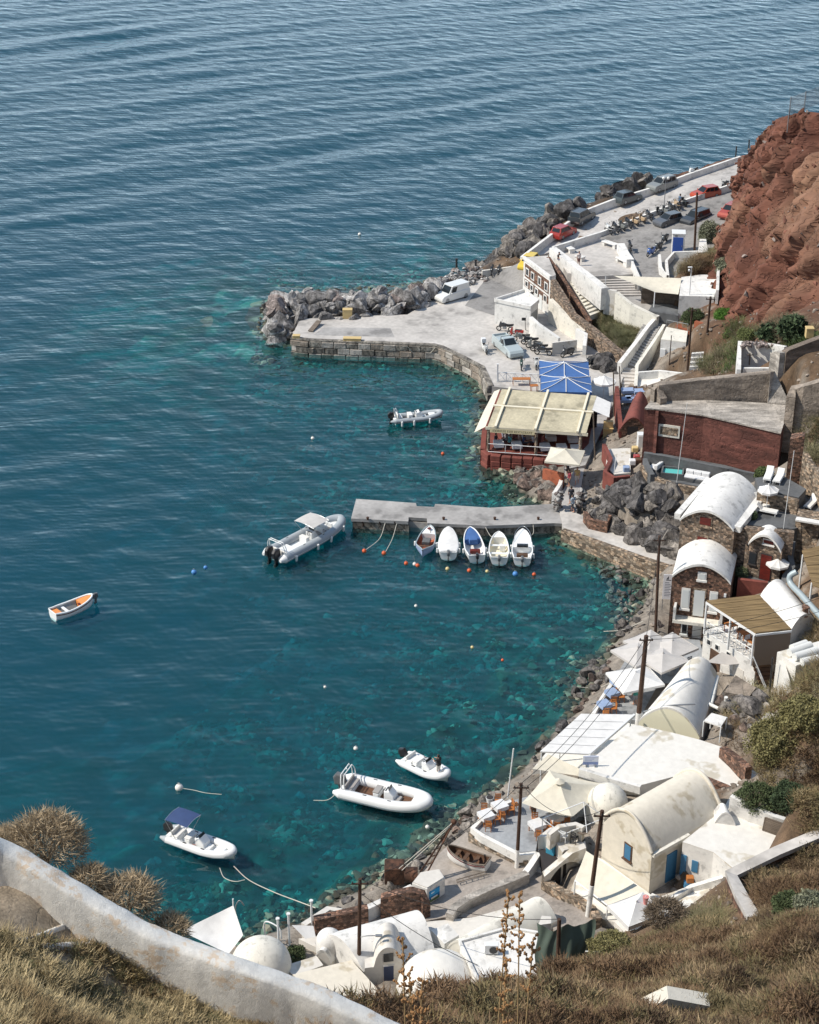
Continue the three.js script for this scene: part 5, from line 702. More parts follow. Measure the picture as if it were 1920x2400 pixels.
{
  const f = HO('white lattice railing behind the restaurant roof', 'railing', 'railing', [1200, 890], 1.6), a = P(1168, 893, 1.6), b = P(1262, 898, 1.6); for (let i = 0; i <= 5; i++) { const p = a.clone().lerp(b, i / 5); wpart(f, 'post', bar(p, p.clone().add(V(0, 1, 0)), 0.05), 'metalWhite'); if (i < 5) { const q = a.clone().lerp(b, (i + 1) / 5); wpart(f, 'brace', [bar(p, q.clone().add(V(0, 1, 0)), 0.03), bar(q, p.clone().add(V(0, 1, 0)), 0.03)], 'metalWhite'); } } wpart(f, 'rail', bar(a.clone().add(V(0, 1, 0)), b.clone().add(V(0, 1, 0)), 0.05), 'metalWhite');
  table('wooden bench table at the white lattice railing', P(1222, 902, 1.61), 0, null, 1.9, 0.7); table('small orange table by the blue parasol', P(1252, 918, 1.61), 0.2, null, 0.8, 0.6);
  const p1 = HO('white gate post at the quay railing', 'post', 'gate_post', [1166, 895], 1.6); part(p1, 'post', box(0.14, 2, 0.14), 'metalWhite'); part(p1, 'cap', box(0.22, 0.06, 0.22, 0, 2, 0), 'metalWhite');
  one('orange_wall', wall([[1276, 1098, 1.9], [1296, 1104, 2.4], [1320, 1110, 2.6]], 0.35, 2.4), 'orangePaint', 'orange wall under the white square parasol', 'wall');
  one('white_handrail_wall', wall([[1320, 1110, 2], [1312, 1135, 1.9], [1298, 1156, 1.8]], 0.35, 1.2), 'white', 'white wall sloping down to the concrete pier', 'wall');
  struct('waterfront_path', prism(plan([[1322, 1100, 1.5], [1372, 1090, 1.7], [1410, 1010, 1.6], [1440, 940, 1.6], [1400, 930, 1.5], [1380, 1040, 1.5], [1330, 1130, 1.4], [1300, 1186, 1.2], [1352, 1200, 1.2], [1362, 1140, 1.4]].slice(0)), null, 0.1), 'concrete', 'grey path between restaurant and pier');
  for (const [x, y, l] of [[1308, 1196, 'pale rubble pillar at the landward end of the pier, seaward side'], [1362, 1192, 'pale rubble pillar facing it across the pier path']]) { const o = HO(l, 'pillar', 'stone_pillar', [x, y], 1.1); for (let k = 0; k < 26; k++) part(o, 'stone', stone(R(0.2, 0.32), 1, 0.8, 1, 1).translate(R(-0.35, 0.35), 0.2 + (k / 26) * 1.7, R(-0.5, 0.5)), boulderMats[k % 3 ? 5 : 4]); }
  const wk = [[1338, 1180, [0.03, 0.03, 0.04], [0.08, 0.08, 0.1], 'person in black walking onto the pier'], [1342, 1200, [0.3, 0.36, 0.42], [0.05, 0.05, 0.06], 'person in grey blue walking onto the pier'], [1334, 1140, [0.28, 0.05, 0.07], [0.1, 0.08, 0.08], 'person in dark red under the square parasol'], [1352, 1134, [0.5, 0.36, 0.16], [0.6, 0.55, 0.5], 'person in ochre beside the square parasol'], [1330, 1112, [0.08, 0.1, 0.16], [0.1, 0.1, 0.1], 'person in navy in the shade of the square parasol']];
  wk.forEach(([x, y, a2, b2, l], i) => person(l, P(x, y, 1.35 + (i > 1 ? 0.1 : -0.1)), 1.5 + i, i % 2 ? 'walk' : 'stand', a2, b2));
}
{ // red cave entrance and its stair, stalls beside it
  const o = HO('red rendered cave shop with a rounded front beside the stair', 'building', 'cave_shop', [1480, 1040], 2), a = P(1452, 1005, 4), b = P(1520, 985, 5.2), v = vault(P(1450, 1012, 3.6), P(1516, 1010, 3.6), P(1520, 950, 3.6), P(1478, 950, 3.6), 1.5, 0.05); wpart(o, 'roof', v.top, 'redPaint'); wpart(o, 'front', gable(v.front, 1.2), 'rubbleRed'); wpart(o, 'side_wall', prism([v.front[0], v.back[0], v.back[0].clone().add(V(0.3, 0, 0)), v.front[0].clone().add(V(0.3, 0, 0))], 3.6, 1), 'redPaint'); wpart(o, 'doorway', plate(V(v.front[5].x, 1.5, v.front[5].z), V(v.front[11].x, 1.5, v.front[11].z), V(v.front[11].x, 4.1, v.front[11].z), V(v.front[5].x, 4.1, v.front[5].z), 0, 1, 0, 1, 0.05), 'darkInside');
  one('red_wall', wall([[1446, 905, 4], [1450, 950, 4], [1456, 1005, 3.6]], 0.4, 3), 'redPaint', 'narrow dark red wall beside the short steps', 'wall');
  const r = HO('curved terracotta balcony with pale floor above the rocks', 'balcony', 'balcony', [1460, 1110], 3), fl = plan([[1424, 1052], [1478, 1050], [1478, 1108], [1440, 1112], [1420, 1092]], 3.4); wpart(r, 'floor', prism(fl, 3.4, 2.3), 'plasterGrey'); wpart(r, 'parapet', wallPts([[1416, 1040], [1432, 1074], [1418, 1104], [1440, 1118], [1476, 1114]].map(([x, y]) => P(x, y, 4)), 0.35, 1.7), 'redPaint'); for (const [x, y] of [[1424, 1106], [1440, 1124]]) wpart(r, 'prop', bar(P(x + 8, y + 34, 0.8), P(x + 8, y, 2.6), 0.08), 'woodPole'); wpart(r, 'pole', bar(P(1440, 1108, 3.4), P(1444, 1066, 5), 0.04), 'metalWhite');
  const fr = HO('white upright freezer by the red wall', 'freezer', 'freezer', [1502, 1058], 3.2); part(fr, 'case', rbox(0.8, 1.9, 0.8), 'metalWhite'); part(fr, 'door', rbox(0.7, 1.5, 0.05, 0, 0.3, 0.42, 0.02), 'pvc');
  const cr = [[1488, 1058, 'yellow'], [1492, 1078, 'paint_red'], [1482, 1088, 'cloth'], [1496, 1086, 'wood'], [1468, 1104, 'clothBlue']]; cr.forEach(([x, y, m], i) => { const q = HO(['yellow crate beside the white freezer', 'red bag heaped by the crates', 'white sack on the pale balcony', 'brown crate near the red wall', 'pale blue bundle on the balcony floor'][i], i % 2 ? 'bag' : 'crate', 'crate', [x, y], 3.4); part(q, 'case', rbox(0.6, 0.5, 0.6, 0, 0, 0, 0.08), m); part(q, 'handle', rbox(0.64, 0.06, 0.1, 0, 0.4, 0, 0.02), m); });
  for (const [x, y, w2] of [[1470, 928, 'nearest the stair foot'], [1482, 946, 'in front of the red cave shop'], [1500, 930, 'against the grey ruin wall'], [1464, 950, 'beside the narrow red wall']]) { table('checked blue and white table ' + w2, P(x, y, 2), 0.1, 'clothBlue', 1.3, 0.9, 'taverna tables by the cave shop'); chair('red chair at the table ' + w2, P(x + 16, y - 6, 2), 2, 'doorRed'); }
  for (const [b2, t2, l] of [[[1458, 960], [1448, 862], 'tall pale pole leaning beside the short steps'], [[1440, 975], [1440, 880], 'pale pole at the end of the restaurant path'], [[1396, 1075], [1398, 1000], 'bent pole at the restaurant corner']]) utilityPole(l, b2, t2, 1.6, 5, 0.08, { mat: 'woodGrey', arm: false });
  one('stall_shelf', [box(0.9, 1.9, 0.5), box(1, 0.05, 0.7, 0, 1.2, 0.1)], 'yellow', 'ochre shelf stall at the restaurant corner', 'stall', undefined, P(1424, 1028, 1.6));
}
// ---------- ruins, red wall, hot tub terrace ----------
{
  const hT = 9.7, hF = 5.4, pts = [[1512, 958], [1545, 960], [1650, 974], [1831, 1016]].map(([x, y]) => P(x, y, hT)), back = [[1852, 950], [1532, 934]].map(([x, y]) => P(x, y, hT));
  const o = HO('long dark red rendered wall with a blank plaque above the terrace', 'building', 'red_ruin', [1660, 1080], 5.4);
  wpart(o, 'wall', prism([...pts, ...back], hT - 0.02, 3), 'redWall'); wpart(o, 'roof', prism([...pts.map((p) => p.clone().add(V(-0.05, 0, 0.1))), ...back], hT + 0.12, hT - 0.019), 'oldConcretePale');
  wpart(o, 'buttress', prism([P(1536, 958, hT), P(1543, 960, hT), P(1543, 956, hT), P(1536, 954, hT)].map((p) => p.clone().add(V(0, 0, 0.3))), hT - 0.1, hF), 'redWall');
  const f = [1, 2].map((i) => pts[i]), fc = [V(f[0].x, hF, f[0].z), V(f[1].x, hF, f[1].z), V(f[1].x, hT, f[1].z), V(f[0].x, hT, f[0].z)]; const pl = wpart(o, 'plaque', plate(...fc, 0.02, 0.5, 0.4, 0.68, 0.08), 'cream'); wpart(pl, 'plaque_panel', plate(...fc, 0.06, 0.46, 0.45, 0.63, 0.1), 'rubbleTan');
  one('grey_wall', wall([[1543, 900, 11.4], [1640, 888, 11.8], [1740, 878, 12.2], [1808, 871, 12.6]], 0.7, 5), 'oldConcrete', 'cracked grey concrete wall behind the red wall', 'wall');
  one('grey_wall', wall([[1530, 912, 11], [1543, 905, 11.2], [1556, 934, 10.4]], 0.7, 3), 'oldConcrete', 'stub of grey wall at the corner of the red ruin', 'wall');
  one('buttress', prism(plan([[1806, 872, 12.8], [1816, 870, 12.6], [1852, 948, 9.9], [1800, 944, 9.9]]), null, 8), 'oldConcretePale', 'pale sloping buttress between the ruined walls', 'buttress');
  one('dark_wall', wall([[1838, 824, 14.2], [1846, 818, 14.4], [1925, 788, 15.4], [1990, 770, 16]], 0.7, 6), 'oldDark', 'tall dark weathered wall at the right edge of the ruins', 'wall');
  one('dark_wall', wall([[1812, 826, 13.6], [1828, 822, 14], [1838, 826, 14.2]], 0.8, 5), 'oldConcretePale', 'pale end face of the tall dark wall', 'wall');
  one('stepped_wall', wall([[1854, 930, 12.4], [1860, 908, 13], [1885, 902, 13.4], [1925, 890, 14], [1990, 872, 14.6]], 0.8, 5.5), 'oldConcrete', 'grey brown wall with stepped top below the dark wall', 'wall');
  const w = HO('roofless white walled hut with rubble along its top', 'ruin', 'white_ruin', [1770, 862], 9); wpart(w, 'wall', [wall([[1732, 866, 10.6], [1734, 800, 11.6], [1808, 806, 11.8], [1842, 812, 12.2]], 0.4, 2.6), wall([[1742, 862, 10.4], [1808, 862, 10.6]], 0.3, 2.2)], 'white'); for (let k = 0; k < 26; k++) { const q = P(R(1738, 1835), R(801, 812), 11.7); wpart(w, 'stone', stone(R(0.18, 0.3), 1, 0.8, 1, 1).translate(q.x, q.y, q.z), boulderMats[4]); } wpart(w, 'floor', prism(plan([[1736, 862], [1808, 862], [1808, 812], [1736, 808]], 9.2), 9.2, 7), 'concretePale'); wpart(w, 'cross_post', [bar(P(1756, 858, 9.2), P(1758, 828, 10.8), 0.06), bar(P(1750, 832, 10.6), P(1766, 832, 10.6), 0.05)], 'woodGrey');
  one('yellow_bin', [box(0.7, 0.85, 0.7), rbox(0.78, 0.16, 0.78, 0, 0.85, 0)], 'yellow', 'yellow bin among the prickly pears', 'bin', undefined, P(1896, 790, 13.4));
  struct('tub_terrace', prism(plan([[1506, 1096], [1532, 1112], [1582, 1130], [1640, 1140], [1700, 1130], [1780, 1112], [1700, 1090], [1545, 1062], [1510, 1058]], 5.4), 5.4, 2.4), 'slateGrey', 'dark slate floor of the hot tub terrace');
  one('curved_wall', wall([[1504, 1090, 5.9], [1516, 1106, 5.75], [1534, 1116, 5.7], [1582, 1134, 5.7], [1640, 1144, 5.7]], 0.35, 4.4), 'rubbleTan', 'curved rubble wall carrying the hot tub terrace', 'wall');
  one('slate_parapet', wall([[1510, 1060, 6.8], [1560, 1068, 6.8], [1650, 1086, 6.8], [1774, 1110, 6.8]], 0.3, 1.5), 'slateGrey', 'dark slate wall along the foot of the red wall', 'wall');
  one('slate_parapet', wall([[1512, 1074, 6.4], [1516, 1086, 6.3], [1530, 1112, 6]], 0.4, 1.2), 'slateGrey', 'short slate wall at the seaward end of the hot tub terrace', 'wall');
  const sofa = (l, a, b) => { const e = ends(a, b, 5.4), s = thing('white_sofa', l, 'sofa', e.at, e.turn, 'white terrace sofas'); part(s, 'base', rbox(e.L, 0.3, 1, 0, 0, 0, 0.05), 'slateGrey'); part(s, 'seat', rbox(e.L - 0.05, 0.18, 0.95, 0, 0.3, 0, 0.07), 'cloth'); part(s, 'backrest', rbox(e.L - 0.05, 0.5, 0.25, 0, 0.36, -0.4, 0.08), 'cloth'); for (const t of [-1, 0, 1]) part(s, 'cushion', rbox(e.L / 3.3, 0.35, 0.18, t * e.L / 3.1, 0.45, -0.24, 0.07), 'cloth'); };
  sofa('long white sofa between hot tub and vaulted roof', [1662, 1132], [1604, 1122]); sofa('short white lounger at the seaward end of the terrace', [1528, 1108], [1546, 1096]);
  const t = HO('sunken hot tub with turquoise water between the sofas', 'hot tub', 'hot_tub', [1576, 1116], 5.4); t.rotation.y = -0.22; part(t, 'tub', [box(2, 0.6, 0.15, 0, 0, 0.72), box(2, 0.6, 0.15, 0, 0, -0.72), box(0.15, 0.6, 1.3, 0.92, 0, 0), box(0.15, 0.6, 1.3, -0.92, 0, 0)], 'slateGrey'); part(t, 'water', box(1.7, 0.4, 1.3), tint('tubWater', [0.12, 0.5, 0.48], { roughness: 0.1 }));
  // thin aerial masts before the wall
  for (const [b, tp, l, h0, len] of [[[1586, 1132], [1612, 948], 'thin pale mast before the red wall', 5.4, 8], [[1828, 1300], [1840, 1010], 'thin white mast rising through the lounger terrace', 6.5, 9]]) { const a = P(b[0], b[1], h0), q = P(tp[0], tp[1], h0 + len), d = q.sub(a); d.z = clamp(d.z, -0.6, 0.6); one('thin_mast', bar(V(0, 0, 0), d, 0.035, 6, 0.025), 'metalWhite', l, 'mast', undefined, a); }
}
// ---------- stone houses with white vaults ----------
function vaultHouse(name, label, a, b, c, d, hT, hB, rise, wallM, roofM, opt = {}) { // a b: front eaves, c d: back eaves (px)
  const [A, B, Cc, D] = [a, b, c, d].map(([x, y]) => P(x, y, hT)), o = thing(name, label, opt.cat ?? 'house', V((A.x + B.x) / 2, hB, (A.z + B.z) / 2), 0, opt.group), v = vault(A, B, Cc, D, rise, opt.over ?? 0.18, 18, opt.thick ?? 0.2); cutGround([A, B, Cc, D], hT - hB - 0.3);
  wpart(o, 'roof', v.top, roofM); wpart(o, 'front_wall', gable(v.front.map((p) => p.clone().add(V(0, -0.05, 0))), hB - 1), wallM); wpart(o, 'side_wall', sheet([[A, D], [A, D].map((p) => V(p.x, hB - 1, p.z))]), wallM); wpart(o, 'side_wall', sheet([[Cc, B], [Cc, B].map((p) => V(p.x, hB - 1, p.z))]), wallM); wpart(o, 'rear_wall', gable(v.back.map((p) => p.clone().add(V(0, -0.05, 0))), hB - 1, true), wallM);
  const f = [V(A.x, hB, A.z), V(B.x, hB, B.z), V(B.x, hT, B.z), V(A.x, hT, A.z)];
  for (const [n2, u0, u1, v0, v1, m, fm] of opt.holes ?? []) { const w = wpart(o, n2, plate(...f, u0, u1, v0, v1, 0.05), fm ?? 'white'); wpart(w, n2 === 'door' ? 'leaf' : 'pane', plate(...f, u0 + 0.02, u1 - 0.02, v0 + 0.02, v1 - 0.03, 0.075), m); if (n2 === 'window') wpart(w, 'sill', plate(...f, u0 - 0.015, u1 + 0.015, v0 - 0.03, v0, 0.16), fm ?? 'white'); }
  return { o, A, B, Cc, D, v, f };
}
{
  const h1 = vaultHouse('stone_house', 'upper stone house with broad white vaulted roof and red shutters', [1596, 1213], [1722, 1238], [1778, 1162], [1662, 1124], 9.2, 4.2, 1.25, 'rubble', 'white', { over: 0.3, holes: [['window', 0.34, 0.58, 0.94, 1.12, 'doorRed', 'rubbleTan'], ['door', 0.32, 0.54, 0.4, 0.76, 'doorRed', 'rubbleTan']] });
  wpart(h1.o, 'parapet', wallPts([P(1588, 1204, 9.3), P(1662, 1120, 9.3)], 0.5, 0.5), 'white'); wpart(h1.o, 'parapet', wallPts([P(1726, 1234, 9.3), P(1784, 1164, 9.3)], 0.7, 0.5), 'white');
  const h2 = vaultHouse('stone_house', 'lower stone house with white vault, white french window and balcony', [1576, 1346], [1714, 1363], [1728, 1304], [1590, 1292], 6.4, 1, 1.35, 'rubbleRed', 'white', { over: 0.25, holes: [['window', 0.18, 0.33, 0.46, 0.8, 'doorWhite'], ['window', 0.66, 0.8, 0.46, 0.8, 'doorWhite'], ['door', 0.38, 0.6, 0.34, 0.82, 'doorWhite', 'rubbleTan'], ['window', 0.43, 0.58, 0.97, 1.1, 'doorWhite'], ['window', 0.22, 0.34, 0.02, 0.24, 'glassDark', 'doorWhite'], ['door', 0.42, 0.58, -0.02, 0.26, 'doorWhite']] });
  const bf = h2.f, bal = wpart(h2.o, 'balcony', plate(...bf, 0.08, 0.92, 0.28, 0.33, 0.9), 'cream'); for (const u of [0.1, 0.9]) wpart(h2.o, 'balcony_post', plate(...bf, u - 0.02, u + 0.02, 0.33, 0.54, 0.85), 'white');
  wpart(h2.o, 'wall_lamp', plate(...bf, 0.9, 0.94, 0.74, 0.79, 0.15), 'metalWhite');
  const h3 = vaultHouse('stone_house', 'small stone house with red door under an arched white canopy', [1758, 1266], [1834, 1286], [1838, 1274], [1764, 1256], 8.2, 5.0, 1.1, 'rubble', 'white', { over: 0.5, holes: [['window', 0.4, 0.75, 1.02, 1.16, 'doorRed'], ['door', 0.38, 0.74, 0, 0.74, 'doorRed', 'darkInside'], ['window', 0.02, 0.26, 0.36, 0.7, 'glassDark', 'darkInside']] });
  one('retaining_wall', wall([[1722, 1232, 8.8], [1760, 1236, 9.2], [1862, 1246, 9.2]], 0.5, 4.6), 'rubble', 'stone wall holding the lounger terrace above the small house', 'wall');
  one('stone_wing', prism(plan([[1866, 1212], [1922, 1222], [1930, 1200], [1872, 1192]], 9.6), 9.6, 5), 'rubbleTan', 'stone wing with white coping beside the lounger terrace', 'wall'); one('wall_coping', wall([[1866, 1214, 9.75], [1924, 1224, 9.75]], 0.6, 0.14), 'white', 'white coping slab beside the lounger terrace', 'coping');
  one('red_gate', (() => { const a = P(1872, 1262, 6.8), b = P(1908, 1268, 6.8); return plate(a, b, b.clone().add(V(0, 2.2, 0)), a.clone().add(V(0, 2.2, 0)), 0, 1, 0, 1, 0.2); })(), 'doorRed', 'closed red garage door beside the stone stair', 'door');
  stairs('stone stair descending behind the red door house', [[1862, 1264], [1906, 1272], 7.2], [[1858, 1312], [1892, 1316], 5.2], 9, 'concreteDark');
  one('snaking_wall', wall([[1858, 1268, 8], [1852, 1300, 7.2], [1858, 1326, 6.6], [1840, 1350, 6], [1836, 1366, 5.6]], 0.45, 2), 'slateGrey', 'dark snaking wall beside the stone stair', 'wall');
  struct('lounger_terrace', prism(plan([[1752, 1230], [1862, 1240], [1930, 1210], [1900, 1160], [1790, 1160]], 8.7), 8.7, 5), 'slateGrey', 'dark slate lounger terrace'); struct('upper_terrace', prism(plan([[1780, 1146], [1872, 1166], [1890, 1146], [1830, 1112], [1770, 1120]], 10), 10, 6), 'slateGrey', 'upper slate terrace with a pair of loungers');
  one('terrace_wall', wall([[1776, 1152, 10], [1820, 1160, 10], [1872, 1172, 10]], 0.4, 1.6), 'rubbleTan', 'stone wall between the two slate terraces', 'wall');
  one('chimney_wall', prism(plan([[1852, 1030, 13], [1886, 1022, 13.4], [1888, 1012, 13.4], [1856, 1016, 13]]), null, 8), 'rubbleRed', 'tall red brown masonry pier at the right of the red wall', 'pier'); one('garden_wall', wall([[1888, 1062, 12], [1905, 1090, 11.6], [1940, 1130, 11.2]], 0.5, 3.5), 'rubbleTan', 'rubble garden wall behind the lounger terraces', 'wall');
  const lounger = (l, a, b, h) => { const e = ends(a, b, h), o = thing('sun_lounger', l, 'sun lounger', e.at, e.turn, 'sun loungers'); part(o, 'frame', box(1.9, 0.06, 0.66, 0, 0.28, 0), 'metalWhite'); part(o, 'mattress', rbox(1.3, 0.09, 0.6, -0.28, 0.34, 0, 0.04), 'upholsteryWhite'); part(o, 'backrest', rbox(0.75, 0.09, 0.6, 0, 0, 0, 0.04).rotateZ(0.75).translate(0.58, 0.55, 0), 'upholsteryWhite'); for (const x of [-0.8, 0.7]) for (const z of [-0.28, 0.28]) part(o, 'leg', box(0.05, 0.28, 0.05, x, 0, z), 'metalWhite'); };
  lounger('first of the paired loungers on the upper slate terrace', [1834, 1112], [1816, 1142], 10); lounger('second of the paired loungers, nearer the stone pier', [1806, 1110], [1796, 1134], 10); lounger('lounger by the plunge pool', [1776, 1200], [1816, 1208], 8.7); lounger('lounger beside the planted pot', [1774, 1178], [1790, 1190], 8.7); lounger('deckchair near the white coping', [1910, 1178], [1892, 1196], 8.7);
  one('plunge_pool', prism(plan([[1822, 1196], [1846, 1198], [1856, 1188], [1848, 1180], [1826, 1180]], 8.74), 8.74, 8), tint('poolWater', [0.03, 0.05, 0.06], { roughness: 0.06 }), 'small dark plunge pool on the lounger terrace', 'pool');
  parasol('white octagonal parasol on the lounger terrace', P(1796, 1196, 8.7), 0, { w: 1.75, n: 8, rise: 0.45, hgt: 1.9, group: 'white parasols' }); parasol('white octagonal parasol in front of the small stone house', P(1818, 1368, 4.9), 0, { w: 1.9, n: 8, rise: 0.45, hgt: 1.9, group: 'white parasols' });
  struct('small_terrace', prism(plan([[1728, 1342], [1800, 1346], [1850, 1350], [1842, 1376], [1790, 1366], [1732, 1362]], 5), 5, 2), 'slateGrey', 'terrace in front of the small stone house'); one('terrace_wall', wall([[1730, 1356, 5.7], [1800, 1364, 5.7]], 0.35, 2.2), 'redPaint', 'reddish wall along the front of the small terrace', 'wall');
  table('small dark table under the parasol of the small terrace', P(1830, 1356, 5), 0, null, 0.7, 0.7); chair('dark chair on the small terrace', P(1842, 1350, 5), 3, 'metalDark');
}

// ---------- pier and the stone path behind it ----------
{
  const top = [[835, 1169], [975, 1179], [977, 1186], [1018, 1188], [1020, 1181], [1148, 1190], [1310, 1180], [1330, 1228], [1300, 1226], [1142, 1232], [1002, 1226], [1001, 1215], [958, 1212], [957, 1222], [823, 1215]], o = HO('long grey concrete pier with small boats moored along it', 'pier', 'concrete_pier', [1060, 1200], 0);
  wpart(o, 'deck', prism(plan(top, 1.05), 1.05, 0.75), 'concrete'); wpart(o, 'base', prism(plan(top, 1.05).map((p) => p.clone().lerp(P(1080, 1200, 1.05), 0.012)), 0.748, -3), 'blockStone');
  wpart(o, 'landing_step', prism(plan([[957, 1222], [958, 1213], [1001, 1216], [1002, 1226]], 0.6), 0.6, -1), 'concretePale');
  for (const x of [850, 890, 925, 1030, 1085, 1130, 1180, 1230, 1275]) wpart(o, 'rope_fender', tube([P(x, 1224, 0.98), P(x + 2, 1230, 0.5), P(x - 1, 1236, 0.1)], 0.06, 8), 'rust');
  for (const x of [862, 1040, 1160, 1262]) wpart(o, 'mooring_ring', cyl(0.1, 0.14, 0.25, P(x, 1220, 1.05).x, 1.05, P(x, 1218, 1.05).z, 10), 'rust');
  struct('shore_path', prism(plan([[1310, 1188, 1.2], [1360, 1206, 1.3], [1440, 1232, 1.6], [1520, 1262, 1.8], [1590, 1300, 2], [1580, 1326, 1.9], [1500, 1300, 1.7], [1400, 1264, 1.4], [1320, 1236, 1.1]]), null, 0.4), 'concretePale', 'pale path curving along the shore to the stone houses');
  one('path_wall', wall([[1320, 1240, 1.1], [1400, 1268, 1.4], [1500, 1304, 1.7], [1582, 1330, 1.9]], 0.5, 2), 'rubbleTan', 'rubble sea wall below the curving shore path', 'wall');
  one('planter', wall([[1372, 1198, 2.4], [1384, 1216, 2.3], [1424, 1224, 2.5], [1430, 1206, 2.8]], 0.35, 1.2), 'rubbleRed', 'stone planter beside the shore path', 'planter');
  for (const [x, y, l] of [[1496, 1384, 'white notice board with dark print by the stone house']]) { const b = HO(l, 'sign', 'notice_board', [x + 66, y + 46], 1.3); b.rotation.y = -0.1; const c = document.createElement('canvas'); c.width = 96; c.height = 256; const g = c.getContext('2d'); g.fillStyle = '#e4e6ea'; g.fillRect(0, 0, 96, 256); g.fillStyle = '#1e2430'; g.beginPath(); g.moveTo(48, 14); g.lineTo(48, 50); g.lineTo(26, 50); g.fill(); g.fillRect(26, 54, 46, 8); g.fillStyle = '#8d93a0'; for (let k = 0; k < 9; k++) g.fillRect(16, 80 + k * 17, 40 + (k * 37 % 26), 8); const t = new THREE.CanvasTexture(c); t.colorSpace = THREE.SRGBColorSpace; const q = new THREE.Mesh(new THREE.BoxGeometry(0.85, 2.3, 0.06), new THREE.MeshStandardMaterial({ map: t })); q.name = 'board'; q.position.set(0, 2.2, 0); b.add(q); part(b, 'leg', box(0.06, 2, 0.06, -0.36, 0, -0.06), 'metalGrey'); part(b, 'leg', box(0.06, 2, 0.06, 0.36, 0, -0.06), 'metalGrey'); }
}
// ---------- taverna with thatched pergola ----------
{
  const fl = 4.4, o = HO('white taverna with upstairs dining terrace under a tan slatted roof', 'taverna', 'taverna', [1700, 1570], 1.4), q = plan([[1650, 1478], [1772, 1554], [1856, 1528], [1786, 1440]], fl), rf = plan([[1656, 1410], [1779, 1396], [1855, 1477], [1772, 1486]], 7.2);
  wpart(o, 'wall', prism(q, fl, 0.6), 'white'); const n = 15; for (let i = 0; i < n; i++) { const a = rf[0].clone().lerp(rf[3], i / n), b = rf[1].clone().lerp(rf[2], i / n), c = rf[1].clone().lerp(rf[2], (i + 0.93) / n), d = rf[0].clone().lerp(rf[3], (i + 0.93) / n); wpart(o, 'roof_slat', prism([a, b, c, d], 7.28 + R(0, 0.03), 7.2), 'thatch'); }
  wpart(o, 'roof_frame', [[0, 3], [0, 1], [3, 2], [1, 2]].map(([i, j]) => beam(rf[i].clone().add(V(0, -0.09, 0)), rf[j].clone().add(V(0, -0.09, 0)), 0.16, 0.16)), 'metalWhite');
  for (const t of [0.01, 0.5, 0.97]) { const p = rf[0].clone().lerp(rf[3], t); wpart(o, 'post', bar(V(p.x, fl, p.z), V(p.x, 7.1, p.z), 0.09, 8), 'metalWhite'); } for (const t of [0.05, 0.95]) { const p = rf[1].clone().lerp(rf[2], t); wpart(o, 'post', bar(V(p.x, fl, p.z), V(p.x, 7.1, p.z), 0.09, 8), 'metalWhite'); }
  for (let i = 0; i < 8; i++) { const a = q[0].clone().lerp(q[1], i / 8), b = q[0].clone().lerp(q[1], (i + 1) / 8), u = V(0, 0.92, 0); wpart(o, 'railing', [bar(a.clone().add(u), b.clone().add(u), 0.04), bar(a, b, 0.03), bar(a, b.clone().add(u), 0.022), bar(b, a.clone().add(u), 0.022), bar(a, a.clone().add(u), 0.035)], 'metalWhite'); }
  wpart(o, 'wind_screen', prism([rf[3].clone(), rf[2].clone(), rf[2].clone().add(V(0, 0, -0.08)), rf[3].clone().add(V(0, 0, -0.08))], 7.05, fl), tint('screenBrown', [0.2, 0.15, 0.115]));
  const f = [V(q[0].x, 1.2, q[0].z), V(q[1].x, 1.2, q[1].z), V(q[1].x, fl, q[1].z), V(q[0].x, fl, q[0].z)]; wpart(o, 'door', plate(...f, 0.16, 0.36, 0, 0.66, 0.05), 'wood'); for (const u of [0.08, 0.24, 0.46]) { const w = wpart(o, 'window', plate(...f, u, u + 0.08, 0.7, 0.86, 0.05), 'white'); wpart(w, 'pane', plate(...f, u + 0.01, u + 0.07, 0.73, 0.84, 0.07), 'glassDark'); } wpart(o, 'doorway', plate(...f, 0.6, 0.8, 0, 0.6, 0.03), 'plasterGrey');
  wpart(o, 'outside_stair', [0, 1, 2, 3, 4, 5, 6, 7].map((k) => { const a = P(1772, 1552, fl).lerp(P(1800, 1618, 2.2), k / 8); return box(1.3, 0.28, 0.5, a.x + 0.4, mix(fl, 1.8, k / 8) - 0.3, a.z); }), 'wood'); wpart(o, 'stair_rail', [bar(P(1766, 1540, fl + 1), P(1796, 1610, 3.2), 0.05), bar(P(1766, 1548, fl + 0.2), P(1796, 1618, 2.4), 0.05), ...[0, 0.33, 0.66, 1].map((t) => bar(P(mix(1766, 1796, t), mix(1548, 1618, t), mix(fl, 2.2, t)), P(mix(1766, 1796, t), mix(1540, 1610, t), mix(fl + 1, 3.2, t)), 0.04))], 'metalWhite');
  [[0.2, 0.3, 'by the corner post'], [0.45, 0.35, 'in the middle of the upstairs terrace'], [0.7, 0.3, 'next to the brown wind screen']].forEach(([u, v, l]) => { const p = q[0].clone().lerp(q[1], u).lerp(q[3].clone().lerp(q[2], u), v); table('dark wooden table ' + l, p, 0.5, null, 0.8, 0.8, 'taverna terrace tables'); chair('dark chair ' + l, p.clone().add(V(0.7, 0, 0.3)), 2.6, 'wood'); chair('pale chair ' + l, p.clone().add(V(-0.7, 0, -0.2)), -0.5, 'metalWhite'); });
  const sl = HO('small grey shade sail at the taverna door', 'shade sail', 'shade_sail', [1700, 1560], 3.4); const s3 = [P(1656, 1552, 3.4), P(1692, 1528, 4.0), P(1757, 1554, 3.6)]; wpart(sl, 'sail', sheet([[s3[0], s3[0]], [s3[0].clone().lerp(s3[1], 0.5), s3[0].clone().lerp(s3[2], 0.5).add(V(0, -0.2, 0))], [s3[1], s3[2]]]), 'canvasGrey');
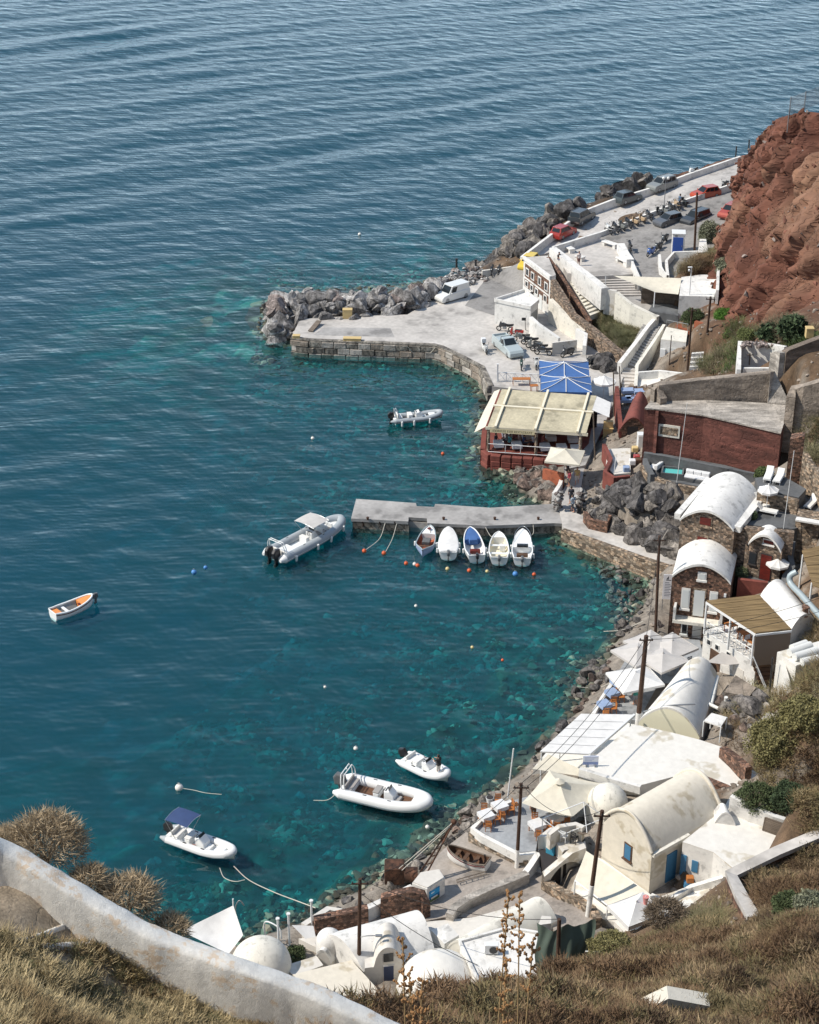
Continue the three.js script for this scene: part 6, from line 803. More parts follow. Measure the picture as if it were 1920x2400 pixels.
  vaultHouse('white_vault_house', 'white vaulted roof behind the tan slatted taverna roof', [1846, 1486], [1906, 1446], [1846, 1376], [1784, 1398], 6.4, 4, 1, 'white', 'white', {});
  const ch = HO('brown clay chimney on the white vault', 'chimney', 'chimney', [1886, 1444], 6.9); part(ch, 'stack', cyl(0.26, 0.22, 0.75), 'rubbleRed'); part(ch, 'cap', cyl(0.3, 0.3, 0.1, 0, 0.75), 'rubbleRed');
  one('metal_duct', tube([P(1868, 1340, 8.8), P(1852, 1350, 8.4), P(1852, 1364, 8), P(1880, 1396, 7.8), P(1925, 1446, 7.6), P(1960, 1480, 7.6)], 0.24, 40, 12), 'pipeBlue', 'fat pale blue ventilation duct over the taverna roofs', 'duct');
  const pr = HO('tan slatted roof at the edge of the picture above the duct', 'pergola', 'pergola', [1910, 1390], 6.5), pq = plan([[1880, 1290], [1980, 1262], [1990, 1400], [1906, 1372]], 9.2); for (let i = 0; i < 9; i++) { const t0 = i / 9, t1 = (i + 0.92) / 9; wpart(pr, 'roof_slat', prism([pq[0].clone().lerp(pq[3], t0), pq[1].clone().lerp(pq[2], t0), pq[1].clone().lerp(pq[2], t1), pq[0].clone().lerp(pq[3], t1)], 9.2 + 0.02 * (i % 2), 9.1), 'thatch'); } for (const t of [0.1, 0.9]) { const p = pq[0].clone().lerp(pq[3], t); wpart(pr, 'post', bar(V(p.x, 6, p.z), V(p.x, 9.1, p.z), 0.08), 'metalWhite'); }
  // old white shed with drain pipes on its roof
  const s = HO('crumbling white shed with plastic pipes stacked on its roof', 'shed', 'white_shed', [1860, 1620], 5), sp = plan([[1822, 1528], [1866, 1560], [1960, 1530], [1930, 1500]], 7); wpart(s, 'wall', prism(sp, 7, 4), 'whiteStained'); [[1850, 1530, 1900, 1512], [1862, 1540, 1915, 1524], [1880, 1552, 1935, 1540], [1856, 1520, 1890, 1508]].forEach(([x0, y0, x1, y1]) => one('drain_pipe', bar(P(x0, y0, 7.3), P(x1, y1, 7.3), 0.3, 14), 'pvc', y0 < 1525 ? 'white plastic pipe at the back of the stack on the shed' : y0 < 1535 ? 'white plastic pipe at the seaward end of the stack on the shed' : y0 < 1545 ? 'white plastic pipe in the middle of the stack on the shed' : 'white plastic pipe nearest the shed edge', 'pipe', 'plastic pipes on the shed roof'));
  one('standing_wall', wall([[1832, 1548, 6.6], [1844, 1590, 6], [1856, 1640, 5]], 0.4, 3), 'whiteStained', 'broken white wall end below the pipe shed', 'wall');
}
struct('white_pavement', prism(plan([[1490, 1700, 1.7], [1400, 1775, 1.7], [1360, 1800, 1.7], [1250, 1800, 1.5], [1300, 1740, 1.4], [1400, 1670, 1.4]]), null, 0), 'whiteStained', 'whitewashed paving under the louvred pergola'); struct('white_pavement', prism(plan([[1000, 2160, 1.5], [1110, 2150, 1.7], [1250, 2110, 1.9], [1320, 2180, 2.6], [1260, 2260, 2.6], [960, 2300, 2], [780, 2240, 1.6], [700, 2200, 1.4]]), null, 0), 'plasterGrey', 'pale plastered ground between the vaulted houses'); struct('white_pavement', prism(plan([[1374, 1996, 3], [1416, 2016, 3.1], [1530, 2100, 3.3], [1470, 2170, 3.2], [1400, 2150, 3], [1340, 2080, 2.4]]), null, 0), 'whiteStained', 'whitewashed ground under the cream awning');
{ // clutter on the broken ground behind the white vault
  const bs = (name, l, cat, pts, dn, m) => one(name, prism(plan(pts), null, dn), m, l, cat);
  bs('shack_roof', 'brown earth covered shack roof beside the taverna stair', 'roof', [[1698, 1622, 4.6], [1724, 1582, 5.2], [1772, 1612, 5], [1756, 1632, 4.5]], 2, 'oldConcrete'); bs('concrete_slab', 'pale concrete slab tilted on the rubble', 'slab', [[1736, 1690, 4.4], [1768, 1634, 5.4], [1812, 1652, 5.3], [1774, 1700, 4.3]], 3.6, 'oldConcretePale'); bs('concrete_slab', 'grey concrete slab lying beyond the tilted one', 'slab', [[1816, 1668, 5.8], [1860, 1640, 6.2], [1880, 1652, 6.2], [1846, 1690, 5.8]], 4.6, 'oldConcrete'); bs('earth_roof', 'grey rounded earth roof below the olive bushes', 'roof', [[1768, 1700, 5.2], [1800, 1668, 5.9], [1856, 1684, 6], [1846, 1722, 5.6], [1780, 1732, 5]], 3, 'oldConcretePale');
  const o = HO('small white table canopy on thin legs beside the vault', 'canopy', 'roof_canopy', [1676, 1700], 3.9), q = plan([[1650, 1690], [1668, 1672], [1704, 1682], [1690, 1704]], 4.9); wpart(o, 'top', prism(q, 4.95, 4.85), 'white'); q.forEach((p) => wpart(o, 'leg', bar(V(p.x, 3.6, p.z), V(p.x, 4.9, p.z), 0.05), 'metalWhite'));
}
const canopyAt = (label, px, py, hTop, hBase, turn, o2) => { const p = P(px, py, hTop); parasol(label, V(p.x, hBase, p.z), turn, { hgt: hTop - hBase - (o2.rise ?? 0.55), ...o2 }); };
struct('waterfront_terrace', prism(plan([[1392, 1672], [1432, 1606], [1470, 1540], [1500, 1490], [1640, 1500], [1660, 1580], [1600, 1600], [1500, 1690]], 1.3), 1.3, -0.4), 'terraceGrey', 'grey waterfront terrace of the taverna');
struct('timber_deck', prism(plan([[1508, 1668], [1545, 1600], [1568, 1602], [1530, 1672]], 1.34), 1.34, 1.2), 'woodGrey', 'grey timber boarding on the waterfront terrace');
one('kerb_wall', wall([[1390, 1672, 1.7], [1412, 1634, 1.7], [1436, 1598, 1.7]], 0.3, 2), 'white', 'white kerb at the water edge of the taverna terrace', 'wall');
[[1495, 1516, 'seaward'], [1524, 1494, 'rear'], [1576, 1500, 'landward'], [1554, 1530, 'front']].forEach(([x, y, w]) => canopyAt(w + ' one of four joined pale grey square parasols', x, y, 4.3, 1.3, 0.62, { w: 2.9, rise: 0.5, m: 'canvasGrey', group: 'joined pale grey parasols' }));
canopyAt('white square gazebo canopy with faded green print', 1490, 1574, 4.1, 1.3, 0.35, { w: 3.4, d: 3, rise: 0.6, group: 'white parasols', name: 'gazebo' });
[[1446, 1602, 'nearest the gazebo'], [1434, 1628, 'in the middle of the water edge row'], [1416, 1655, 'ending the water edge row']].forEach(([x, y, l]) => { table('blue and white clothed table ' + l, P(x, y + 12, 1.31), 0.5, 'clothBlue', 0.8, 0.8, 'taverna tables at the water edge'); chair('orange chair in front of the table ' + l, P(x + 4, y + 26, 1.31), 1.6, 'chairWood', 'orange taverna chairs'); chair('orange chair beside the table ' + l, P(x + 22, y + 16, 1.31), 3.3, 'chairWood', 'orange taverna chairs'); });
person('person in turquoise on the taverna terrace', P(1488, 1652, 1.31), 2, 'stand', [0.06, 0.3, 0.26], [0.3, 0.3, 0.32]); table('grey table under the joined parasols', P(1596, 1570, 1.31), 0.6, null, 1, 0.8); chair('grey chair under the joined parasols', P(1612, 1560, 1.31), 2, 'metalGrey');
utilityPole('thick wooden pole on the shore in front of the parasols', [1495, 1694], [1515, 1490], 1.5, 7.4, 0.2, { whiteFoot: 0.12 });
utilityPole('tall slim pole beside the stone path', [1537, 1482], [1546, 1256], 1.2, 8.6, 0.13);
utilityPole('dark metal post by the broken walls', [1806, 1608], [1811, 1542], 4.5, 2.6, 0.08, { arm: false, mat: 'metalDark' });
// ---------- white roofs in the middle ----------
{
  const v = vaultHouse('white_vault_house', 'white barrel vaulted house with pale yellow end wall', [1498, 1688], [1640, 1722], [1684, 1588], [1586, 1582], 3.3, 1.2, 1.7, 'white', 'whiteStained', { over: 0.05 }); wpart(v.o, 'end_face', gable(v.v.front.map((p) => p.clone().add(V(-0.03, -0.12, 0.12))), 1.4), tint('paleYellow', [0.78, 0.74, 0.56], { roughness: 0.9 }));
  wpart(v.o, 'drain_pipe', [bar(P(1682, 1586, 3.5), P(1668, 1650, 3.3), 0.14, 8), bar(P(1662, 1650, 3.4), P(1700, 1668, 3.4), 0.14, 8), bar(P(1700, 1668, 3.0), P(1702, 1634, 4.4), 0.14, 8)], 'pvc'); wpart(v.o, 'roof_cable', tube([P(1509, 1668, 3.6), P(1560, 1655, 4.9), P(1630, 1650, 5.1)], 0.06, 16), 'metalGrey');
  struct('roof_terrace', prism(plan([[1398, 1770], [1484, 1697], [1572, 1716], [1638, 1733], [1693, 1751], [1755, 1797], [1813, 1840], [1751, 1867], [1650, 1822], [1592, 1817], [1502, 1840], [1359, 1798]], 3.9), 3.9, 0), 'whiteStained', 'broad whitewashed flat roof'); one('roof_edge_wall', wall([[1359, 1800, 4.1], [1430, 1822, 4.1], [1502, 1842, 4.1]], 0.3, 0.6), 'white', 'white edge of the broad flat roof', 'wall');
  one('brick_edge', wall([[1650, 1822, 4.4], [1700, 1842, 4.6], [1755, 1868, 4.8]], 0.5, 1), 'rubbleRed', 'brown stone edging behind the broad flat roof', 'wall'); one('brick_edge', wall([[1694, 1750, 4.7], [1720, 1768, 4.9], [1756, 1798, 5.2]], 0.5, 1.2), 'rubbleRed', 'dark stone wall between flat roof and scrub', 'wall');
  const lp = HO('white louvred pergola roof over the waterfront', 'pergola', 'louvre_pergola', [1300, 1800], 1.3), c = plan([[1362, 1674], [1484, 1676], [1378, 1768], [1265, 1762]], 4.0); for (let i = 0; i < 5; i++) { const t0 = i / 5, t1 = (i + 0.96) / 5; wpart(lp, 'roof_panel', prism([c[0].clone().lerp(c[3], t0), c[1].clone().lerp(c[2], t0), c[1].clone().lerp(c[2], t1), c[0].clone().lerp(c[3], t1)], 4.05 - i * 0.01, 3.95 - i * 0.01), 'canvasWhite'); } for (const [i, j, t] of [[0, 3, 0.05], [0, 3, 0.95], [1, 2, 0.05], [1, 2, 0.95], [0, 3, 0.5]]) { const p = c[i].clone().lerp(c[j], t); wpart(lp, 'post', bar(V(p.x, 0.8, p.z), V(p.x, 3.95, p.z), 0.06), 'metalWhite'); } wpart(lp, 'gutter', beam(c[1].clone().add(V(0.1, 0, 0)), c[2].clone().add(V(0.1, 0, 0)), 0.16, 0.2), 'metalWhite');
  { const cv = document.createElement('canvas'); cv.width = 128; cv.height = 80; const g = cv.getContext('2d'); g.fillStyle = '#dfe3ec'; g.fillRect(0, 0, 128, 80); g.fillStyle = '#8d9cc6'; g.fillRect(0, 52, 128, 28); g.fillStyle = '#b8c2de'; for (let k = 0; k < 3; k++) g.fillRect(14, 10 + k * 13, 96 - k * 18, 7); const t = new THREE.CanvasTexture(cv); t.colorSpace = THREE.SRGBColorSpace; const b = HO('small blue and white sign on the edge of the flat roof', 'sign', 'roof_sign', [1384, 1796], 3.9); const q = new THREE.Mesh(new THREE.BoxGeometry(1.05, 0.7, 0.08), new THREE.MeshStandardMaterial({ map: t })); q.name = 'panel'; q.position.y = 0.5; b.add(q); part(b, 'foot', box(0.06, 0.2, 0.3, -0.3), 'metalGrey'); part(b, 'foot', box(0.06, 0.2, 0.3, 0.3), 'metalGrey'); }
  const aw = HO('narrow cream awning strip along the flat roof', 'awning', 'awning', [1330, 1830], 2), aq = [P(1248, 1802, 3.4), P(1286, 1768, 3.8), P(1360, 1802, 3.7), P(1500, 1846, 3.7), P(1488, 1860, 3.3), P(1352, 1818, 3.2)]; wpart(aw, 'cloth', [sheet([[aq[0], aq[1]], [aq[5], aq[2]]]), sheet([[aq[5], aq[2]], [aq[4], aq[3]]])], 'canvasCream');
  const um = HO('very large cream four sided parasol over the terrace tables', 'parasol', 'parasol', [1312, 1890], 1.9), ap = P(1311, 1830, 4.8), cr = [P(1223, 1882, 3.7), P(1341, 1915, 3.7), P(1422, 1838, 3.7), P(1288, 1805, 3.7)]; wpart(um, 'canopy', cr.map((p, i) => { const q = cr[(i + 1) % 4], rows = []; for (let j = 0; j <= 6; j++) { const row = []; for (let k = 0; k <= 6; k++) { const s = p.clone().lerp(q, k / 6), r2 = ap.clone().lerp(s, j / 6); r2.y -= 0.16 * Math.sin(Math.PI * j / 6) + 0.12 * Math.sin(Math.PI * k / 6) * j / 6; row.push(r2); } rows.push(row); } return sheet(rows); }), 'canvasCream'); wpart(um, 'pole', bar(V(ap.x, 1.9, ap.z), ap, 0.06, 8), 'metalWhite'); wpart(um, 'vent_cap', [new THREE.ConeGeometry(0.4, 0.25, 8).translate(ap.x, ap.y + 0.08, ap.z)], 'canvasCream');
  const dm = HO('smooth cream dome beside the big parasol', 'dome', 'plaster_dome', [1424, 1880], 3), dp = P(1424, 1880, 3.4); wpart(dm, 'shell', new THREE.SphereGeometry(1.35, 28, 14, 0, Math.PI * 2, 0, 1.6).scale(1, 0.95, 1).translate(dp.x, dp.y, dp.z), 'cream'); wpart(dm, 'drum', cyl(1.38, 1.38, 1.6, dp.x, dp.y - 1.6, dp.z, 24), 'cream');
  // terrace with tables
  struct('dining_terrace', prism(plan([[1112, 1940], [1153, 1896], [1194, 1878], [1300, 1850], [1420, 1880], [1330, 1930], [1262, 1958], [1256, 1994], [1216, 1998]], 1.9), 1.9, -0.3), 'terraceGrey', 'grey dining terrace above the slipway'); one('terrace_kerb', wall([[1198, 1876, 2.2], [1150, 1896, 2.2], [1108, 1940, 2.2], [1130, 1956, 2.2], [1218, 2002, 2.2], [1256, 1998, 2.2]], 0.3, 0.6), 'white', 'white kerb round the dining terrace', 'wall'); one('white_stone_wall', wall([[1106, 1946, 1.75], [1130, 1960, 1.75], [1214, 2006, 1.75], [1240, 2012, 1.75]], 0.7, 2), 'stoneWhite', 'whitewashed rubble wall below the dining terrace', 'wall');
  [[1139, 1914, 'at the terrace water corner'], [1171, 1892, 'second from the terrace water corner'], [1258, 1936, 'in the sun before the big parasol'], [1300, 1918, 'half under the big parasol']].forEach(([x, y, l], i) => { table('white clothed table ' + l, P(x, y + 14, 1.91), 0.5, 'cloth', 0.85, 0.85, 'dining terrace tables'); chair('orange chair in front of the table ' + l, P(x + 6, y + 32, 1.91), 1.4, 'chairWood', 'orange terrace chairs'); chair('orange chair right of the table ' + l, P(x + 27, y + 16, 1.91), 3.3, 'chairWood', 'orange terrace chairs'); chair('orange chair behind the table ' + l, P(x - 4, y - 2, 1.91), -1.6, 'chairWood', 'orange terrace chairs'); });
  chair('orange wooden chair under the edge of the big parasol', P(1208, 1898, 1.91), 0.4, 'chairWood', 'orange terrace chairs'); person('waiter in dark clothes under the big parasol', P(1250, 1916, 1.91), -1.4, 'stand', [0.05, 0.05, 0.05], [0.16, 0.1, 0.07]);
  const tub2 = HO('white flower tub on the corner kerb', 'flower tub', 'flower_tub', [1148, 1880], 1.6); part(tub2, 'pot', cyl(0.2, 0.28, 0.4), 'metalWhite'); part(tub2, 'soil', cyl(0.25, 0.25, 0.02, 0, 0.4), 'darkInside'); one('flag_mast', bar(V(0, 0, 0), V(0.3, 4, -0.1), 0.05), 'metalWhite', 'white flag mast at the water corner of the dining terrace', 'mast', undefined, P(1190, 1870, 1.9));
}
// ---------- arch house, steps, cream vaulted house ----------
{
  const g = HO('white gateway block with a blue door above the slipway steps', 'gateway', 'gateway', [1275, 2010], 1.6), q = plan([[1262, 1960], [1284, 1962], [1300, 1968], [1318, 1998], [1324, 1992], [1374, 1984], [1368, 1952], [1350, 1930], [1288, 1940]], 3.6); wpart(g, 'wall', prism(q, 3.6, 1), 'plasterGrey'); const d = [P(1283, 2020, 1.7), P(1301, 2028, 1.7)]; wpart(g, 'door', plate(d[0], d[1], d[1].clone().add(V(0, 1.9, 0)), d[0].clone().add(V(0, 1.9, 0)), 0, 1, 0, 1, 0.25), tint('gateBlue', [0.05, 0.28, 0.42])); wpart(g, 'parapet', wall([[1286, 1954, 4.5], [1310, 1936, 4.7], [1350, 1930, 4.7], [1368, 1938, 4.7]], 0.35, 1.2), 'plasterGrey'); const ov = P(1349, 1946, 4.3); wpart(g, 'oval_sign', new THREE.CylinderGeometry(0.42, 0.42, 0.06, 24).rotateX(Math.PI / 2).scale(1, 0.62, 1).translate(ov.x, ov.y, ov.z + 0.25), 'cream');
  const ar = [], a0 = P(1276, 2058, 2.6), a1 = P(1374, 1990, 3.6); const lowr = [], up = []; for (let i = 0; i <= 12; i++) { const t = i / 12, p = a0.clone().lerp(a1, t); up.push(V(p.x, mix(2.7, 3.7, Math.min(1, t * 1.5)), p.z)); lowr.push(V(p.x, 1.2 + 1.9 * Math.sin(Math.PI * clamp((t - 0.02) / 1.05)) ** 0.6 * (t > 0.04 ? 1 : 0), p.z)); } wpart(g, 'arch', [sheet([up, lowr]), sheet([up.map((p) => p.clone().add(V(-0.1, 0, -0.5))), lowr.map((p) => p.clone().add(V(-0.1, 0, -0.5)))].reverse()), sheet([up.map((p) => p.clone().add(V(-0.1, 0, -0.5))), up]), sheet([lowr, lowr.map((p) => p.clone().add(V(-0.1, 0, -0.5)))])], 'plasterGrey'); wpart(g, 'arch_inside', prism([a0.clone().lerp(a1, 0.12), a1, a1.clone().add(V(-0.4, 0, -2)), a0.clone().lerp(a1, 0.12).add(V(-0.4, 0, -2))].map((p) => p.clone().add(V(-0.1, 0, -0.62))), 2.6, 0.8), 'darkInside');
  for (const [x, y, l] of [[1322, 1972, 'white wire chair on the gateway roof'], [1346, 1974, 'dark wire chair on the gateway roof']]) chair(l, P(x, y, 3.61), 1, x < 1330 ? 'metalWhite' : 'metalDark'); const rt = HO('small round table on the gateway roof', 'table', 'round_table', [1364, 1968], 3.61); part(rt, 'top', cyl(0.4, 0.4, 0.04, 0, 0.7, 0, 20), 'woodGrey'); part(rt, 'stem', cyl(0.05, 0.05, 0.7), 'metalDark'); part(rt, 'foot', cyl(0.22, 0.22, 0.04), 'metalDark');
  const fr = HO('bare wire frame over the gateway roof', 'pergola', 'bare_pergola', [1330, 1980], 3.6); const k = [P(1272, 1918, 5), P(1368, 1880, 6), P(1376, 1952, 4.6), P(1320, 1956, 4.4), P(1420, 1916, 5)]; wpart(fr, 'rod', [bar(k[0], k[1], 0.035), bar(k[0], k[3], 0.035), bar(k[1], k[4], 0.03), bar(k[1], k[2], 0.03), bar(k[3], k[4], 0.03)], 'metalWhite'); wpart(fr, 'stay', bar(k[0], k[0].clone().setY(2), 0.035), 'metalWhite');
  stairs('pale steps down to the slipway beside the blue door', [[1262, 2010], [1304, 2028], 1.9], [[1230, 2050], [1278, 2072], 1.1], 6, 'concretePale'); one('step_wall', wall([[1262, 1998, 2.5], [1244, 2026, 2.2], [1228, 2048, 1.9]], 0.4, 1.4), 'white', 'white curb wall beside the slipway steps', 'wall');
  stairs('broad brown steps climbing from the slipway to the vaulted house', [[1310, 2196], [1404, 2160], 3.2], [[1230, 2100], [1300, 2080], 1.2], 12, 'slipStone'); one('rubble_wall', wall([[1276, 2062, 2.2], [1310, 2082, 2.5], [1350, 2100, 2.9], [1388, 2126, 3.4], [1402, 2152, 3.8]], 0.5, 1.8), 'rubbleTan', 'rubble wall beside the broad brown steps', 'wall');
  const aw = HO('large cream awning slung before the vaulted house', 'awning', 'awning', [1430, 2080], 3), aq = [P(1348, 2064, 3.9), P(1374, 1994, 4.9), P(1518, 2092, 5.0), P(1424, 2122, 4.2)], rows = []; for (let j = 0; j <= 8; j++) { const row = []; for (let i = 0; i <= 8; i++) { const p = aq[0].clone().lerp(aq[1], i / 8).lerp(aq[3].clone().lerp(aq[2], i / 8), j / 8); p.y -= 0.2 * Math.sin(Math.PI * i / 8) * Math.sin(Math.PI * j / 8); row.push(p); } rows.push(row); } wpart(aw, 'cloth', sheet(rows), 'canvasCream'); wpart(aw, 'edge_pole', [bar(aq[0], aq[3], 0.05), bar(aq[0], aq[0].clone().setY(2), 0.05), bar(aq[3], aq[3].clone().setY(3), 0.05)], 'metalWhite');
  const h = vaultHouse('cream_vault_house', 'big cream barrel vaulted house with a small blue window', [1415, 1918], [1528, 2000], [1694, 1906], [1582, 1824], 6.2, 3.2, 1.75, 'creamStained', 'creamStained', { over: 0.02, thick: 0.3, holes: [['window', 0.46, 0.62, 0.42, 0.82, 'doorBlue', 'wood']] });
  for (const [a, b] of [[h.v.front, 0.12], [h.v.back, -0.12]]) wpart(h.o, 'roof_rim', new THREE.TubeGeometry(new THREE.CatmullRomCurve3(a.map((p) => p.clone().add(V(0, 0.02, 0)))), 40, 0.14, 7), 'creamStained');
  const sf = [h.B, h.Cc].map((p) => V(p.x, 3.2, p.z)), sw = [sf[0], sf[1], V(sf[1].x, 6.2, sf[1].z), V(sf[0].x, 6.2, sf[0].z)]; const dr = wpart(h.o, 'door', plate(...sw, 0.22, 0.36, 0, 0.72, 0.06), 'doorBlue'); wpart(h.o, 'side_cornice', plate(...sw, 0, 0.5, 0.92, 1, 0.22), 'cream');
  const w = HO('white annex with blue shutter at the side of the vaulted house', 'annex', 'annex', [1640, 2060], 3.4), wq = plan([[1600, 1976], [1672, 2000], [1716, 2036], [1912, 1954], [1892, 1936], [1812, 1912], [1714, 1866], [1690, 1905], [1664, 1924]], 6.2); wpart(w, 'wall', prism(wq, 6.19, 2.6), 'white'); wpart(w, 'roof', prism(wq, 6.3, 6.195), 'whiteStained'); const wf = [V(wq[0].x, 3.4, wq[0].z), V(wq[1].x, 3.4, wq[1].z), V(wq[1].x, 6.2, wq[1].z), V(wq[0].x, 6.2, wq[0].z)]; wpart(w, 'shutter', plate(...wf, 0.36, 0.56, 0.34, 0.64, 0.06), 'doorBlue'); wpart(w, 'door', plate(...wf, 0.0, 0.18, 0, 0.7, 0.07), 'doorBlue'); wpart(w, 'roof_wall', wall([[1714, 1864, 7.6], [1760, 1886, 7.5], [1812, 1910, 7.3], [1890, 1934, 7]], 0.35, 1.4), 'white');
  const bv = vault(P(1676, 1926, 6.4), P(1724, 1932, 6.4), P(1712, 1912, 6.4), P(1672, 1904, 6.4), 0.85, 0.02, 12); wpart(w, 'skylight_vault', [...bv.top, gable(bv.front, 6.2), gable(bv.back, 6.2)], 'white');
  const lt = HO('grey timber lattice leaning against the roof wall', 'lattice', 'lattice_panel', [1825, 1955], 6.3), lq = [P(1788, 1946, 6.32), P(1850, 1968, 6.32), P(1856, 1938, 7.3), P(1794, 1916, 7.3)]; for (let i = 0; i < 9; i++) wpart(lt, 'slat', beam(lq[0].clone().lerp(lq[3], i / 8), lq[1].clone().lerp(lq[2], i / 8), 0.06, 0.09), 'woodGrey'); wpart(lt, 'frame', [beam(lq[0], lq[3], 0.08, 0.08), beam(lq[1], lq[2], 0.08, 0.08)], 'woodGrey');
  one('yard_wall', wall([[1526, 2096, 3.9], [1562, 2110, 3.9], [1620, 2076, 4.2], [1716, 2048, 5.4]], 0.3, 1.6), 'white', 'white yard wall below the blue doors', 'wall'); struct('white_forecourt', prism(plan([[1530, 2108, 3.3], [1600, 2082, 3.5], [1712, 2044, 4.6], [1690, 2090, 4.6], [1600, 2140, 4], [1540, 2170, 3.7], [1470, 2190, 3.5], [1440, 2160, 3.2]]), null, 1.5), 'whiteStained', 'whitewashed sloping forecourt'); const cb = HO('stack of blue and orange crates by the blue doors', 'crate', 'crate_stack', [1612, 2080], 3.5); part(cb, 'crate', rbox(0.5, 0.45, 0.45, 0, 0, 0, 0.04), 'doorBlue'); part(cb, 'crate', rbox(0.45, 0.4, 0.4, 0.1, 0.46, 0, 0.04), 'chairWood'); one('ledge_wall', wall([[1548, 2150, 4.4], [1580, 2134, 4.5], [1614, 2114, 4.7]], 0.6, 1), 'white', 'thick white ledge in front of the forecourt', 'wall');
  canopyAt('white peaked canopy with dark lettering at the foot of the slope', 1492, 2112, 5.9, 3, 0.5, { w: 2.6, d: 2.2, rise: 0.6, group: 'white parasols', name: 'gazebo', valance: 0.3 });
  const fl = HO('faded red and white furled flag on a thin post', 'flag', 'furled_flag', [1508, 2180], 3.6); part(fl, 'post', cyl(0.03, 0.03, 2.6), 'metalWhite'); part(fl, 'cloth', new THREE.ConeGeometry(0.2, 1.3, 8).rotateX(Math.PI).translate(0, 1.9, 0), tint('flagRed', [0.62, 0.24, 0.22]));
  // big retaining wall with broad cap
  const rw = HO('broad topped retaining wall turning the corner below the scrub', 'wall', 'retaining_wall', [1740, 2080], 6); wpart(rw, 'cap', wall([[1930, 1948, 10], [1820, 1994, 9.5], [1714, 2046, 9], [1740, 2100, 9.8], [1768, 2148, 10.8]], 0.75, 0.3), 'concretePale'); wpart(rw, 'face', wall([[1930, 1952, 9.7], [1820, 1998, 9.2], [1714, 2050, 8.7], [1740, 2104, 9.5], [1768, 2152, 10.5]], 0.62, 5), 'rubbleRed'); stairs('few brown timber steps at the end of the broad topped wall', [[1752, 2146], [1782, 2154], 10.6], [[1722, 2196], [1756, 2206], 9.4], 6, 'woodGrey');
}
{
  const p1 = utilityPole('reddish pole with white foot on the dining terrace', [1211, 2030], [1222, 1836], 1.4, 6.4, 0.13, { whiteFoot: 0.2 }), p2 = utilityPole('tall brown pole with white foot by the cream awning', [1377, 2148], [1408, 1876], 3, 7.6, 0.15, { whiteFoot: 0.3 }), p3 = utilityPole('dark pole with a street lamp among the white vaults', [841, 2262], [844, 2060], 2.8, 6.2, 0.13), p4 = utilityPole('dark pole in front of the green tarpaulin', [1307, 2284], [1311, 2154], 6.4, 3.9, 0.14, { arm: false }), p5 = P(1515, 1492, 8.9), p6 = P(1546, 1258, 9.8);
  const lm = HO('street lamp arm on the dark pole', 'lamp', 'lamp_arm', [846, 2190], 4.6); const s0 = P(846, 2196, 5); lm.position.copy(s0); part(lm, 'arm', tube([V(0, 0, 0), V(0.3, 0.12, 0.05), V(0.9, 0.15, 0.05)], 0.03, 10), 'metalGrey'); part(lm, 'head', rbox(0.42, 0.1, 0.2, 1.05, 0.1, 0.05, 0.04), 'metalGrey');
  cable('cable from the thick shore pole to the dining terrace pole', p5, p1, 1.0); cable('second cable between shore pole and dining terrace pole', p5.clone().add(V(0.4, -0.2, 0)), p1.clone().add(V(0.4, -0.2, 0)), 1.2); cable('cable from the dining terrace pole down to the pole among the vaults', p1, p3, 1.1); cable('cable from the terrace pole to the tall brown pole', p1, p2, 1.3); cable('cable from the thick shore pole over the taverna roof', p5, P(1925, 1400, 9.2), 0.5); cable('second cable over the taverna roof', p5.clone().add(V(0, -0.25, 0)), P(1925, 1432, 8.6), 0.5); cable('cable from the slim pole to the thick shore pole', p6, p5, 0.8); cable('cable from the pole among the vaults to the tarpaulin pole', p3, p4, 0.9); cable('cable crossing the white vault roofs', p3.clone().add(V(0, -1, 0)), P(1120, 2262, 4.6), 0.4);
}
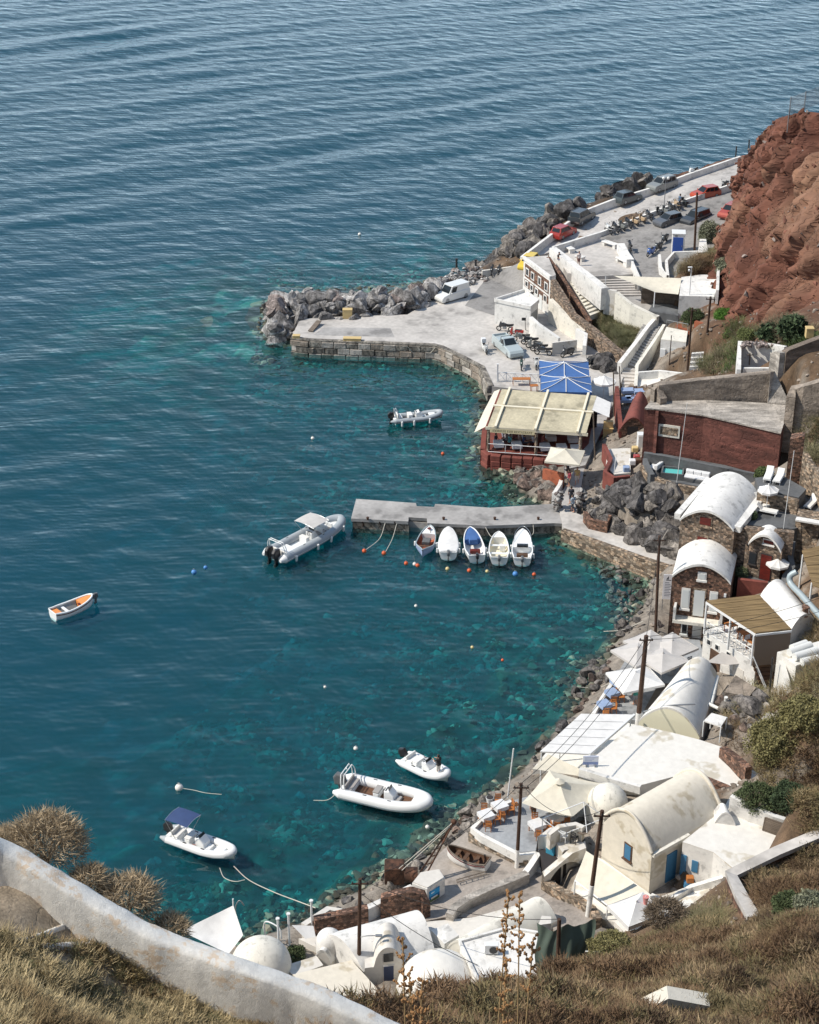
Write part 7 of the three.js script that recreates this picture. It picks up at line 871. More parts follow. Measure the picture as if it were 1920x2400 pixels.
// ---------- slipway: crane, old boat, kiosk, low walls ----------
{
  struct('slipway', prism(plan([[985, 2052, 0.9], [1040, 1990, 0.9], [1092, 1950, 1], [1130, 1962, 1.1], [1240, 2014, 1.3], [1300, 2060, 1.5], [1320, 2120, 1.9], [1230, 2150, 1.8], [1110, 2150, 1.6], [1040, 2150, 1.4], [900, 2180, 1.2], [780, 2190, 1.1], [830, 2130, 0.9], [940, 2090, 0.9]]), null, -0.8), 'slipStone', 'weathered concrete slipway');
  one('curved_wall', wall([[1054, 2142, 2.2], [1066, 2124, 2.2], [1096, 2104, 2.2], [1157, 2076, 2.2], [1200, 2060, 2.2], [1236, 2044, 2.2]], 0.5, 1.4), 'oldConcretePale', 'low curved wall with pale cap across the slipway', 'wall');
  const c = HO('rusty old hand crane with lattice jib at the water edge', 'crane', 'crane', [955, 2058], 0.9), t = P(1064, 1926, 4.6), b0 = P(985, 2044, 1.8), b1 = P(1000, 2048, 1.8); wpart(c, 'housing', [rbox(1.3, 1.3, 1.1, P(925, 2062, 0.9).x, 0.9, P(925, 2062, 0.9).z, 0.08)], 'rust'); wpart(c, 'winch', new THREE.CylinderGeometry(0.5, 0.5, 0.9, 14).rotateZ(Math.PI / 2).translate(b0.x - 0.6, 1.6, b0.z), 'rust'); wpart(c, 'jib', [bar(b0, t, 0.06), bar(b1, t, 0.06), ...[0.15, 0.3, 0.45, 0.6, 0.75].map((k) => bar(b0.clone().lerp(t, k), b1.clone().lerp(t, k + 0.06), 0.035))], 'rust'); wpart(c, 'cable', [bar(P(935, 2036, 2.4), t, 0.025), bar(P(942, 2040, 2.4), t.clone().add(V(0, -0.1, 0)), 0.025)], 'rope'); wpart(c, 'pulley', new THREE.SphereGeometry(0.2, 8, 6).translate(t.x, t.y, t.z), 'rust');
  openBoat('wooden_rowing_boat', 'old white and red wooden rowing boat beached on the slipway', [1064, 2010], [1128, 2030], 1.3, { y: 1.15, L: 2.9, beam: 1.25, hull: 'upholsteryWhite', inner: 'teak', rim: 'woodGrey', band: 'doorRed', benches: [0.3, 0.55, 0.75] });
  const k = HO('small white kiosk with a seascape picture on its wall', 'kiosk', 'kiosk', [1010, 2100], 1.2), kq = plan([[966, 2070], [1001, 2084], [1043, 2058], [1030, 2038], [985, 2046]], 2.5); wpart(k, 'wall', prism(kq, 2.5, 0.8), 'white'); wpart(k, 'roof', prism(kq.map((p) => p.clone().lerp(P(1005, 2058, 2.5), 0.06)), 2.58, 2.505), 'plasterGrey'); { const cv = document.createElement('canvas'); cv.width = 128; cv.height = 128; const g = cv.getContext('2d'); g.fillStyle = '#3d9fd6'; g.fillRect(0, 0, 128, 60); g.fillStyle = '#1c6fa8'; g.fillRect(0, 58, 128, 34); g.fillStyle = '#d8d6cc'; g.fillRect(20, 78, 80, 24); g.fillStyle = '#5b6a4a'; g.fillRect(0, 98, 128, 30); g.fillStyle = '#cfe6f2'; g.beginPath(); g.ellipse(40, 26, 24, 8, 0, 0, 7); g.fill(); const tx = new THREE.CanvasTexture(cv); tx.colorSpace = THREE.SRGBColorSpace; const a = kq[1], b = kq[2], L = a.distanceTo(b), d = b.clone().sub(a); const q = new THREE.Mesh(new THREE.BoxGeometry(L * 0.56, 0.85, 0.04), new THREE.MeshStandardMaterial({ map: tx })); q.name = 'picture'; q.position.copy(a.clone().lerp(b, 0.4)).sub(k.position).add(V(0.02, -0.75, 0.04)); q.rotation.y = Math.atan2(-d.z, d.x); k.add(q); }
  one('stone_wall', wall([[893, 2100, 2.7], [930, 2090, 3.1], [965, 2084, 3.3], [992, 2092, 3], [1000, 2120, 2.4]], 0.55, 2.2), 'rubbleRed', 'broken brown stone wall behind the white vault', 'wall'); one('stone_wall', wall([[736, 2152, 2.6], [790, 2140, 2.7], [862, 2124, 2.9]], 0.5, 2), 'rubbleRed', 'low brown stone wall near the small white dome', 'wall'); one('white_wall', wall([[840, 2136, 2.2], [900, 2108, 2], [966, 2076, 2]], 0.4, 1.4), 'white', 'white wall running from the kiosk to the shore', 'wall'); one('white_wall', wall([[712, 2166, 2.2], [770, 2128, 2], [800, 2134, 2]], 0.4, 1.8), 'plasterGrey', 'pale wall at the water edge near the mooring rope', 'wall');
  one('ladder', [bar(P(1070, 2062, 1.5), P(1140, 2042, 1.5), 0.03), bar(P(1072, 2068, 1.5), P(1142, 2048, 1.5), 0.03), ...[0, 0.2, 0.4, 0.6, 0.8].map((q) => bar(P(1070 + 70 * q, 2062 - 20 * q, 1.5), P(1072 + 70 * q, 2068 - 20 * q, 1.5), 0.025))], 'woodGrey', 'wooden ladder lying on the slipway', 'ladder');
}
// ---------- white vaults at the bottom ----------
{
  const v1 = vaultHouse('white_vault_house', 'long white vaulted house behind the dark pole', [853, 2278], [750, 2196], [966, 2138], [1018, 2226], 2.9, 1.4, 1.15, 'white', 'white', { over: 0.02 });
  const fa = HO('white arched doorway front with dark blue door', 'house front', 'arched_front', [905, 2320], 2), a = P(856, 2318, 1.8), b = P(960, 2306, 1.8), up = [], lo = []; for (let i = 0; i <= 20; i++) { const t = i / 20, p = a.clone().lerp(b, t), k = Math.abs(t - 0.52); up.push(V(p.x, 3.4 + 1.35 * (k < 0.3 ? Math.sqrt(1 - (k / 0.3) ** 2) : 0) - (t > 0.8 ? (t - 0.8) * 2 : 0), p.z)); lo.push(V(p.x, 1.2, p.z)); } const bk = (l) => l.map((p) => p.clone().add(V(-0.1, 0, -2.2))); wpart(fa, 'wall', [sheet([lo, up]), sheet([up, bk(up)])], 'plasterGrey'); const ff = [V(a.x, 1.8, a.z), V(b.x, 1.8, b.z), V(b.x, 4.7, b.z), V(a.x, 4.7, a.z)]; const dr = wpart(fa, 'door', plate(...ff, 0.4, 0.66, 0, 0.56, 0.05), 'plasterGrey'); wpart(dr, 'leaf', plate(...ff, 0.42, 0.64, 0, 0.54, 0.08), tint('doorNavy', [0.03, 0.045, 0.1])); const lu = wpart(fa, 'fanlight', plate(...ff, 0.42, 0.64, 0.66, 0.86, 0.05), 'glassDark');
  const dome = (l, x, y, h, r, hB, m, sy = 0.9) => { const o = HO(l, 'dome', 'plaster_dome', [x, y], hB), p = P(x, y, h); o.position.set(p.x, hB, p.z); part(o, 'shell', new THREE.SphereGeometry(r, 32, 16, 0, Math.PI * 2, 0, 1.57).scale(1, sy, 1).translate(0, h - hB, 0), m); part(o, 'drum', cyl(r * 1.01, r * 1.01, h - hB + 0.02, 0, 0, 0, 32), m); return o; };
  dome('large white dome in front of the arched doorway', 1030, 2318, 2.6, 2.5, 1.2, 'whiteStained', 0.86); dome('small white dome at the seaward end of the long vault', 772, 2206, 2.9, 0.8, 1.4, 'white', 1.05); dome('beige dome half hidden behind the old wall', 612, 2262, 2.6, 1.8, 1, 'cream', 0.95);
  vaultHouse('pink_gable', 'small pinkish arched gable below the small dome', [734, 2250], [778, 2256], [800, 2232], [760, 2222], 2.2, 1.4, 0.9, 'plasterGrey', 'white', { over: 0.02, cat: 'building' });
  const bs = (name, l, cat, pts, h, dn, m) => one(name, slab(pts, h, dn), m, l, cat); bs('beige_roof', 'beige sloping flat roof with dry weeds beside the blue door', 'roof', [[686, 2284], [824, 2250], [912, 2348], [780, 2380]], 3.2, 2.4, 'creamStained'); bs('plaster_block', 'pinkish plaster block left of the beige roof', 'building', [[664, 2264], [742, 2240], [758, 2262], [690, 2288]], 2.6, 1.8, 'plasterGrey');
  const w = HO('white flat roofed house with an air conditioner on its roof', 'house', 'white_house', [1180, 2260], 2.6), wq = plan([[1078, 2212], [1190, 2180], [1262, 2192], [1262, 2300], [1124, 2312]], 4.4); wpart(w, 'wall', prism(wq, 4.39, 1.4), 'white'); wpart(w, 'roof', prism(wq.map((p) => p.clone().lerp(P(1180, 2240, 4.4), 0.03)), 4.5, 4.395), 'white'); wpart(w, 'roof_edge', wallPts([wq[4], wq[0], wq[1], wq[2]].map((p) => V(p.x, 4.65, p.z)), 0.18, 0.3), 'white');
  const ac = HO('boxy white air conditioning unit on the flat roof', 'air conditioner', 'air_conditioner', [1152, 2234], 4.5); part(ac, 'case', rbox(0.8, 0.65, 0.35, 0, 0.05, 0, 0.03), 'metalWhite'); part(ac, 'fan_grille', cyl(0.24, 0.24, 0.03, 0, 0, 0, 18).rotateX(Math.PI / 2).translate(0.1, 0.38, 0.19), 'metalDark'); part(ac, 'foot', box(0.7, 0.05, 0.1), 'metalGrey');
  vaultHouse('cream_vault_house', 'cream vaulted roof between the slipway and the flat roofed house', [1110, 2250], [1050, 2218], [1236, 2112], [1306, 2158], 3.3, 1.6, 0.95, 'cream', 'cream', { over: 0.03 });
  bs('roof_box', 'small grey roof box beside the green tarpaulin', 'box', [[1262, 2168], [1292, 2164], [1292, 2148], [1270, 2146]], 4.6, 1.2, 'plasterGrey'); bs('white_annex', 'white stepped annex between vault and curved wall', 'building', [[1010, 2180], [1050, 2164], [1076, 2192], [1042, 2212]], 3.2, 2, 'white');
  const tp = HO('sagging dark green tarpaulin hung between poles', 'tarpaulin', 'tarpaulin', [1320, 2280], 5), rows = []; for (let j = 0; j <= 14; j++) { const row = []; for (let i = 0; i <= 26; i++) { const u = i / 26, v = j / 14, p = P(mix(1258, 1394, u), 2166 + 8 * Math.sin(u * 5), 7.6); p.y = mix(7.7 - 0.35 * Math.sin(u * 6.3) ** 2, 3.9, v); p.z += 0.12 * Math.sin(u * 11 + v * 2) * v + 0.05 * Math.sin(u * 31 + v * 5) + 0.7 * v; p.x += 0.08 * Math.sin(v * 9 + u * 7); row.push(p); } rows.push(row); } wpart(tp, 'sheet', sheet(rows), 'tarpGreen'); wpart(tp, 'flap', sheet(rows.slice(8, 12).map((r) => r.slice(17, 26).map((p, i) => p.clone().add(V(0, -0.12 * Math.sin(i / 8 * 3.1), 0.25))))), 'tarpGreen'); wpart(tp, 'spar', bar(P(1372, 2230, 6.3), P(1428, 2232, 6.3), 0.05), 'pvc');
  const sa = HO('white canvas sail roof beyond the old wall', 'shade sail', 'shade_sail', [520, 2220], 1), sq = [P(424, 2182, 3.4), P(547, 2122, 4.2), P(570, 2192, 3.6), P(536, 2236, 3)], r2 = []; for (let j = 0; j <= 6; j++) { const row = []; for (let i = 0; i <= 6; i++) { const p = sq[0].clone().lerp(sq[1], i / 6).lerp(sq[3].clone().lerp(sq[2], i / 6), j / 6); p.y -= 0.35 * Math.sin(Math.PI * i / 6) * Math.sin(Math.PI * j / 6); row.push(p); } r2.push(row); } wpart(sa, 'sail', sheet(r2), 'canvasWhite'); wpart(sa, 'mast', bar(sq[1].clone().setY(1), sq[1].clone().add(V(0, 0.5, 0)), 0.05), 'metalWhite');
  for (const [x, y, l, hh] of [[655, 2245, 'white post of the shore pergola left of the brown wall', 3], [680, 2240, 'second white post of the shore pergola', 3.2], [732, 2190, 'white post at the end of the brown wall', 2.6]]) one('white_post', [cyl(0.07, 0.07, hh), cyl(0.12, 0.12, 0.08, 0, hh)], 'metalWhite', l, 'post', undefined, P(x, y, 1.2)); one('bent_rail', tube([P(622, 2200, 1.5), P(624, 2160, 3.4), P(655, 2176, 3.3), P(660, 2200, 2.6)], 0.05, 20), 'metalWhite', 'bent white rail frame at the shore', 'rail'); one('hook_lamp', tube([V(0, 0, 0), V(0, 1.6, 0), V(0.25, 2, 0), V(0.5, 1.6, 0)], 0.04, 20), 'metalGrey', 'hooked lamp post beside the white sail', 'lamp', undefined, P(556, 2170, 1.5)); const sc = HO('small white shade cloth among the shore plants', 'shade cloth', 'shade_cloth', [705, 2200], 2); wpart(sc, 'cloth', sheet([[P(684, 2168, 3), P(735, 2170, 2.8)], [P(716, 2200, 2.4), P(740, 2196, 2.4)]]), 'canvasWhite');
}

// ---------- terrain mesh ----------
const GX0 = -130, GX1 = 110, GZ0 = -420, GZ1 = 34;
const axis = (a, b, step) => { const o = [a]; while (o[o.length - 1] < b) o.push(o[o.length - 1] + step(o[o.length - 1])); return o; };
const gx = axis(GX0, GX1, (x) => x > -26 && x < 62 ? 0.62 : 2.2), gz = axis(GZ0, GZ1, (z) => z > -236 && z < -20 ? 0.62 : 3);
const hgrid = new Float32Array(gx.length * gz.length);
const rockMask = (x, z) => smooth(0.47, 0.56, fbm(x * 0.3, z * 0.3, 331, 4) + 0.12 * (fbm(x * 1.3, z * 1.3, 335, 2) - 0.5));
{
  const pos = [], col = [], idx = [], W = gx.length;
  const redC = [0.2, 0.085, 0.05], soil = [0.24, 0.155, 0.095], scrub = [0.17, 0.11, 0.065], lava = [0.1, 0.085, 0.075], dust = [0.4, 0.35, 0.29];
  const lerp3 = (a, b, t) => a.map((v, k) => mix(v, b[k], t));
  gz.forEach((z, j) => gx.forEach((x, i) => {
    const h = rawHeight(x, z); hgrid[j * W + i] = h; pos.push(x, h, z);
    const n = fbm(x * 0.7, z * 0.7, 341, 4), f = fbm(x * 0.9, z * 0.9, 345, 3), m = rockMask(x, z);
    let c;
    if (h < 0.05) { // stones, sand and weed under the water
      const k = fbm(x * 0.55, z * 0.55, 351, 3), farOut = smooth(0.47, 0.53, fbm(x * 0.2, z * 0.2, 357, 4) + (distTo(x, z, coast) - 45) * 0.02);
      c = lerp3([0.045, 0.05, 0.035], [0.42, 0.43, 0.3], clamp(smooth(0.42, 0.62, k) * (0.35 + 0.65 * m)));
      c = lerp3(c, [0.2, 0.22, 0.2], farOut);
      const v = 0.75 + 0.6 * (fbm(x * 0.8, z * 0.8, 355, 2) - 0.3); c = c.map((q) => q * v);
    } else {
      const far = smooth(-150, -168, z) * smooth(30, 36, x);
      c = lerp3(soil, scrub, smooth(0.42, 0.6, n)); c = lerp3(c, lava, smooth(0.47, 0.53, fbm(x * 0.8, z * 0.8, 359, 4) + (2.5 - distTo(x, z, coast)) * 0.06) * 0.75); c = lerp3(c, redC, far * 0.85); c = lerp3(c, dust, smooth(0.6, 0.75, f) * 0.25);
      const built = z < -73 && z > -186 ? smooth(0.47, 0.53, fbm(x * 0.6, z * 0.6, 361, 4) + (18 - distTo(x, z, coast)) * 0.03) : 0; c = lerp3(c, [0.45, 0.4, 0.34], built * 0.75); if (z > -41 && x < -2) c = lerp3(c, [0.5, 0.41, 0.3], 0.8);
      const v = 0.75 + 0.5 * f; c = c.map((q) => q * v);
    }
    col.push(...c);
  }));
  for (let j = 0; j < gz.length - 1; j++) for (let i = 0; i < W - 1; i++) { const a = j * W + i, b = a + 1, c = a + W, d = c + 1; idx.push(a, c, b, b, c, d); }
  const g = new THREE.BufferGeometry(); g.setAttribute('position', new THREE.Float32BufferAttribute(pos, 3)); g.setAttribute('color', new THREE.Float32BufferAttribute(col, 3)); g.setAttribute('uv', new THREE.Float32BufferAttribute(pos.flatMap((v, k) => k % 3 === 0 ? [v, pos[k + 2]] : []), 2)); g.setIndex(idx); g.computeVertexNormals();
  const o = new THREE.Mesh(g, M('earth', [1, 1, 1], { vertexColors: true, map: sized(T.grit, 3), bumpMap: sized(T.rock, 2.5), bumpScale: 0.03, roughness: 1 }));
  o.name = 'terrain'; o.userData.kind = 'structure'; o.userData.label = 'volcanic hillside running down into the shallow bay'; o.castShadow = o.receiveShadow = true; scene.add(o);
}
function groundAt(x, z) { // height of the finished terrain
  const find = (a, v) => { let lo = 0, hi = a.length - 2; while (lo < hi) { const m = (lo + hi + 1) >> 1; if (a[m] <= v) lo = m; else hi = m - 1; } return lo; };
  const i = find(gx, x), j = find(gz, z), u = clamp((x - gx[i]) / (gx[i + 1] - gx[i])), w = clamp((z - gz[j]) / (gz[j + 1] - gz[j])), k = j * gx.length + i;
  return mix(mix(hgrid[k], hgrid[k + 1], u), mix(hgrid[k + gx.length], hgrid[k + gx.length + 1], u), w);
}

// ---------- boats and buoys ----------
rib('white inflatable with navy sun canopy, moored by a long rope', [555, 2012], [392, 1952], 0.35, { bimini: [-2.3, -0.5, 2.15, 'canvasNavy'], engines: [0], console: 0.1, capm: 'tubeGrey', extra: (o) => part(o, 'fuel_can', rbox(0.3, 0.3, 0.3, -0.3, 0.32, 0.55, 0.05), 'orangePaint') });
rib('large white inflatable with brown seats and steel roll arch', [1016, 1896], [796, 1842], 0.35, { beam: 2.75, arch: 1.9, archMat: 'gelcoat', seat: 'upholstery', engineMat: 'engineGrey', eng: 1.35, tilt: 0.1, console: 0.35, bow: 'upholsteryWhite', deck: 'teak', capm: 'tubeWhite' });
rib('small white inflatable with a person standing at its console', [1054, 1830], [944, 1776], 0.35, { console: 0.25, tilt: 0.5, beam: 1.9 });
{ const e = ends([1054, 1830], [944, 1776], 0.35); person('person in black top standing in the small white inflatable', e.at.clone().add(V(0.9, -0.02, 0.72)).setY(0.34), e.turn + 3, 'reach', [0.03, 0.03, 0.03], [0.62, 0.58, 0.52]); }
rib('long grey and white inflatable with twin black engines at the pier end', [806, 1222], [638, 1310], 0.35, { tube: 'tubeGrey', capm: 'tubeWhite', strake: 'tubeWhite', engines: [-0.42, 0.42], eng: 1.25, arch: 1.9, archMat: 'gelcoat', bimini: [-0.6, 1.5, 2.1, 'canvasGrey'], console: 0.4, beam: 2.9, fenders: [[0.12, -1], [0.45, -1], [0.66, -1], [0.9, -1]].map(([t, s]) => [t, -s]), extra: (o) => { for (const x of [1.3, 1.95, 2.6]) { const q = part(o, 'seat_pod', rbox(0.12, 0.75, 0.8, x, 0.35, 0.1, 0.04), 'gelcoat'); part(q, 'cushion', rbox(0.4, 0.14, 0.7, x - 0.22, 0.55, 0.1, 0.05), 'upholstery'); } part(o, 'bow_pad', rbox(1.1, 0.16, 1.3, 3.1, 0.55, 0, 0.08), 'upholsteryWhite'); part(o, 'jacket_heap', rbox(0.9, 0.2, 0.3, 1.9, 0.55, 1.0, 0.1), 'yellow'); part(o, 'stern_pad', rbox(1.5, 0.16, 1.6, -2.9, 0.42, 0, 0.06), 'gelcoat'); } });
rib('pale grey inflatable with white fenders near the restaurant', [1040, 974], [914, 985], 0.35, { tube: 'tubeGrey', strake: 'metalDark', beam: 1.9, arch: 1.5, console: 0.2, deck: 'deckGrey', fenders: [[0.12, 1], [0.38, 1], [0.72, 1]] });
const gp = 'small boats moored bow first to the pier';
openBoat('small_boat', 'wooden boat with red inside and pale blue rim, leftmost at the pier', [1009, 1246], [990, 1300], 0.3, { beam: 1.75, pointed: true, hull: 'clothBlue', inner: 'orangePaint', rim: 'pipeBlue', group: gp, decks: [['foredeck', 0.72, 0.98, 'gelcoat']], benches: [0.3], fenders: [0.4], extra: (o) => { part(o, 'hatch', rbox(0.9, 0.3, 0.7, 0.05, 0.3, 0, 0.04), 'slateGrey'); part(o, 'emblem', cyl(0.18, 0.18, 0.02, 1.55, 0.98, 0, 14), 'doorRed'); } });
openBoat('small_boat', 'white boat wholly covered with a white tarpaulin', [1051, 1250], [1051, 1304], 0.3, { beam: 1.85, hull: 'gelcoat', inner: 'gelcoat', rim: 'gelcoat', group: gp, decks: [['boat_cover', 0.02, 0.98, 'canvasWhite', 0.1]], fenders: [0.2, 0.45], engine: 'engineGrey' });
openBoat('small_boat', 'white boat with a blue covered foredeck', [1102, 1250], [1118, 1311], 0.3, { beam: 1.85, hull: 'gelcoat', inner: 'upholsteryWhite', rim: 'gelcoat', group: gp, decks: [['foredeck', 0.62, 0.98, 'canvasBlue']], fenders: [0.3], engine: 'engineBlack', extra: (o) => { part(o, 'blue_box', rbox(0.8, 0.5, 0.75, 0.3, 0.5, 0, 0.06), 'canvasBlue'); part(o, 'seat', rbox(0.4, 0.35, 0.9, -1.2, 0.25, 0, 0.06), 'doorRed'); } });
openBoat('small_boat', 'open white boat with cream inside and benches', [1169, 1261], [1170, 1316], 0.3, { beam: 1.85, hull: 'gelcoat', inner: 'roofBeam', rim: 'gelcoat', group: gp, decks: [['foredeck', 0.82, 0.98, 'gelcoat']], benches: [0.28, 0.6], benchMat: 'gelcoat', fenders: [0.25], engine: 'engineGrey', extra: (o) => part(o, 'console', rbox(0.4, 0.6, 0.5, -0.1, 0.25, 0.3, 0.05), 'gelcoat') });
openBoat('small_boat', 'white boat with dark glazed cuddy, nearest the shore', [1225, 1255], [1224, 1318], 0.3, { beam: 1.9, hull: 'gelcoat', inner: 'gelcoat', rim: 'gelcoat', group: gp, decks: [['foredeck', 0.42, 0.98, 'gelcoat', 0.05]], fenders: [0.2, 0.5], engine: 'engineGrey', extra: (o) => { part(o, 'windscreen', rbox(0.35, 0.24, 1, -0.55, 0.8, 0, 0.05), 'glassDark'); part(o, 'seat', rbox(0.35, 0.3, 1, -1.5, 0.3, 0, 0.06), 'wood'); part(o, 'bow_rail', tube([V(0.4, 0.8, 0.8), V(1.6, 1.2, 0.6), V(2.45, 1.3, 0), V(1.6, 1.2, -0.6), V(0.4, 0.8, -0.8)], 0.025, 24), 'steel'); } });
openBoat('small_boat', 'small white boat with orange foredeck alone in open water', [218, 1409], [124, 1444], 0.3, { beam: 1.55, hull: 'gelcoat', inner: 'pipeBlue', rim: 'gelcoat', rimR: 0.09, band: 'doorRed', group: 'boats lying alone', decks: [['foredeck', 0.66, 0.97, 'orangeBoat'], ['stern_deck', 0.02, 0.18, 'orangeBoat', -0.1]], benches: [0.32], benchMat: 'gelcoat', engine: 'engineGrey', engineAt: 2.25, extra: (o) => { part(o, 'floor_cover', box(1.5, 0.03, 0.55, -0.3, 0.32, -0.2), 'slateGrey'); part(o, 'hatch', box(0.3, 0.04, 0.3, 0.55, 0.62, 0.2), 'doorRed'); part(o, 'anchor', [bar(V(0.8, 0.68, 0.3), V(1.5, 0.72, -0.1), 0.035), bar(V(1.1, 0.7, -0.25), V(1.3, 0.7, 0.35), 0.03)], 'rust'); } });
{
  const by = (x, y, r, m, l) => { const o = thing('mooring_buoy', l, 'buoy', P(x, y, 0.05), 0, 'mooring buoys'); part(o, 'float', new THREE.SphereGeometry(r, 16, 12), m); part(o, 'eye', new THREE.TorusGeometry(r * 0.3, r * 0.1, 6, 10).translate(0, r * 1.15, 0), 'metalGrey'); };
  const or = tint('buoyOrange', [0.62, 0.11, 0.035]), ye = tint('buoyYellow', [0.6, 0.5, 0.25]), wt = tint('buoyWhite', [0.75, 0.72, 0.66]), bl = tint('buoyBlue', [0.07, 0.24, 0.55]);
  [[854, 1291, 0.2, or, 'red buoy hanging on the rope at the pier end'], [900, 1296, 0.2, or, 'orange buoy left of the pier boats, under the second rope'], [952, 1320, 0.18, or, 'small orange buoy on its own behind the red inside boat'], [972, 1322, 0.17, wt, 'white buoy paired with an orange one'], [979, 1325, 0.18, or, 'orange buoy paired with the white one'], [1049, 1333, 0.18, ye, 'yellow buoy behind the covered boat'], [1100, 1337, 0.19, or, 'orange buoy behind the boat with blue foredeck'], [1142, 1339, 0.16, ye, 'small yellow buoy behind the open white boat'], [1208, 1345, 0.24, bl, 'bright blue buoy behind the cuddy boat'], [1252, 1346, 0.17, or, 'orange buoy nearest the shallow shore'], [455, 1341, 0.24, bl, 'blue buoy far out left of the twin engine inflatable'], [482, 1330, 0.18, bl, 'small pale blue buoy beside the far blue buoy'], [420, 1846, 0.29, wt, 'big cream buoy trailing a line above the navy canopy boat'], [834, 1754, 0.17, wt, 'white buoy off the stern of the large inflatable'], [733, 1027, 0.18, wt, 'white buoy in mid bay level with the grey inflatable'], [1038, 1063, 0.17, or, 'orange buoy between restaurant and pier'], [975, 1420, 0.14, wt, 'white buoy in the middle of the bay below the pier boats'], [1107, 1517, 0.14, ye, 'pale yellow buoy over the rocky shallows'], [762, 1610, 0.12, wt, 'small white buoy in the dark middle of the bay'], [843, 549, 0.22, wt, 'white buoy in the open sea beyond the breakwater'], [1178, 1547, 0.12, or, 'tiny orange buoy near the taverna shore'], [1002, 1938, 0.15, wt, 'white float under the bow of the large inflatable']].forEach((a) => by(...a));
  const rp = (l, pts, r = 0.03) => one('mooring_rope', tube(pts, r, 40, 5), 'rope', l, 'rope', 'mooring ropes');
  rp('long mooring rope from the navy canopy boat to the shore', [P(548, 2030, 0.6), P(580, 2060, 0.15), P(640, 2090, 0.1), P(700, 2113, 0.3), P(740, 2128, 1.2)], 0.035); rp('short loop of rope under the navy canopy boat', [P(515, 2034, 0.4), P(525, 2056, 0.06), P(552, 2066, 0.05), P(574, 2062, 0.06)]); rp('rope from the pier end to the red buoy', [P(903, 1226, 1), P(890, 1262, 0.3), P(856, 1290, 0.1)]); rp('rope from the pier to the orange buoy', [P(930, 1228, 1), P(920, 1262, 0.3), P(903, 1295, 0.1)]); rp('rope from the pier to the red inside boat', [P(1006, 1232, 1), P(1008, 1242, 0.9), P(1009, 1248, 0.8)]); rp('rope from the pier to the open white boat', [P(1138, 1236, 1), P(1150, 1256, 0.5), P(1168, 1262, 0.8)]); rp('rope from the pier to the cuddy boat', [P(1250, 1230, 1), P(1250, 1250, 0.4), P(1230, 1258, 0.8)]); rp('stern line of the large white inflatable', [P(800, 1846, 0.5), P(770, 1874, 0.1), P(735, 1876, 0.06)]); rp('floating line of the big cream buoy', [P(430, 1848, 0.08), P(455, 1852, 0.06), P(480, 1858, 0.06), P(520, 1862, 0.06)], 0.025); rp('pale rope from the rocks towards the taverna shore', [P(1352, 1610, 0.4), P(1400, 1612, 0.3), P(1440, 1596, 1.6)]); rp('rope from the shore wall into the shallows', [P(1415, 1480, 0.1), P(1460, 1476, 0.5), P(1508, 1456, 1.4)]);
}

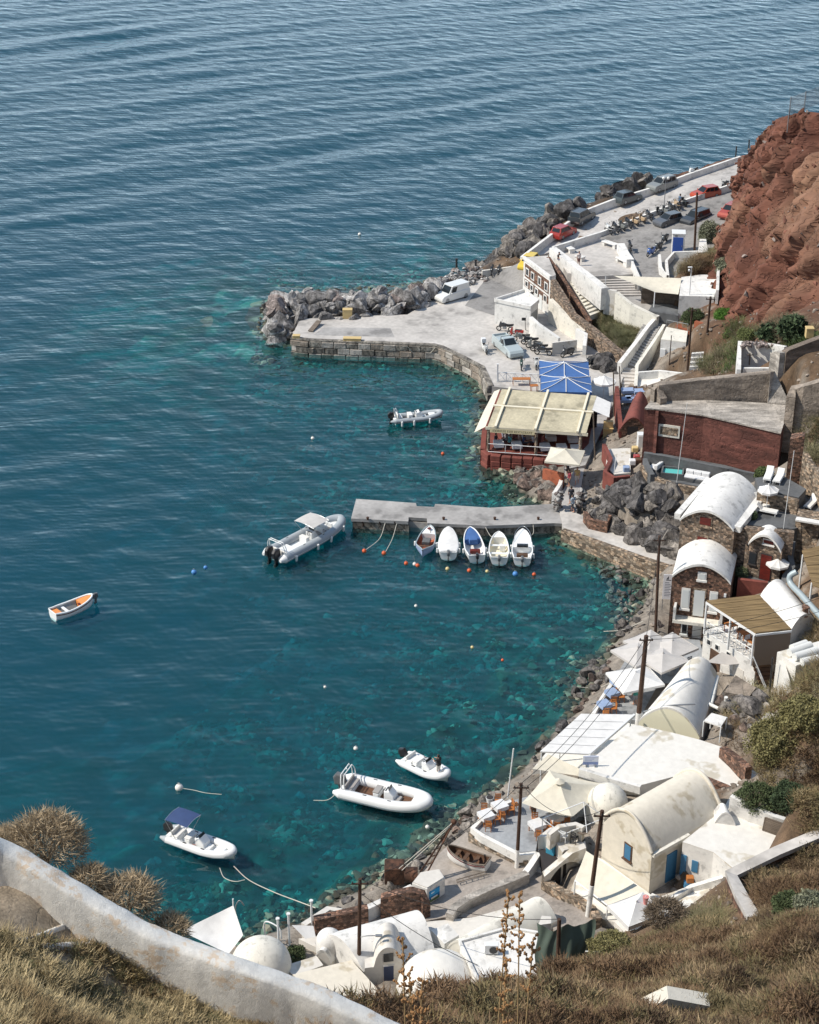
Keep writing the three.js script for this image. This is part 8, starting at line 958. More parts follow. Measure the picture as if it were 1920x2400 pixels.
// ---------- red cliff ----------
{
  const base = [[49, -224, 8.5], [40.5, -211, 8], [38, -200, 7.8], [36, -190, 7.5], [34.4, -181, 7], [34, -172, 7.2], [36.5, -165, 8.5], [41, -158, 10.5], [50, -150, 13]].map((a) => V(a[0], a[2] - 1.5, a[1])), top = [[50, -221, 13], [41.2, -208, 15.5], [41, -200, 20.5], [42.4, -194, 24.3], [44.5, -188, 26.2], [47, -180, 26.6], [50, -172, 26.6], [54, -163, 24], [62, -155, 24]].map((a) => V(a[0], a[2], a[1]));
  const cb = new THREE.CatmullRomCurve3(base), ct = new THREE.CatmullRomCurve3(top), NC = 170, NR = 74, rows = [], col = [], spots = [];
  for (let j = 0; j <= NR; j++) { const row = []; for (let i = 0; i <= NC; i++) { const s = i / NC, t = j / NR, a = cb.getPoint(s), b = ct.getPoint(s), p = a.clone().lerp(b, t), out = V(-1, 0.25, 0.35).normalize(), u = s * 60, w = t * 20, gul = fbm(u * 0.16, w * 0.05 + 3, 501, 3), f = fbm(u * 0.35, w * 0.4, 505, 4), m = fbm(u * 1.1, w * 1.3, 509, 3), cell = voro(u * 0.62 + 0.5 * m, w * 0.42, 513, 0); p.addScaledVector(out, (0.5 * Math.sin(Math.PI * t) + 4 * (gul - 0.55) + 1.7 * (f - 0.5) - 2.2 * smooth(0.14, 0, Math.abs(fbm(u * 0.3, w * 0.07 + 9, 531, 3) - 0.5)) + 1.2 * (m - 0.5) + 1.1 * smooth(0, 0.16, cell[0]) * cell[1] + 0.45 * (fbm(u * 3.3, w * 3.6, 517, 2) - 0.5)) * (1 - 0.75 * smooth(0.9, 1, t))); row.push(p); const k = smooth(0.44, 0.62, fbm(u * 0.18, w * 0.06, 541, 3)), tone = 0.5 + 0.5 * (fbm(u * 1.3, w * 1.1, 545, 3) - 0.3) + 0.3 * cell[1] + 0.35 * (fbm(u * 0.4, w * 0.3, 549, 3) - 0.4), dust = smooth(0.62, 0.75, fbm(u * 0.25, w * 0.12, 521, 3)); const c = [mix(0.19, 0.26, k), mix(0.078, 0.14, k), mix(0.051, 0.09, k)].map((v, q) => mix(v * tone, [0.27, 0.16, 0.1][q], dust * 0.4)); col.push(...c); spots.push(p); } rows.push(row); }
  const g = sheet(rows); g.setAttribute('uv', new THREE.Float32BufferAttribute(rows.flatMap((r, j) => r.flatMap((p, i) => [i / NC * 60, j / NR * 22])), 2)); g.setAttribute('color', new THREE.Float32BufferAttribute(col, 3)); const o = new THREE.Mesh(g, M('cliffRock', [1, 1, 1], { vertexColors: true, roughness: 1, bumpMap: sized(T.rock, 5), bumpScale: 0.3 })); o.name = 'red_cliff'; o.userData.kind = 'structure'; o.userData.label = 'crumbling red volcanic cliff above the car park'; o.castShadow = o.receiveShadow = true; scene.add(o);
  const st = new THREE.InstancedMesh(stone(1, 1, 0.8, 1, 1), M('cliffStone', [1, 1, 1], { roughness: 1 }), 3500), m4 = new THREE.Matrix4(), q = new THREE.Quaternion(), e = new THREE.Euler();
  for (let i = 0; i < 3500; i++) { const p = spots[Math.floor(rnd() * spots.length)], r = 0.06 + 0.3 * rnd() ** 5; q.setFromEuler(e.set(rnd() * 6, rnd() * 6, rnd() * 6)); m4.compose(p.clone().add(V(R(-0.1, 0.25), R(-0.3, 0.3), R(-0.25, 0.1))), q, V(r * R(0.8, 1.4), r, r)); st.setMatrixAt(i, m4); const t = R(0.6, 1.5), gr = rnd() < 0.12; st.setColorAt(i, gr ? C(0.22 * t, 0.18 * t, 0.16 * t) : C(0.17 * t, 0.075 * t, 0.05 * t)); }
  st.name = 'cliff_stones'; st.userData.kind = 'stuff'; st.userData.label = 'loose stones stuck in the red cliff face'; scene.add(st);
  const fn = thing('net_fence', 'wire net fence on top of the red cliff', 'fence', P(1860, 282, 24)), fp = [[1846, 300, 23.5], [1850, 268, 24.6], [1885, 256, 25.4], [1925, 240, 26]].map((a) => P(...a)); fp.forEach((p) => wpart(fn, 'post', bar(p.clone().add(V(0, -0.5, 0)), p.clone().add(V(0, 2, 0)), 0.06), 'metalGrey')); for (let i = 0; i < 3; i++) { const a = fp[i], b = fp[i + 1], l = []; for (let k = 0; k <= 14; k++) l.push(bar(a.clone().lerp(b, k / 14), a.clone().lerp(b, k / 14).add(V(0, 1.9, 0)), 0.014, 4)); for (let k = 0; k <= 9; k++) l.push(bar(a.clone().add(V(0, k * 0.21, 0)), b.clone().add(V(0, k * 0.21, 0)), 0.014, 4)); wpart(fn, 'net_panel', l, 'metalGrey'); }
}
// ---------- shore rocks ----------
const lavaMats = [[0.27, 0.25, 0.24], [0.2, 0.185, 0.18], [0.36, 0.325, 0.3], [0.46, 0.41, 0.36], [0.36, 0.26, 0.21]].map((c, i) => { const m = mats.boulder.clone(); m.color = C(...c); m.name = 'lava_tone_' + i; return m; });
function outcrop(label, poly, n, r0, r1, lift, mset = [0, 1, 2, 3]) { // stones scattered over a surveyed patch of ground
  const w = poly.map(([x, y, h]) => P(x, y, h)), o = thing('rock_outcrop', label, 'rocks', V(w[0].x, 0, w[0].z)), x0 = Math.min(...w.map((p) => p.x)), x1 = Math.max(...w.map((p) => p.x)), z0 = Math.min(...w.map((p) => p.z)), z1 = Math.max(...w.map((p) => p.z)), pl = w.map((p) => [p.x, p.z]);
  for (let i = 0, tries = 0; i < n && tries < n * 12; tries++) { const x = R(x0, x1), z = R(z0, z1); if (!inside(x, z, pl)) continue; i++; const r = mix(r0, r1, rnd() ** 2); let s = 0, t = 0; for (const p of w) { const k = 1 / (0.2 + (p.x - x) ** 2 + (p.z - z) ** 2); s += k; t += k * p.y; } wpart(o, 'boulder', stone(r, R(0.8, 1.3), R(0.65, 1), R(0.8, 1.2), r > 0.6 ? 2 : 1).rotateY(rnd() * 6).rotateZ(R(-0.4, 0.4)).translate(x, mix(groundAt(x, z), t / s, 0.45) + r * 0.15, z), lavaMats[mset[Math.floor(rnd() * mset.length)]]); }
}
outcrop('wet rocks in the shallows below the restaurant wall', [[1190, 1098, 0], [1300, 1100, 0.6], [1300, 1170, 0.6], [1260, 1175, 0], [1215, 1140, -0.2]], 60, 0.25, 0.95, 1, [2, 3, 3, 4]);
outcrop('dark lava crag behind the shore path', [[1375, 1205, 1.4], [1400, 1140, 3], [1500, 1120, 4.6], [1575, 1150, 5], [1590, 1250, 4.2], [1570, 1300, 2.2], [1480, 1250, 2]], 240, 0.25, 1.15, 1, [0, 0, 1, 2, 3]);
outcrop('rubble slope under the hot tub terrace', [[1440, 1130, 2.6], [1510, 1110, 4.8], [1590, 1150, 5], [1580, 1190, 4.4], [1490, 1170, 3.4]], 90, 0.15, 0.45, 1, [2, 3, 3, 4]);
outcrop('pebbles and stones on the shore below the stone houses', [[1400, 1310, 0], [1550, 1345, 0.6], [1540, 1480, 1], [1450, 1500, 0.5], [1440, 1440, 0]], 130, 0.12, 0.42, 1, [1, 2, 3, 3]);
outcrop('shore stones beside the taverna terrace', [[1370, 1560, 0], [1440, 1500, 0.4], [1430, 1590, 0.8], [1385, 1670, 0.6], [1330, 1670, 0]], 34, 0.15, 0.6, 1, [0, 2, 3, 4]);
outcrop('dark shore rocks under the louvred pergola', [[1230, 1790, 0], [1330, 1690, 0.4], [1360, 1690, 0.9], [1262, 1800, 0.8]], 24, 0.2, 0.5, 1, [0, 1, 2]);
outcrop('rocks at the water corner of the dining terrace', [[1050, 1940, 0], [1180, 1850, 0.4], [1150, 1900, 1], [1100, 1950, 1], [1040, 1990, 0.6]], 36, 0.2, 0.6, 1, [2, 3, 3, 4]);
outcrop('rocks along the bottom shore near the crane', [[770, 2130, 0], [900, 2060, 0.2], [1010, 1990, 0.3], [1010, 2030, 0.8], [900, 2095, 0.8], [780, 2150, 0.8]], 36, 0.15, 0.5, 1, [0, 2, 3]);
for (const [l, q, n] of [['dark sea cliff boulders under the lower coast road', [[1196, 618, 2], [1250, 590, 4.2], [1300, 552, 5], [1375, 494, 6.2]], 130], ['dark boulders beyond the parapet of the upper coast road', [[1420, 478, 6.8], [1480, 460, 7.3], [1540, 440, 7.7]], 50]]) { const c = new THREE.CatmullRomCurve3(q.map((a) => P(...a))), o = thing('rock_outcrop', l, 'rocks', c.getPoint(0)); for (let i = 0; i < n; i++) { const p = c.getPoint(rnd()), d = R(0.9, 6.5), r = R(0.45, 1.35), x = p.x - 0.77 * d, z = p.z - 0.63 * d; wpart(o, 'boulder', stone(r, R(0.8, 1.3), R(0.7, 1.1), R(0.8, 1.2)).rotateY(rnd() * 6).translate(x, groundAt(x, z) + r * 0.3, z), lavaMats[i % 4 === 3 ? 3 : i % 3]); } }
outcrop('low rocks awash between breakwater and sea cliff', [[1120, 620, 0], [1180, 570, 0], [1226, 580, 0.2], [1215, 610, 0.6], [1150, 630, 0.6]], 34, 0.4, 1.1, 1, [1, 2, 3]);
outcrop('black lava lump beside the foot of the long stair', [[1372, 850, 1.6], [1400, 812, 3.4], [1436, 820, 3.4], [1446, 872, 1.8]], 36, 0.4, 1, 1, [0, 1, 1]);
outcrop('rubble and slabs heaped below the taverna', [[1690, 1640, 3.6], [1720, 1590, 4], [1790, 1620, 5], [1800, 1690, 5.6], [1740, 1710, 4.6]], 60, 0.25, 0.8, 1, [2, 3, 3, 4]);
{ // stones on the sea floor
  const N = 24000, st = new THREE.InstancedMesh(stone(1, 1, 0.6, 1, 1), M('seaStone', [1, 1, 1], { roughness: 1 }), N), m4 = new THREE.Matrix4(), q = new THREE.Quaternion(), e = new THREE.Euler(); let k = 0;
  for (let i = 0; k < N && i < 200000; i++) { const x = R(-18, 26), z = R(-215, -84), d = distTo(x, z, coast); if (inside(x, z, landPoly) || d > 32 || rnd() < d / 36 || rnd() > 0.12 + 1.1 * rockMask(x, z)) continue; const r = 0.07 + 0.36 * rnd() ** 4; q.setFromEuler(e.set(R(-0.4, 0.4), rnd() * 6, R(-0.4, 0.4))); m4.compose(V(x, groundAt(x, z) + r * 0.2, z), q, V(r * R(0.8, 1.5), r, r)); st.setMatrixAt(k, m4); const t = rnd() < 0.16 + 0.14 * vnoise(x * 0.5, z * 0.5, 651) ? R(1.2, 2.6) : R(0.25, 0.9); st.setColorAt(k, C(0.12 * t, 0.12 * t, 0.09 * t)); k++; }
  st.count = k; st.name = 'sea_floor_stones'; st.userData.kind = 'stuff'; st.userData.label = 'stones scattered over the shallow sea floor'; scene.add(st);
}
{ // loose stones on the bare ground between the buildings
  const N = 9000, st = new THREE.InstancedMesh(stone(1, 1, 0.7, 1, 0), mats.seaStone, N), m4 = new THREE.Matrix4(), q = new THREE.Quaternion(), e = new THREE.Euler(); let k = 0;
  for (let i = 0; k < N && i < 90000; i++) { const x = R(-14, 48), z = R(-225, -66), h = groundAt(x, z); if (h < 0.25 || fbm(x * 0.4, z * 0.4, 641, 3) < R(0.3, 0.6) || cuts.some((c) => x > c.x0 && x < c.x1 && z > c.z0 && z < c.z1 && h < c.lo + 0.2 && inside(x, z, c.poly))) continue; const r = 0.05 + 0.22 * rnd() ** 3; q.setFromEuler(e.set(R(-0.5, 0.5), rnd() * 6, R(-0.5, 0.5))); m4.compose(V(x, h + r * 0.2, z), q, V(r * R(0.8, 1.5), r, r)); st.setMatrixAt(k, m4); const t = R(0.5, 1.5); st.setColorAt(k, C(0.24 * t, 0.2 * t, 0.165 * t)); k++; }
  st.count = k; st.name = 'loose_stones'; st.userData.kind = 'stuff'; st.userData.label = 'loose stones on the bare ground between the buildings'; scene.add(st);
}
// ---------- plants ----------
const leafMat = (n, c) => tint('leaf_' + n, c, { roughness: 0.9, side: THREE.DoubleSide });
// points on the surface of the finished ground seen at (px, py)
function groundHit(px, py) { let p = null; for (let t = 20; t < 330; t += 0.4) { const u = (px - 960) / FOCAL, v = (py - 1200) / FOCAL, x = u * t, y = EYE + (-SP - v * CP) * t, z = (-CP + v * SP) * t; if (y < groundAt(x, z)) { p = V(x, groundAt(x, z), z); break; } } return p ?? P(px, py, 0); }
function blades(n, r, h, w, bend, tw) { const pos = []; for (let i = 0; i < n; i++) { const a = rnd() * 6.28, d = r * Math.sqrt(rnd()), x = Math.cos(a) * d, z = Math.sin(a) * d, dir = a + R(-1, 1), hh = h * R(0.5, 1.1), b = bend * R(0.3, 1.2), sx = -Math.sin(dir) * w, sz = Math.cos(dir) * w, mx = x + Math.cos(dir) * b * 0.35, mz = z + Math.sin(dir) * b * 0.35, tx = x + Math.cos(dir) * b + R(-tw, tw), tz = z + Math.sin(dir) * b + R(-tw, tw); pos.push(x - sx, 0, z - sz, x + sx, 0, z + sz, mx + sx * 0.7, hh * 0.6, mz + sz * 0.7, mx - sx * 0.7, hh * 0.6, mz - sz * 0.7, mx + sx * 0.7, hh * 0.6, mz + sz * 0.7, tx, hh, tz); } const g = new THREE.BufferGeometry(); g.setAttribute('position', new THREE.Float32BufferAttribute(pos, 3)); g.computeVertexNormals(); return g; }
const tuftG = [blades(34, 0.2, 0.42, 0.011, 0.28, 0.1), blades(40, 0.3, 0.3, 0.012, 0.34, 0.14), blades(26, 0.16, 0.55, 0.01, 0.2, 0.08)];
// twiggy ball: short crooked twigs through a dome
function twigs(n, R0, len, w) { const pos = []; for (let i = 0; i < n; i++) { const d = V(R(-1, 1), R(-0.15, 1), R(-1, 1)).normalize(), k = 0.35 + 0.65 * rnd() ** 0.5, p = d.clone().multiplyScalar(R0 * k * (0.8 + 0.3 * fbm(d.x * 3 + 5, d.z * 3 + d.y * 2, 601, 2))), t = d.clone().multiplyScalar(0.7).add(V(R(-1, 1), R(-0.4, 0.9), R(-1, 1))).normalize().multiplyScalar(len * R(0.5, 1.3)), s = V(R(-1, 1), R(-1, 1), R(-1, 1)).cross(t).normalize().multiplyScalar(w), m = p.clone().addScaledVector(t, 0.5).add(V(R(-1, 1), R(-1, 1), R(-1, 1)).multiplyScalar(len * 0.12)), e = p.clone().add(t); pos.push(...p.clone().sub(s).toArray(), ...p.clone().add(s).toArray(), ...m.clone().add(s).toArray(), ...p.clone().sub(s).toArray(), ...m.clone().add(s).toArray(), ...m.clone().sub(s).toArray(), ...m.clone().sub(s).toArray(), ...m.clone().add(s).toArray(), ...e.toArray()); } const g = new THREE.BufferGeometry(); g.setAttribute('position', new THREE.Float32BufferAttribute(pos, 3)); g.computeVertexNormals(); return g; }
const scrubG = [twigs(240, 0.42, 0.2, 0.009), twigs(200, 0.36, 0.16, 0.011)];
function cover(name, label, poly, dens, geo, scale, tones, mat2 = 'coverLeaf') { // uncountable plants over a patch of ground: [px, py] corners lie on the ground
  const w = poly.map(([x, y]) => groundHit(x, y)), pl = w.map((p) => [p.x, p.z]), x0 = Math.min(...w.map((p) => p.x)), x1 = Math.max(...w.map((p) => p.x)), z0 = Math.min(...w.map((p) => p.z)), z1 = Math.max(...w.map((p) => p.z)), pts = [];
  for (let i = 0, n = (x1 - x0) * (z1 - z0) * dens; i < n; i++) { const x = R(x0, x1), z = R(z0, z1); if (inside(x, z, pl) && fbm(x * 0.6, z * 0.6, 611, 3) + R(-0.14, 0.14) > 0.33 && !cuts.some((c) => x > c.x0 && x < c.x1 && z > c.z0 && z < c.z1 && inside(x, z, c.poly))) pts.push([x, z]); }
  const o = new THREE.InstancedMesh(geo, leafMat(mat2, [1, 1, 1]), pts.length), m4 = new THREE.Matrix4(), q = new THREE.Quaternion(), e = new THREE.Euler();
  pts.forEach(([x, z], i) => { const s = scale * R(0.6, 1.35) * (0.7 + 0.7 * fbm(x * 0.4, z * 0.4, 617, 2)); q.setFromEuler(e.set(R(-0.2, 0.2), rnd() * 6.28, R(-0.2, 0.2))); m4.compose(V(x, groundAt(x, z) - 0.03, z), q, V(s, s * R(0.8, 1.2), s)); o.setMatrixAt(i, m4); const n = fbm(x * 0.35, z * 0.35, 621, 3), a = tones[Math.min(tones.length - 1, Math.floor(clamp((n - 0.25) * 2) * tones.length))], t = R(0.7, 1.3); o.setColorAt(i, C(a[0] * t, a[1] * t, a[2] * t)); });
  o.name = numbered(name); o.userData.kind = 'stuff'; o.userData.label = label; o.castShadow = o.receiveShadow = true; scene.add(o);
}
const dry = [[0.3, 0.23, 0.12], [0.24, 0.19, 0.085], [0.2, 0.145, 0.075], [0.34, 0.27, 0.15]], brown = [[0.16, 0.1, 0.055], [0.24, 0.17, 0.09], [0.13, 0.095, 0.06], [0.28, 0.22, 0.12]], olive = [[0.2, 0.19, 0.09], [0.25, 0.22, 0.12], [0.16, 0.16, 0.08]];
const slopeR = [[700, 2398], [900, 2376], [1130, 2338], [1270, 2306], [1400, 2250], [1480, 2205], [1600, 2185], [1720, 2205], [1790, 2160], [1760, 2060], [1935, 1985], [2180, 1930], [2180, 2560], [700, 2560]], slopeU = [[1770, 1800], [1790, 1690], [1830, 1650], [2060, 1600], [2060, 1960], [1880, 1964], [1800, 1908], [1792, 1850]], frontL = [[-60, 2205], [120, 2240], [260, 2232], [420, 2276], [600, 2340], [760, 2420], [-60, 2460]];
cover('dry_grass', 'dry yellow brown grass on the foreground bank', frontL, 170, tuftG[0], 0.8, [[0.42, 0.33, 0.18], [0.34, 0.27, 0.13], [0.26, 0.19, 0.1], [0.46, 0.37, 0.21]]); cover('thorny_scrub', 'low dry thorn scrub on the foreground bank', frontL, 20, scrubG[0], 0.6, brown.concat(olive));
cover('dry_grass', 'dry brown grass on the slope below the viewer', slopeR, 22, tuftG[1], 1.25, [[0.26, 0.17, 0.09], [0.17, 0.1, 0.055], [0.33, 0.24, 0.13], [0.14, 0.09, 0.05], [0.22, 0.17, 0.08]]); cover('thorny_scrub', 'brown thorn scrub on the slope below the viewer', slopeR, 8, scrubG[0], 1.35, [[0.13, 0.08, 0.045], [0.2, 0.13, 0.075], [0.17, 0.14, 0.07], [0.3, 0.22, 0.13], [0.1, 0.065, 0.04]]); cover('tall_grass', 'tall pale grass stalks on the slope below the viewer', slopeR, 4, tuftG[2], 1.3, dry);
cover('thorny_scrub', 'scrub on the bank above the white flat roofs', slopeU, 5, scrubG[1], 1.5, brown.concat(olive)); cover('dry_grass', 'dry grass on the bank above the white flat roofs', slopeU, 12, tuftG[1], 1.5, dry);
cover('mound_grass', 'grey green grass on the mound between the stairs', [[1392, 730], [1420, 715], [1470, 720], [1515, 752], [1500, 800], [1462, 826], [1420, 790]], 26, tuftG[1], 1.7, olive); cover('plot_scrub', 'dry scrub in the walled plot by the car park', [[1552, 640], [1566, 600], [1640, 596], [1690, 610], [1680, 640], [1600, 646]], 12, tuftG[1], 1.9, brown.concat(olive));
cover('bank_scrub', 'dry tufts on the bare ground behind the flat roofs', [[1690, 1640], [1800, 1560], [1830, 1660], [1780, 1800], [1700, 1740]], 4, tuftG[1], 1.4, brown.concat(olive)); cover('bank_scrub', 'dry tufts between the broad topped wall and the forecourt', [[1440, 2230], [1560, 2180], [1700, 2110], [1720, 2200], [1500, 2240]], 14, tuftG[1], 1.3, brown.concat(olive)); cover('bank_scrub', 'scattered scrub on the broken ground behind the taverna', [[1800, 1600], [1850, 1480], [1935, 1440], [1935, 1640], [1830, 1650]], 6, tuftG[1], 1.8, olive.concat(dry)); cover('bank_scrub', 'scrub among the ruins at the edge of the picture', [[1870, 1010], [1935, 980], [1935, 1100], [1900, 1090]], 8, tuftG[1], 1.8, olive); cover('bank_scrub', 'green scrub under the cliff foot', [[1640, 830], [1700, 800], [1720, 760], [1900, 770], [1935, 800], [1730, 870], [1650, 880]], 6, tuftG[1], 2, [[0.08, 0.12, 0.035], [0.14, 0.15, 0.06], [0.18, 0.15, 0.09]]);
function bush(label, px, py, h, r, c, type = 'twig', o2 = {}) { // one shrub with stems and a crown of twigs or leaves
  const at = o2.at ?? P(px, py, h), o = thing('shrub', label, 'shrub', at, rnd() * 6), n = o2.n ?? Math.round(900 * clamp(r * r, 0.6, 3)), sy = o2.sy ?? 0.8;
  for (let k = 0; k < 5; k++) { const a = k * 1.26; part(o, 'stem', tube([V(0, -0.2, 0), V(Math.cos(a) * r * 0.25, r * 0.35 * sy, Math.sin(a) * r * 0.25), V(Math.cos(a) * r * 0.55, r * 0.7 * sy, Math.sin(a) * r * 0.55)], 0.03 * r, 8, 5), 'wood'); }
  const tones = [1, 0.72, 1.3]; tones.forEach((t, i) => { let g; if (type === 'leaf') { const pos = []; for (let k = 0; k < n; k++) { const d = V(R(-1, 1), R(-0.3, 1), R(-1, 1)).normalize(), lump = 0.62 + 0.7 * fbm(d.x * 2.6 + px, d.z * 2.6 + d.y * 2.2, 631, 3), p = d.clone().multiplyScalar(r * lump * (0.55 + 0.45 * Math.sqrt(rnd()))), l = o2.leaf ?? 0.11, a = V(R(-1, 1), R(-1, 1), R(-1, 1)).normalize().multiplyScalar(l), b = V(R(-1, 1), R(-1, 1), R(-1, 1)).normalize().multiplyScalar(l * 0.5); pos.push(p.x, p.y * sy, p.z, p.x + a.x + b.x, p.y * sy + a.y + b.y, p.z + a.z + b.z, p.x + a.x - b.x, p.y * sy + a.y - b.y, p.z + a.z - b.z); } g = new THREE.BufferGeometry(); g.setAttribute('position', new THREE.Float32BufferAttribute(pos, 3)); g.computeVertexNormals(); } else g = twigs(n, r, o2.len ?? 0.3 * r, o2.w ?? 0.012 * r).scale(1, sy, 1); g.translate(0, r * 0.25 * sy, 0); part(o, 'foliage', g, leafMat(c.map((v) => (v * t).toFixed(3)).join(), c.map((v) => v * t))); });
}
const tan = [0.36, 0.28, 0.18], oliv = [0.21, 0.19, 0.08], grn = [0.075, 0.1, 0.04], grey = [0.2, 0.21, 0.14], drk = [0.045, 0.07, 0.03];
bush('big dry thorn bush growing beyond the end of the old wall', 110, 2010, 42.2, 1.15, tan, 'twig', { n: 1500, sy: 0.95, len: 0.36, w: 0.009 }); bush('small dry bush at the very edge beside the big thorn bush', 20, 1990, 42.4, 0.6, tan, 'twig', { n: 700, len: 0.3, w: 0.008 }); bush('long dry thorn bush sprawling behind the middle of the old wall', 300, 2130, 41.2, 0.95, tan, 'twig', { n: 1300, len: 0.32, w: 0.009 }); bush('dry thorn bush between the other two behind the old wall', 210, 2075, 41.9, 0.55, tan, 'twig', { n: 700, len: 0.26, w: 0.008 }); bush('dry thorn bush where the white sail begins behind the wall', 400, 2190, 40.6, 0.55, tan, 'twig', { n: 700, len: 0.28, w: 0.008 });
bush('wide feathery olive bush beside the broad flat roof', 1826, 1752, 8.4, 2.1, oliv, 'leaf', { n: 5200, leaf: 0.13 }); bush('feathery olive bush above the wide one', 1890, 1690, 10.6, 1.6, oliv, 'leaf', { n: 3200, leaf: 0.13 }); bush('dark green bush above the white roof wall', 1775, 1880, 7.2, 1.3, grn, 'leaf', { n: 2600 }); bush('dark bush to the right of the white roof wall', 1850, 1880, 10, 1.2, drk, 'leaf', { n: 2200 }); bush('yellow olive round bush right of the green tarpaulin', 1432, 2236, 7, 1.25, oliv, 'leaf', { n: 3200, leaf: 0.09 }); bush('ashy brown bush above the yellow olive one', 1560, 2160, 6.6, 1.3, [0.17, 0.13, 0.09], 'twig', { n: 1500 }); bush('green shrub on the slope right of the broad topped wall', 1845, 2130, 15.4, 0.8, grn, 'leaf', { n: 1500 }); bush('grey shrub on the slope near the picture edge', 1905, 2140, 17, 1, grey, 'leaf', { n: 1700 });
bush('grey green tamarisk beside the white pillar', 1664, 560, 7.4, 1.5, grey, 'leaf', { n: 2200, leaf: 0.16, sy: 1.2 }); bush('grey green bush at the foot of the red cliff', 1706, 632, 8.4, 1.5, grey, 'leaf', { n: 2200, leaf: 0.16 }); bush('second grey green bush at the foot of the red cliff', 1730, 656, 8.6, 1.2, grey, 'leaf', { n: 1600, leaf: 0.16 }); bush('clipped green hedge beside the white shop block', 1624, 752, 5.4, 1.25, grn, 'leaf', { n: 2600, sy: 0.9 }); bush('bright green creeper under the cliff path', 1700, 750, 7, 1.3, [0.085, 0.19, 0.025], 'leaf', { n: 2400 }); bush('bright green creeper lower down the planted bank', 1716, 790, 6.6, 1, [0.1, 0.16, 0.04], 'leaf', { n: 1600 }); bush('yellow green shrub above the roofless hut', 1748, 790, 9.6, 0.9, [0.15, 0.17, 0.06], 'leaf', { n: 1300 });
bush('prickly pear clump left of the yellow bin', 1806, 790, 11, 1.1, drk, 'leaf', { n: 420, leaf: 0.42 }); bush('tall prickly pear under the red cliff', 1858, 782, 12.6, 1.3, drk, 'leaf', { n: 460, leaf: 0.45, sy: 1.1 }); bush('green shrub between red wall and loungers', 1790, 1118, 9.2, 0.85, [0.1, 0.13, 0.045], 'leaf', { n: 1300 }); bush('climbing plant on the upper stone house', 1716, 1284, 5.6, 0.65, [0.11, 0.15, 0.06], 'leaf', { n: 900, sy: 1.4 }); bush('potted shrub beside the red door of the small house', 1738, 1346, 5.2, 0.55, [0.12, 0.14, 0.07], 'leaf', { n: 700 }); bush('leafy plant at the corner of the lounger terrace', 1762, 1212, 8.8, 0.45, drk, 'leaf', { n: 600 }); bush('low green plants at the shore pergola', 694, 2240, 1.6, 0.6, grn, 'leaf', { n: 700 });
function agave(label, px, py, h, r, c) { const o = thing('agave', label, 'agave', P(px, py, h)); for (let k = 0; k < 20; k++) { const a = k * 2.4, up = 0.25 + 0.75 * (k / 20), L = r * R(0.8, 1.15), q = V(Math.cos(a) * (1.15 - up), up, Math.sin(a) * (1.15 - up)).normalize(), s = V(-Math.sin(a), 0, Math.cos(a)).multiplyScalar(r * 0.1), m = q.clone().multiplyScalar(L * 0.5), e = q.clone().multiplyScalar(L).add(V(0, -0.1 * L, 0)); part(o, 'leaf', join([quadGeo(V(0, 0, 0).sub(s), V(0, 0, 0).add(s), m.clone().add(s), m.clone().sub(s)), quadGeo(m.clone().sub(s), m.clone().add(s), e, e)]), leafMat('agave', c)); } }
agave('agave beside the dark leaning pole', 1664, 850, 4.6, 0.95, [0.15, 0.19, 0.12]); agave('bright agave lower on the planted bank', 1694, 870, 4.8, 1.05, [0.2, 0.24, 0.1]); agave('agave above the bright one on the planted bank', 1704, 838, 5.8, 0.9, [0.12, 0.17, 0.09]);
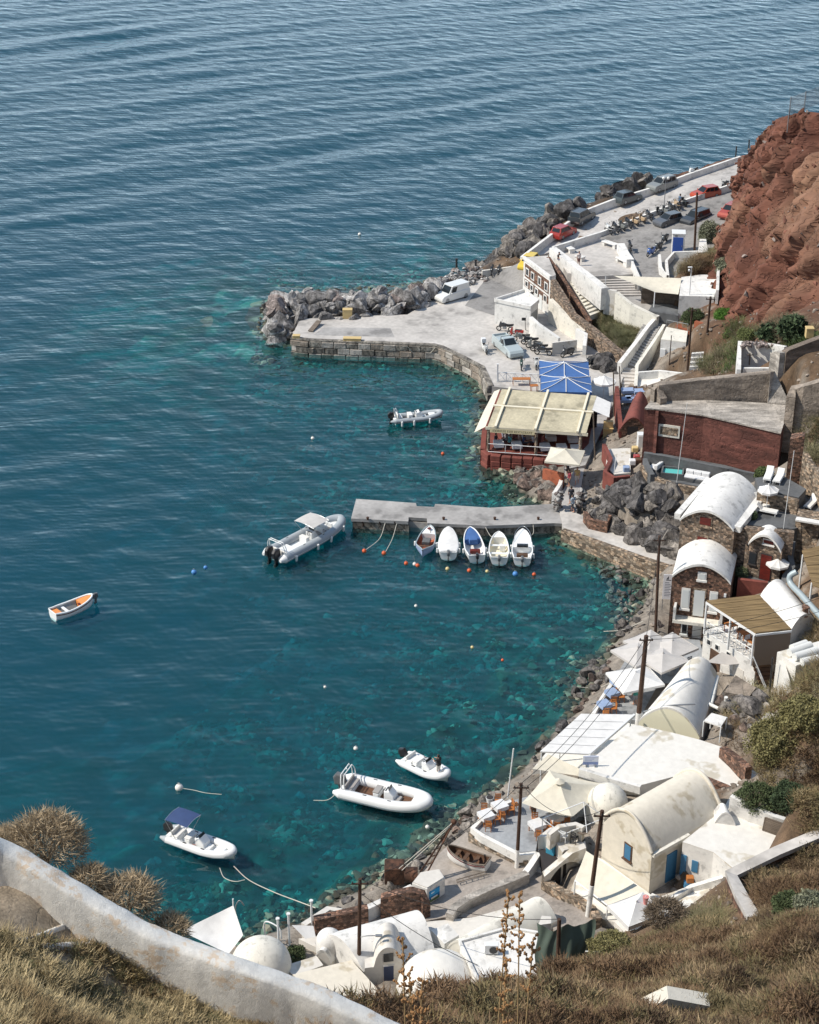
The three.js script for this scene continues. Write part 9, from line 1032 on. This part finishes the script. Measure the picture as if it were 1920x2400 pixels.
// ---------- old wall, ruin and stalks close to the viewer ----------
function roughWall(pts, th, H, amp) { const c = new THREE.CatmullRomCurve3(pts), n = 110, prof = [[-1, -1], [-1, -0.6], [-1, -0.25], [-0.94, -0.04], [-0.6, 0.02], [0, 0.04], [0.6, 0.02], [0.94, -0.04], [1, -0.25], [1, -0.6], [1, -1]], rows = []; for (let i = 0; i <= n; i++) { const p = c.getPointAt(i / n), t = c.getTangentAt(i / n).setY(0).normalize(), s = V(-t.z, 0, t.x); rows.push(prof.map(([u, v], k) => p.clone().addScaledVector(s, u * th / 2 + amp * (fbm(i * 0.35, k * 0.8, 701, 3) - 0.5)).add(V(0, (v < -0.02 ? v * H : v) + amp * 0.8 * (fbm(i * 0.3, k * 0.4, 705, 3) - 0.5), 0)))); } return sheet(rows); }
{
  const T2 = tex(512, (u, v) => { const a = fbm(u * 5, v * 5, 711, 5, 5), b = fbm(u * 26, v * 26, 715, 3, 26), p = smooth(0.56, 0.7, a) * smooth(0.38, 0.58, b); return [mix(0.92, 0.86, p) + 0.1 * (b - 0.5), mix(0.915, 0.79, p) + 0.1 * (b - 0.5), mix(0.9, 0.71, p) + 0.1 * (b - 0.5)]; });
  M('oldWhitewash', [0.84, 0.83, 0.81], { map: sized(T2, 2.6), bumpMap: sized(T.grit, 1.2), bumpScale: 0.02 });
  one('old_wall', roughWall([[-160, 1905, 45], [-40, 1952, 44.6], [20, 1986, 44.1], [120, 2046, 43.5], [230, 2112, 42.85], [330, 2168, 42.3], [430, 2212, 41.85], [560, 2258, 41.5], [700, 2307, 40.9], [800, 2350, 40.5], [900, 2400, 40], [1010, 2460, 39.4]].map((a) => P(...a)), 0.68, 2.2, 0.1), 'oldWhitewash', 'long peeling whitewashed wall across the lower corner', 'wall');
  one('kerb', roughWall([[-20, 2222], [60, 2212], [150, 2182]].map(([x, y]) => groundHit(x, y).add(V(0, 0.05, 0))), 0.12, 0.2, 0.03), 'oldWhitewash', 'thin white kerb crossing the bare ground inside the wall', 'kerb'); one('kerb', roughWall([[20, 2232], [120, 2238], [210, 2222], [300, 2236]].map(([x, y]) => groundHit(x, y).add(V(0, 0.06, 0))), 0.2, 0.25, 0.04), 'oldWhitewash', 'broken white kerb in front of the dry grass', 'kerb');
  const a = groundHit(1470, 2392), b = groundHit(1662, 2386), m = a.clone().lerp(b, 0.48), up = Math.max(a.y, b.y) + 0.75, pts = [V(a.x, a.y - 0.6, a.z), V(b.x, b.y - 0.6, b.z), V(b.x, a.y + 0.05, b.z), V(m.x, up, m.z), V(a.x, a.y + 0.02, a.z)], bk = pts.map((p) => p.clone().add(V(0.1, -0.35, -1.1))), tri = (x, y, z) => quadGeo(x, y, z, z), rg = thing('ruined_gable', 'pale stone gable of a ruin sticking out of the scrub', 'ruin', m); wpart(rg, 'gable', [tri(pts[0], pts[1], pts[2]), tri(pts[0], pts[2], pts[3]), tri(pts[0], pts[3], pts[4])], 'creamStained'); wpart(rg, 'roof', [quadGeo(pts[4], pts[3], bk[3], bk[4]), quadGeo(pts[3], pts[2], bk[2], bk[3])], 'creamStained');
  for (const [x, y, s, l] of [[1546, 2366, 1, 'short dark stake in the scrub below the retaining wall'], [1700, 2230, 1, 'dark stake beside the brown timber steps']]) { const p = groundHit(x, y); one('stake', bar(V(0, -0.3, 0), V(0.05, 0.9, 0), 0.06), 'woodPole', l, 'post', undefined, p); }
  for (let i = 0; i < 26; i++) { const p = groundHit(R(1390, 1720), R(2200, 2330)); one('litter_stone', stone(R(0.06, 0.16), 1.3, 0.6, 1, 1), boulderMats[5], 'pale stone lying in the scrub of the slope', 'stone', 'pale stones in the scrub', p); }
  // seed stalks
  const stalkM = leafMat('stalk', [0.36, 0.25, 0.12]), seedM = leafMat('seed', [0.3, 0.16, 0.065]);
  const stalk = (label, px, pyTop, zc, lean) => { const v = (pyTop - 1200) / FOCAL, x = (px - 960) / FOCAL * zc, y = EYE - zc * (SP + v * CP), z = -zc * (CP - v * SP), gy = groundAt(x - lean, z), H = y - gy, o = thing('seed_stalk', label, 'plant', V(x - lean, gy, z), 0, 'brown seed stalks close to the viewer'), c = new THREE.CatmullRomCurve3([V(0, -0.1, 0), V(lean * 0.3, H * 0.5, 0.02), V(lean, H, 0)]); part(o, 'stem', new THREE.TubeGeometry(c, 24, 0.006, 5), stalkM); const knob = (p, r) => stone(r, 1, 1.3, 1, 0, 3).translate(p.x, p.y, p.z);
    for (let k = 0; k < 13; k++) { const t = 1 - k * 0.055 * (0.9 / Math.max(0.9, H)), b = c.getPoint(clamp(t)), a2 = k * 2.1 + px, L = (0.035 + 0.0035 * k) * R(0.6, 1.5), e = b.clone().add(V(Math.cos(a2) * L, L * R(0.4, 1.1), Math.sin(a2) * L)), l = []; for (let q = 0; q < 9; q++) { const p = b.clone().lerp(e, q / 8).add(V(R(-0.008, 0.008), R(-0.008, 0.008), R(-0.008, 0.008))); l.push(knob(p, R(0.005, 0.01))); } part(o, 'seed_head', l, seedM); part(o, 'twig', bar(b, e, 0.003, 4), stalkM); } };
  stalk('tallest brown seed stalk over the white flat roof', 1192, 2098, 13, 0.12); stalk('brown seed stalk left of the tallest one', 1218, 2102, 13.4, -0.05); stalk('brown seed stalk in front of the green tarpaulin edge', 1188, 2250, 12.6, 0.06); stalk('brown seed stalk before the large white dome', 944, 2200, 13, -0.06); stalk('leaning brown seed stalk before the arched doorway', 990, 2300, 12.5, 0.08); stalk('short brown seed stalk before the large dome', 960, 2290, 12.8, -0.12); stalk('seed stalk rising by the foot of the old wall', 1250, 2200, 13.2, 0.1);
}

renderer.render(scene, camera);
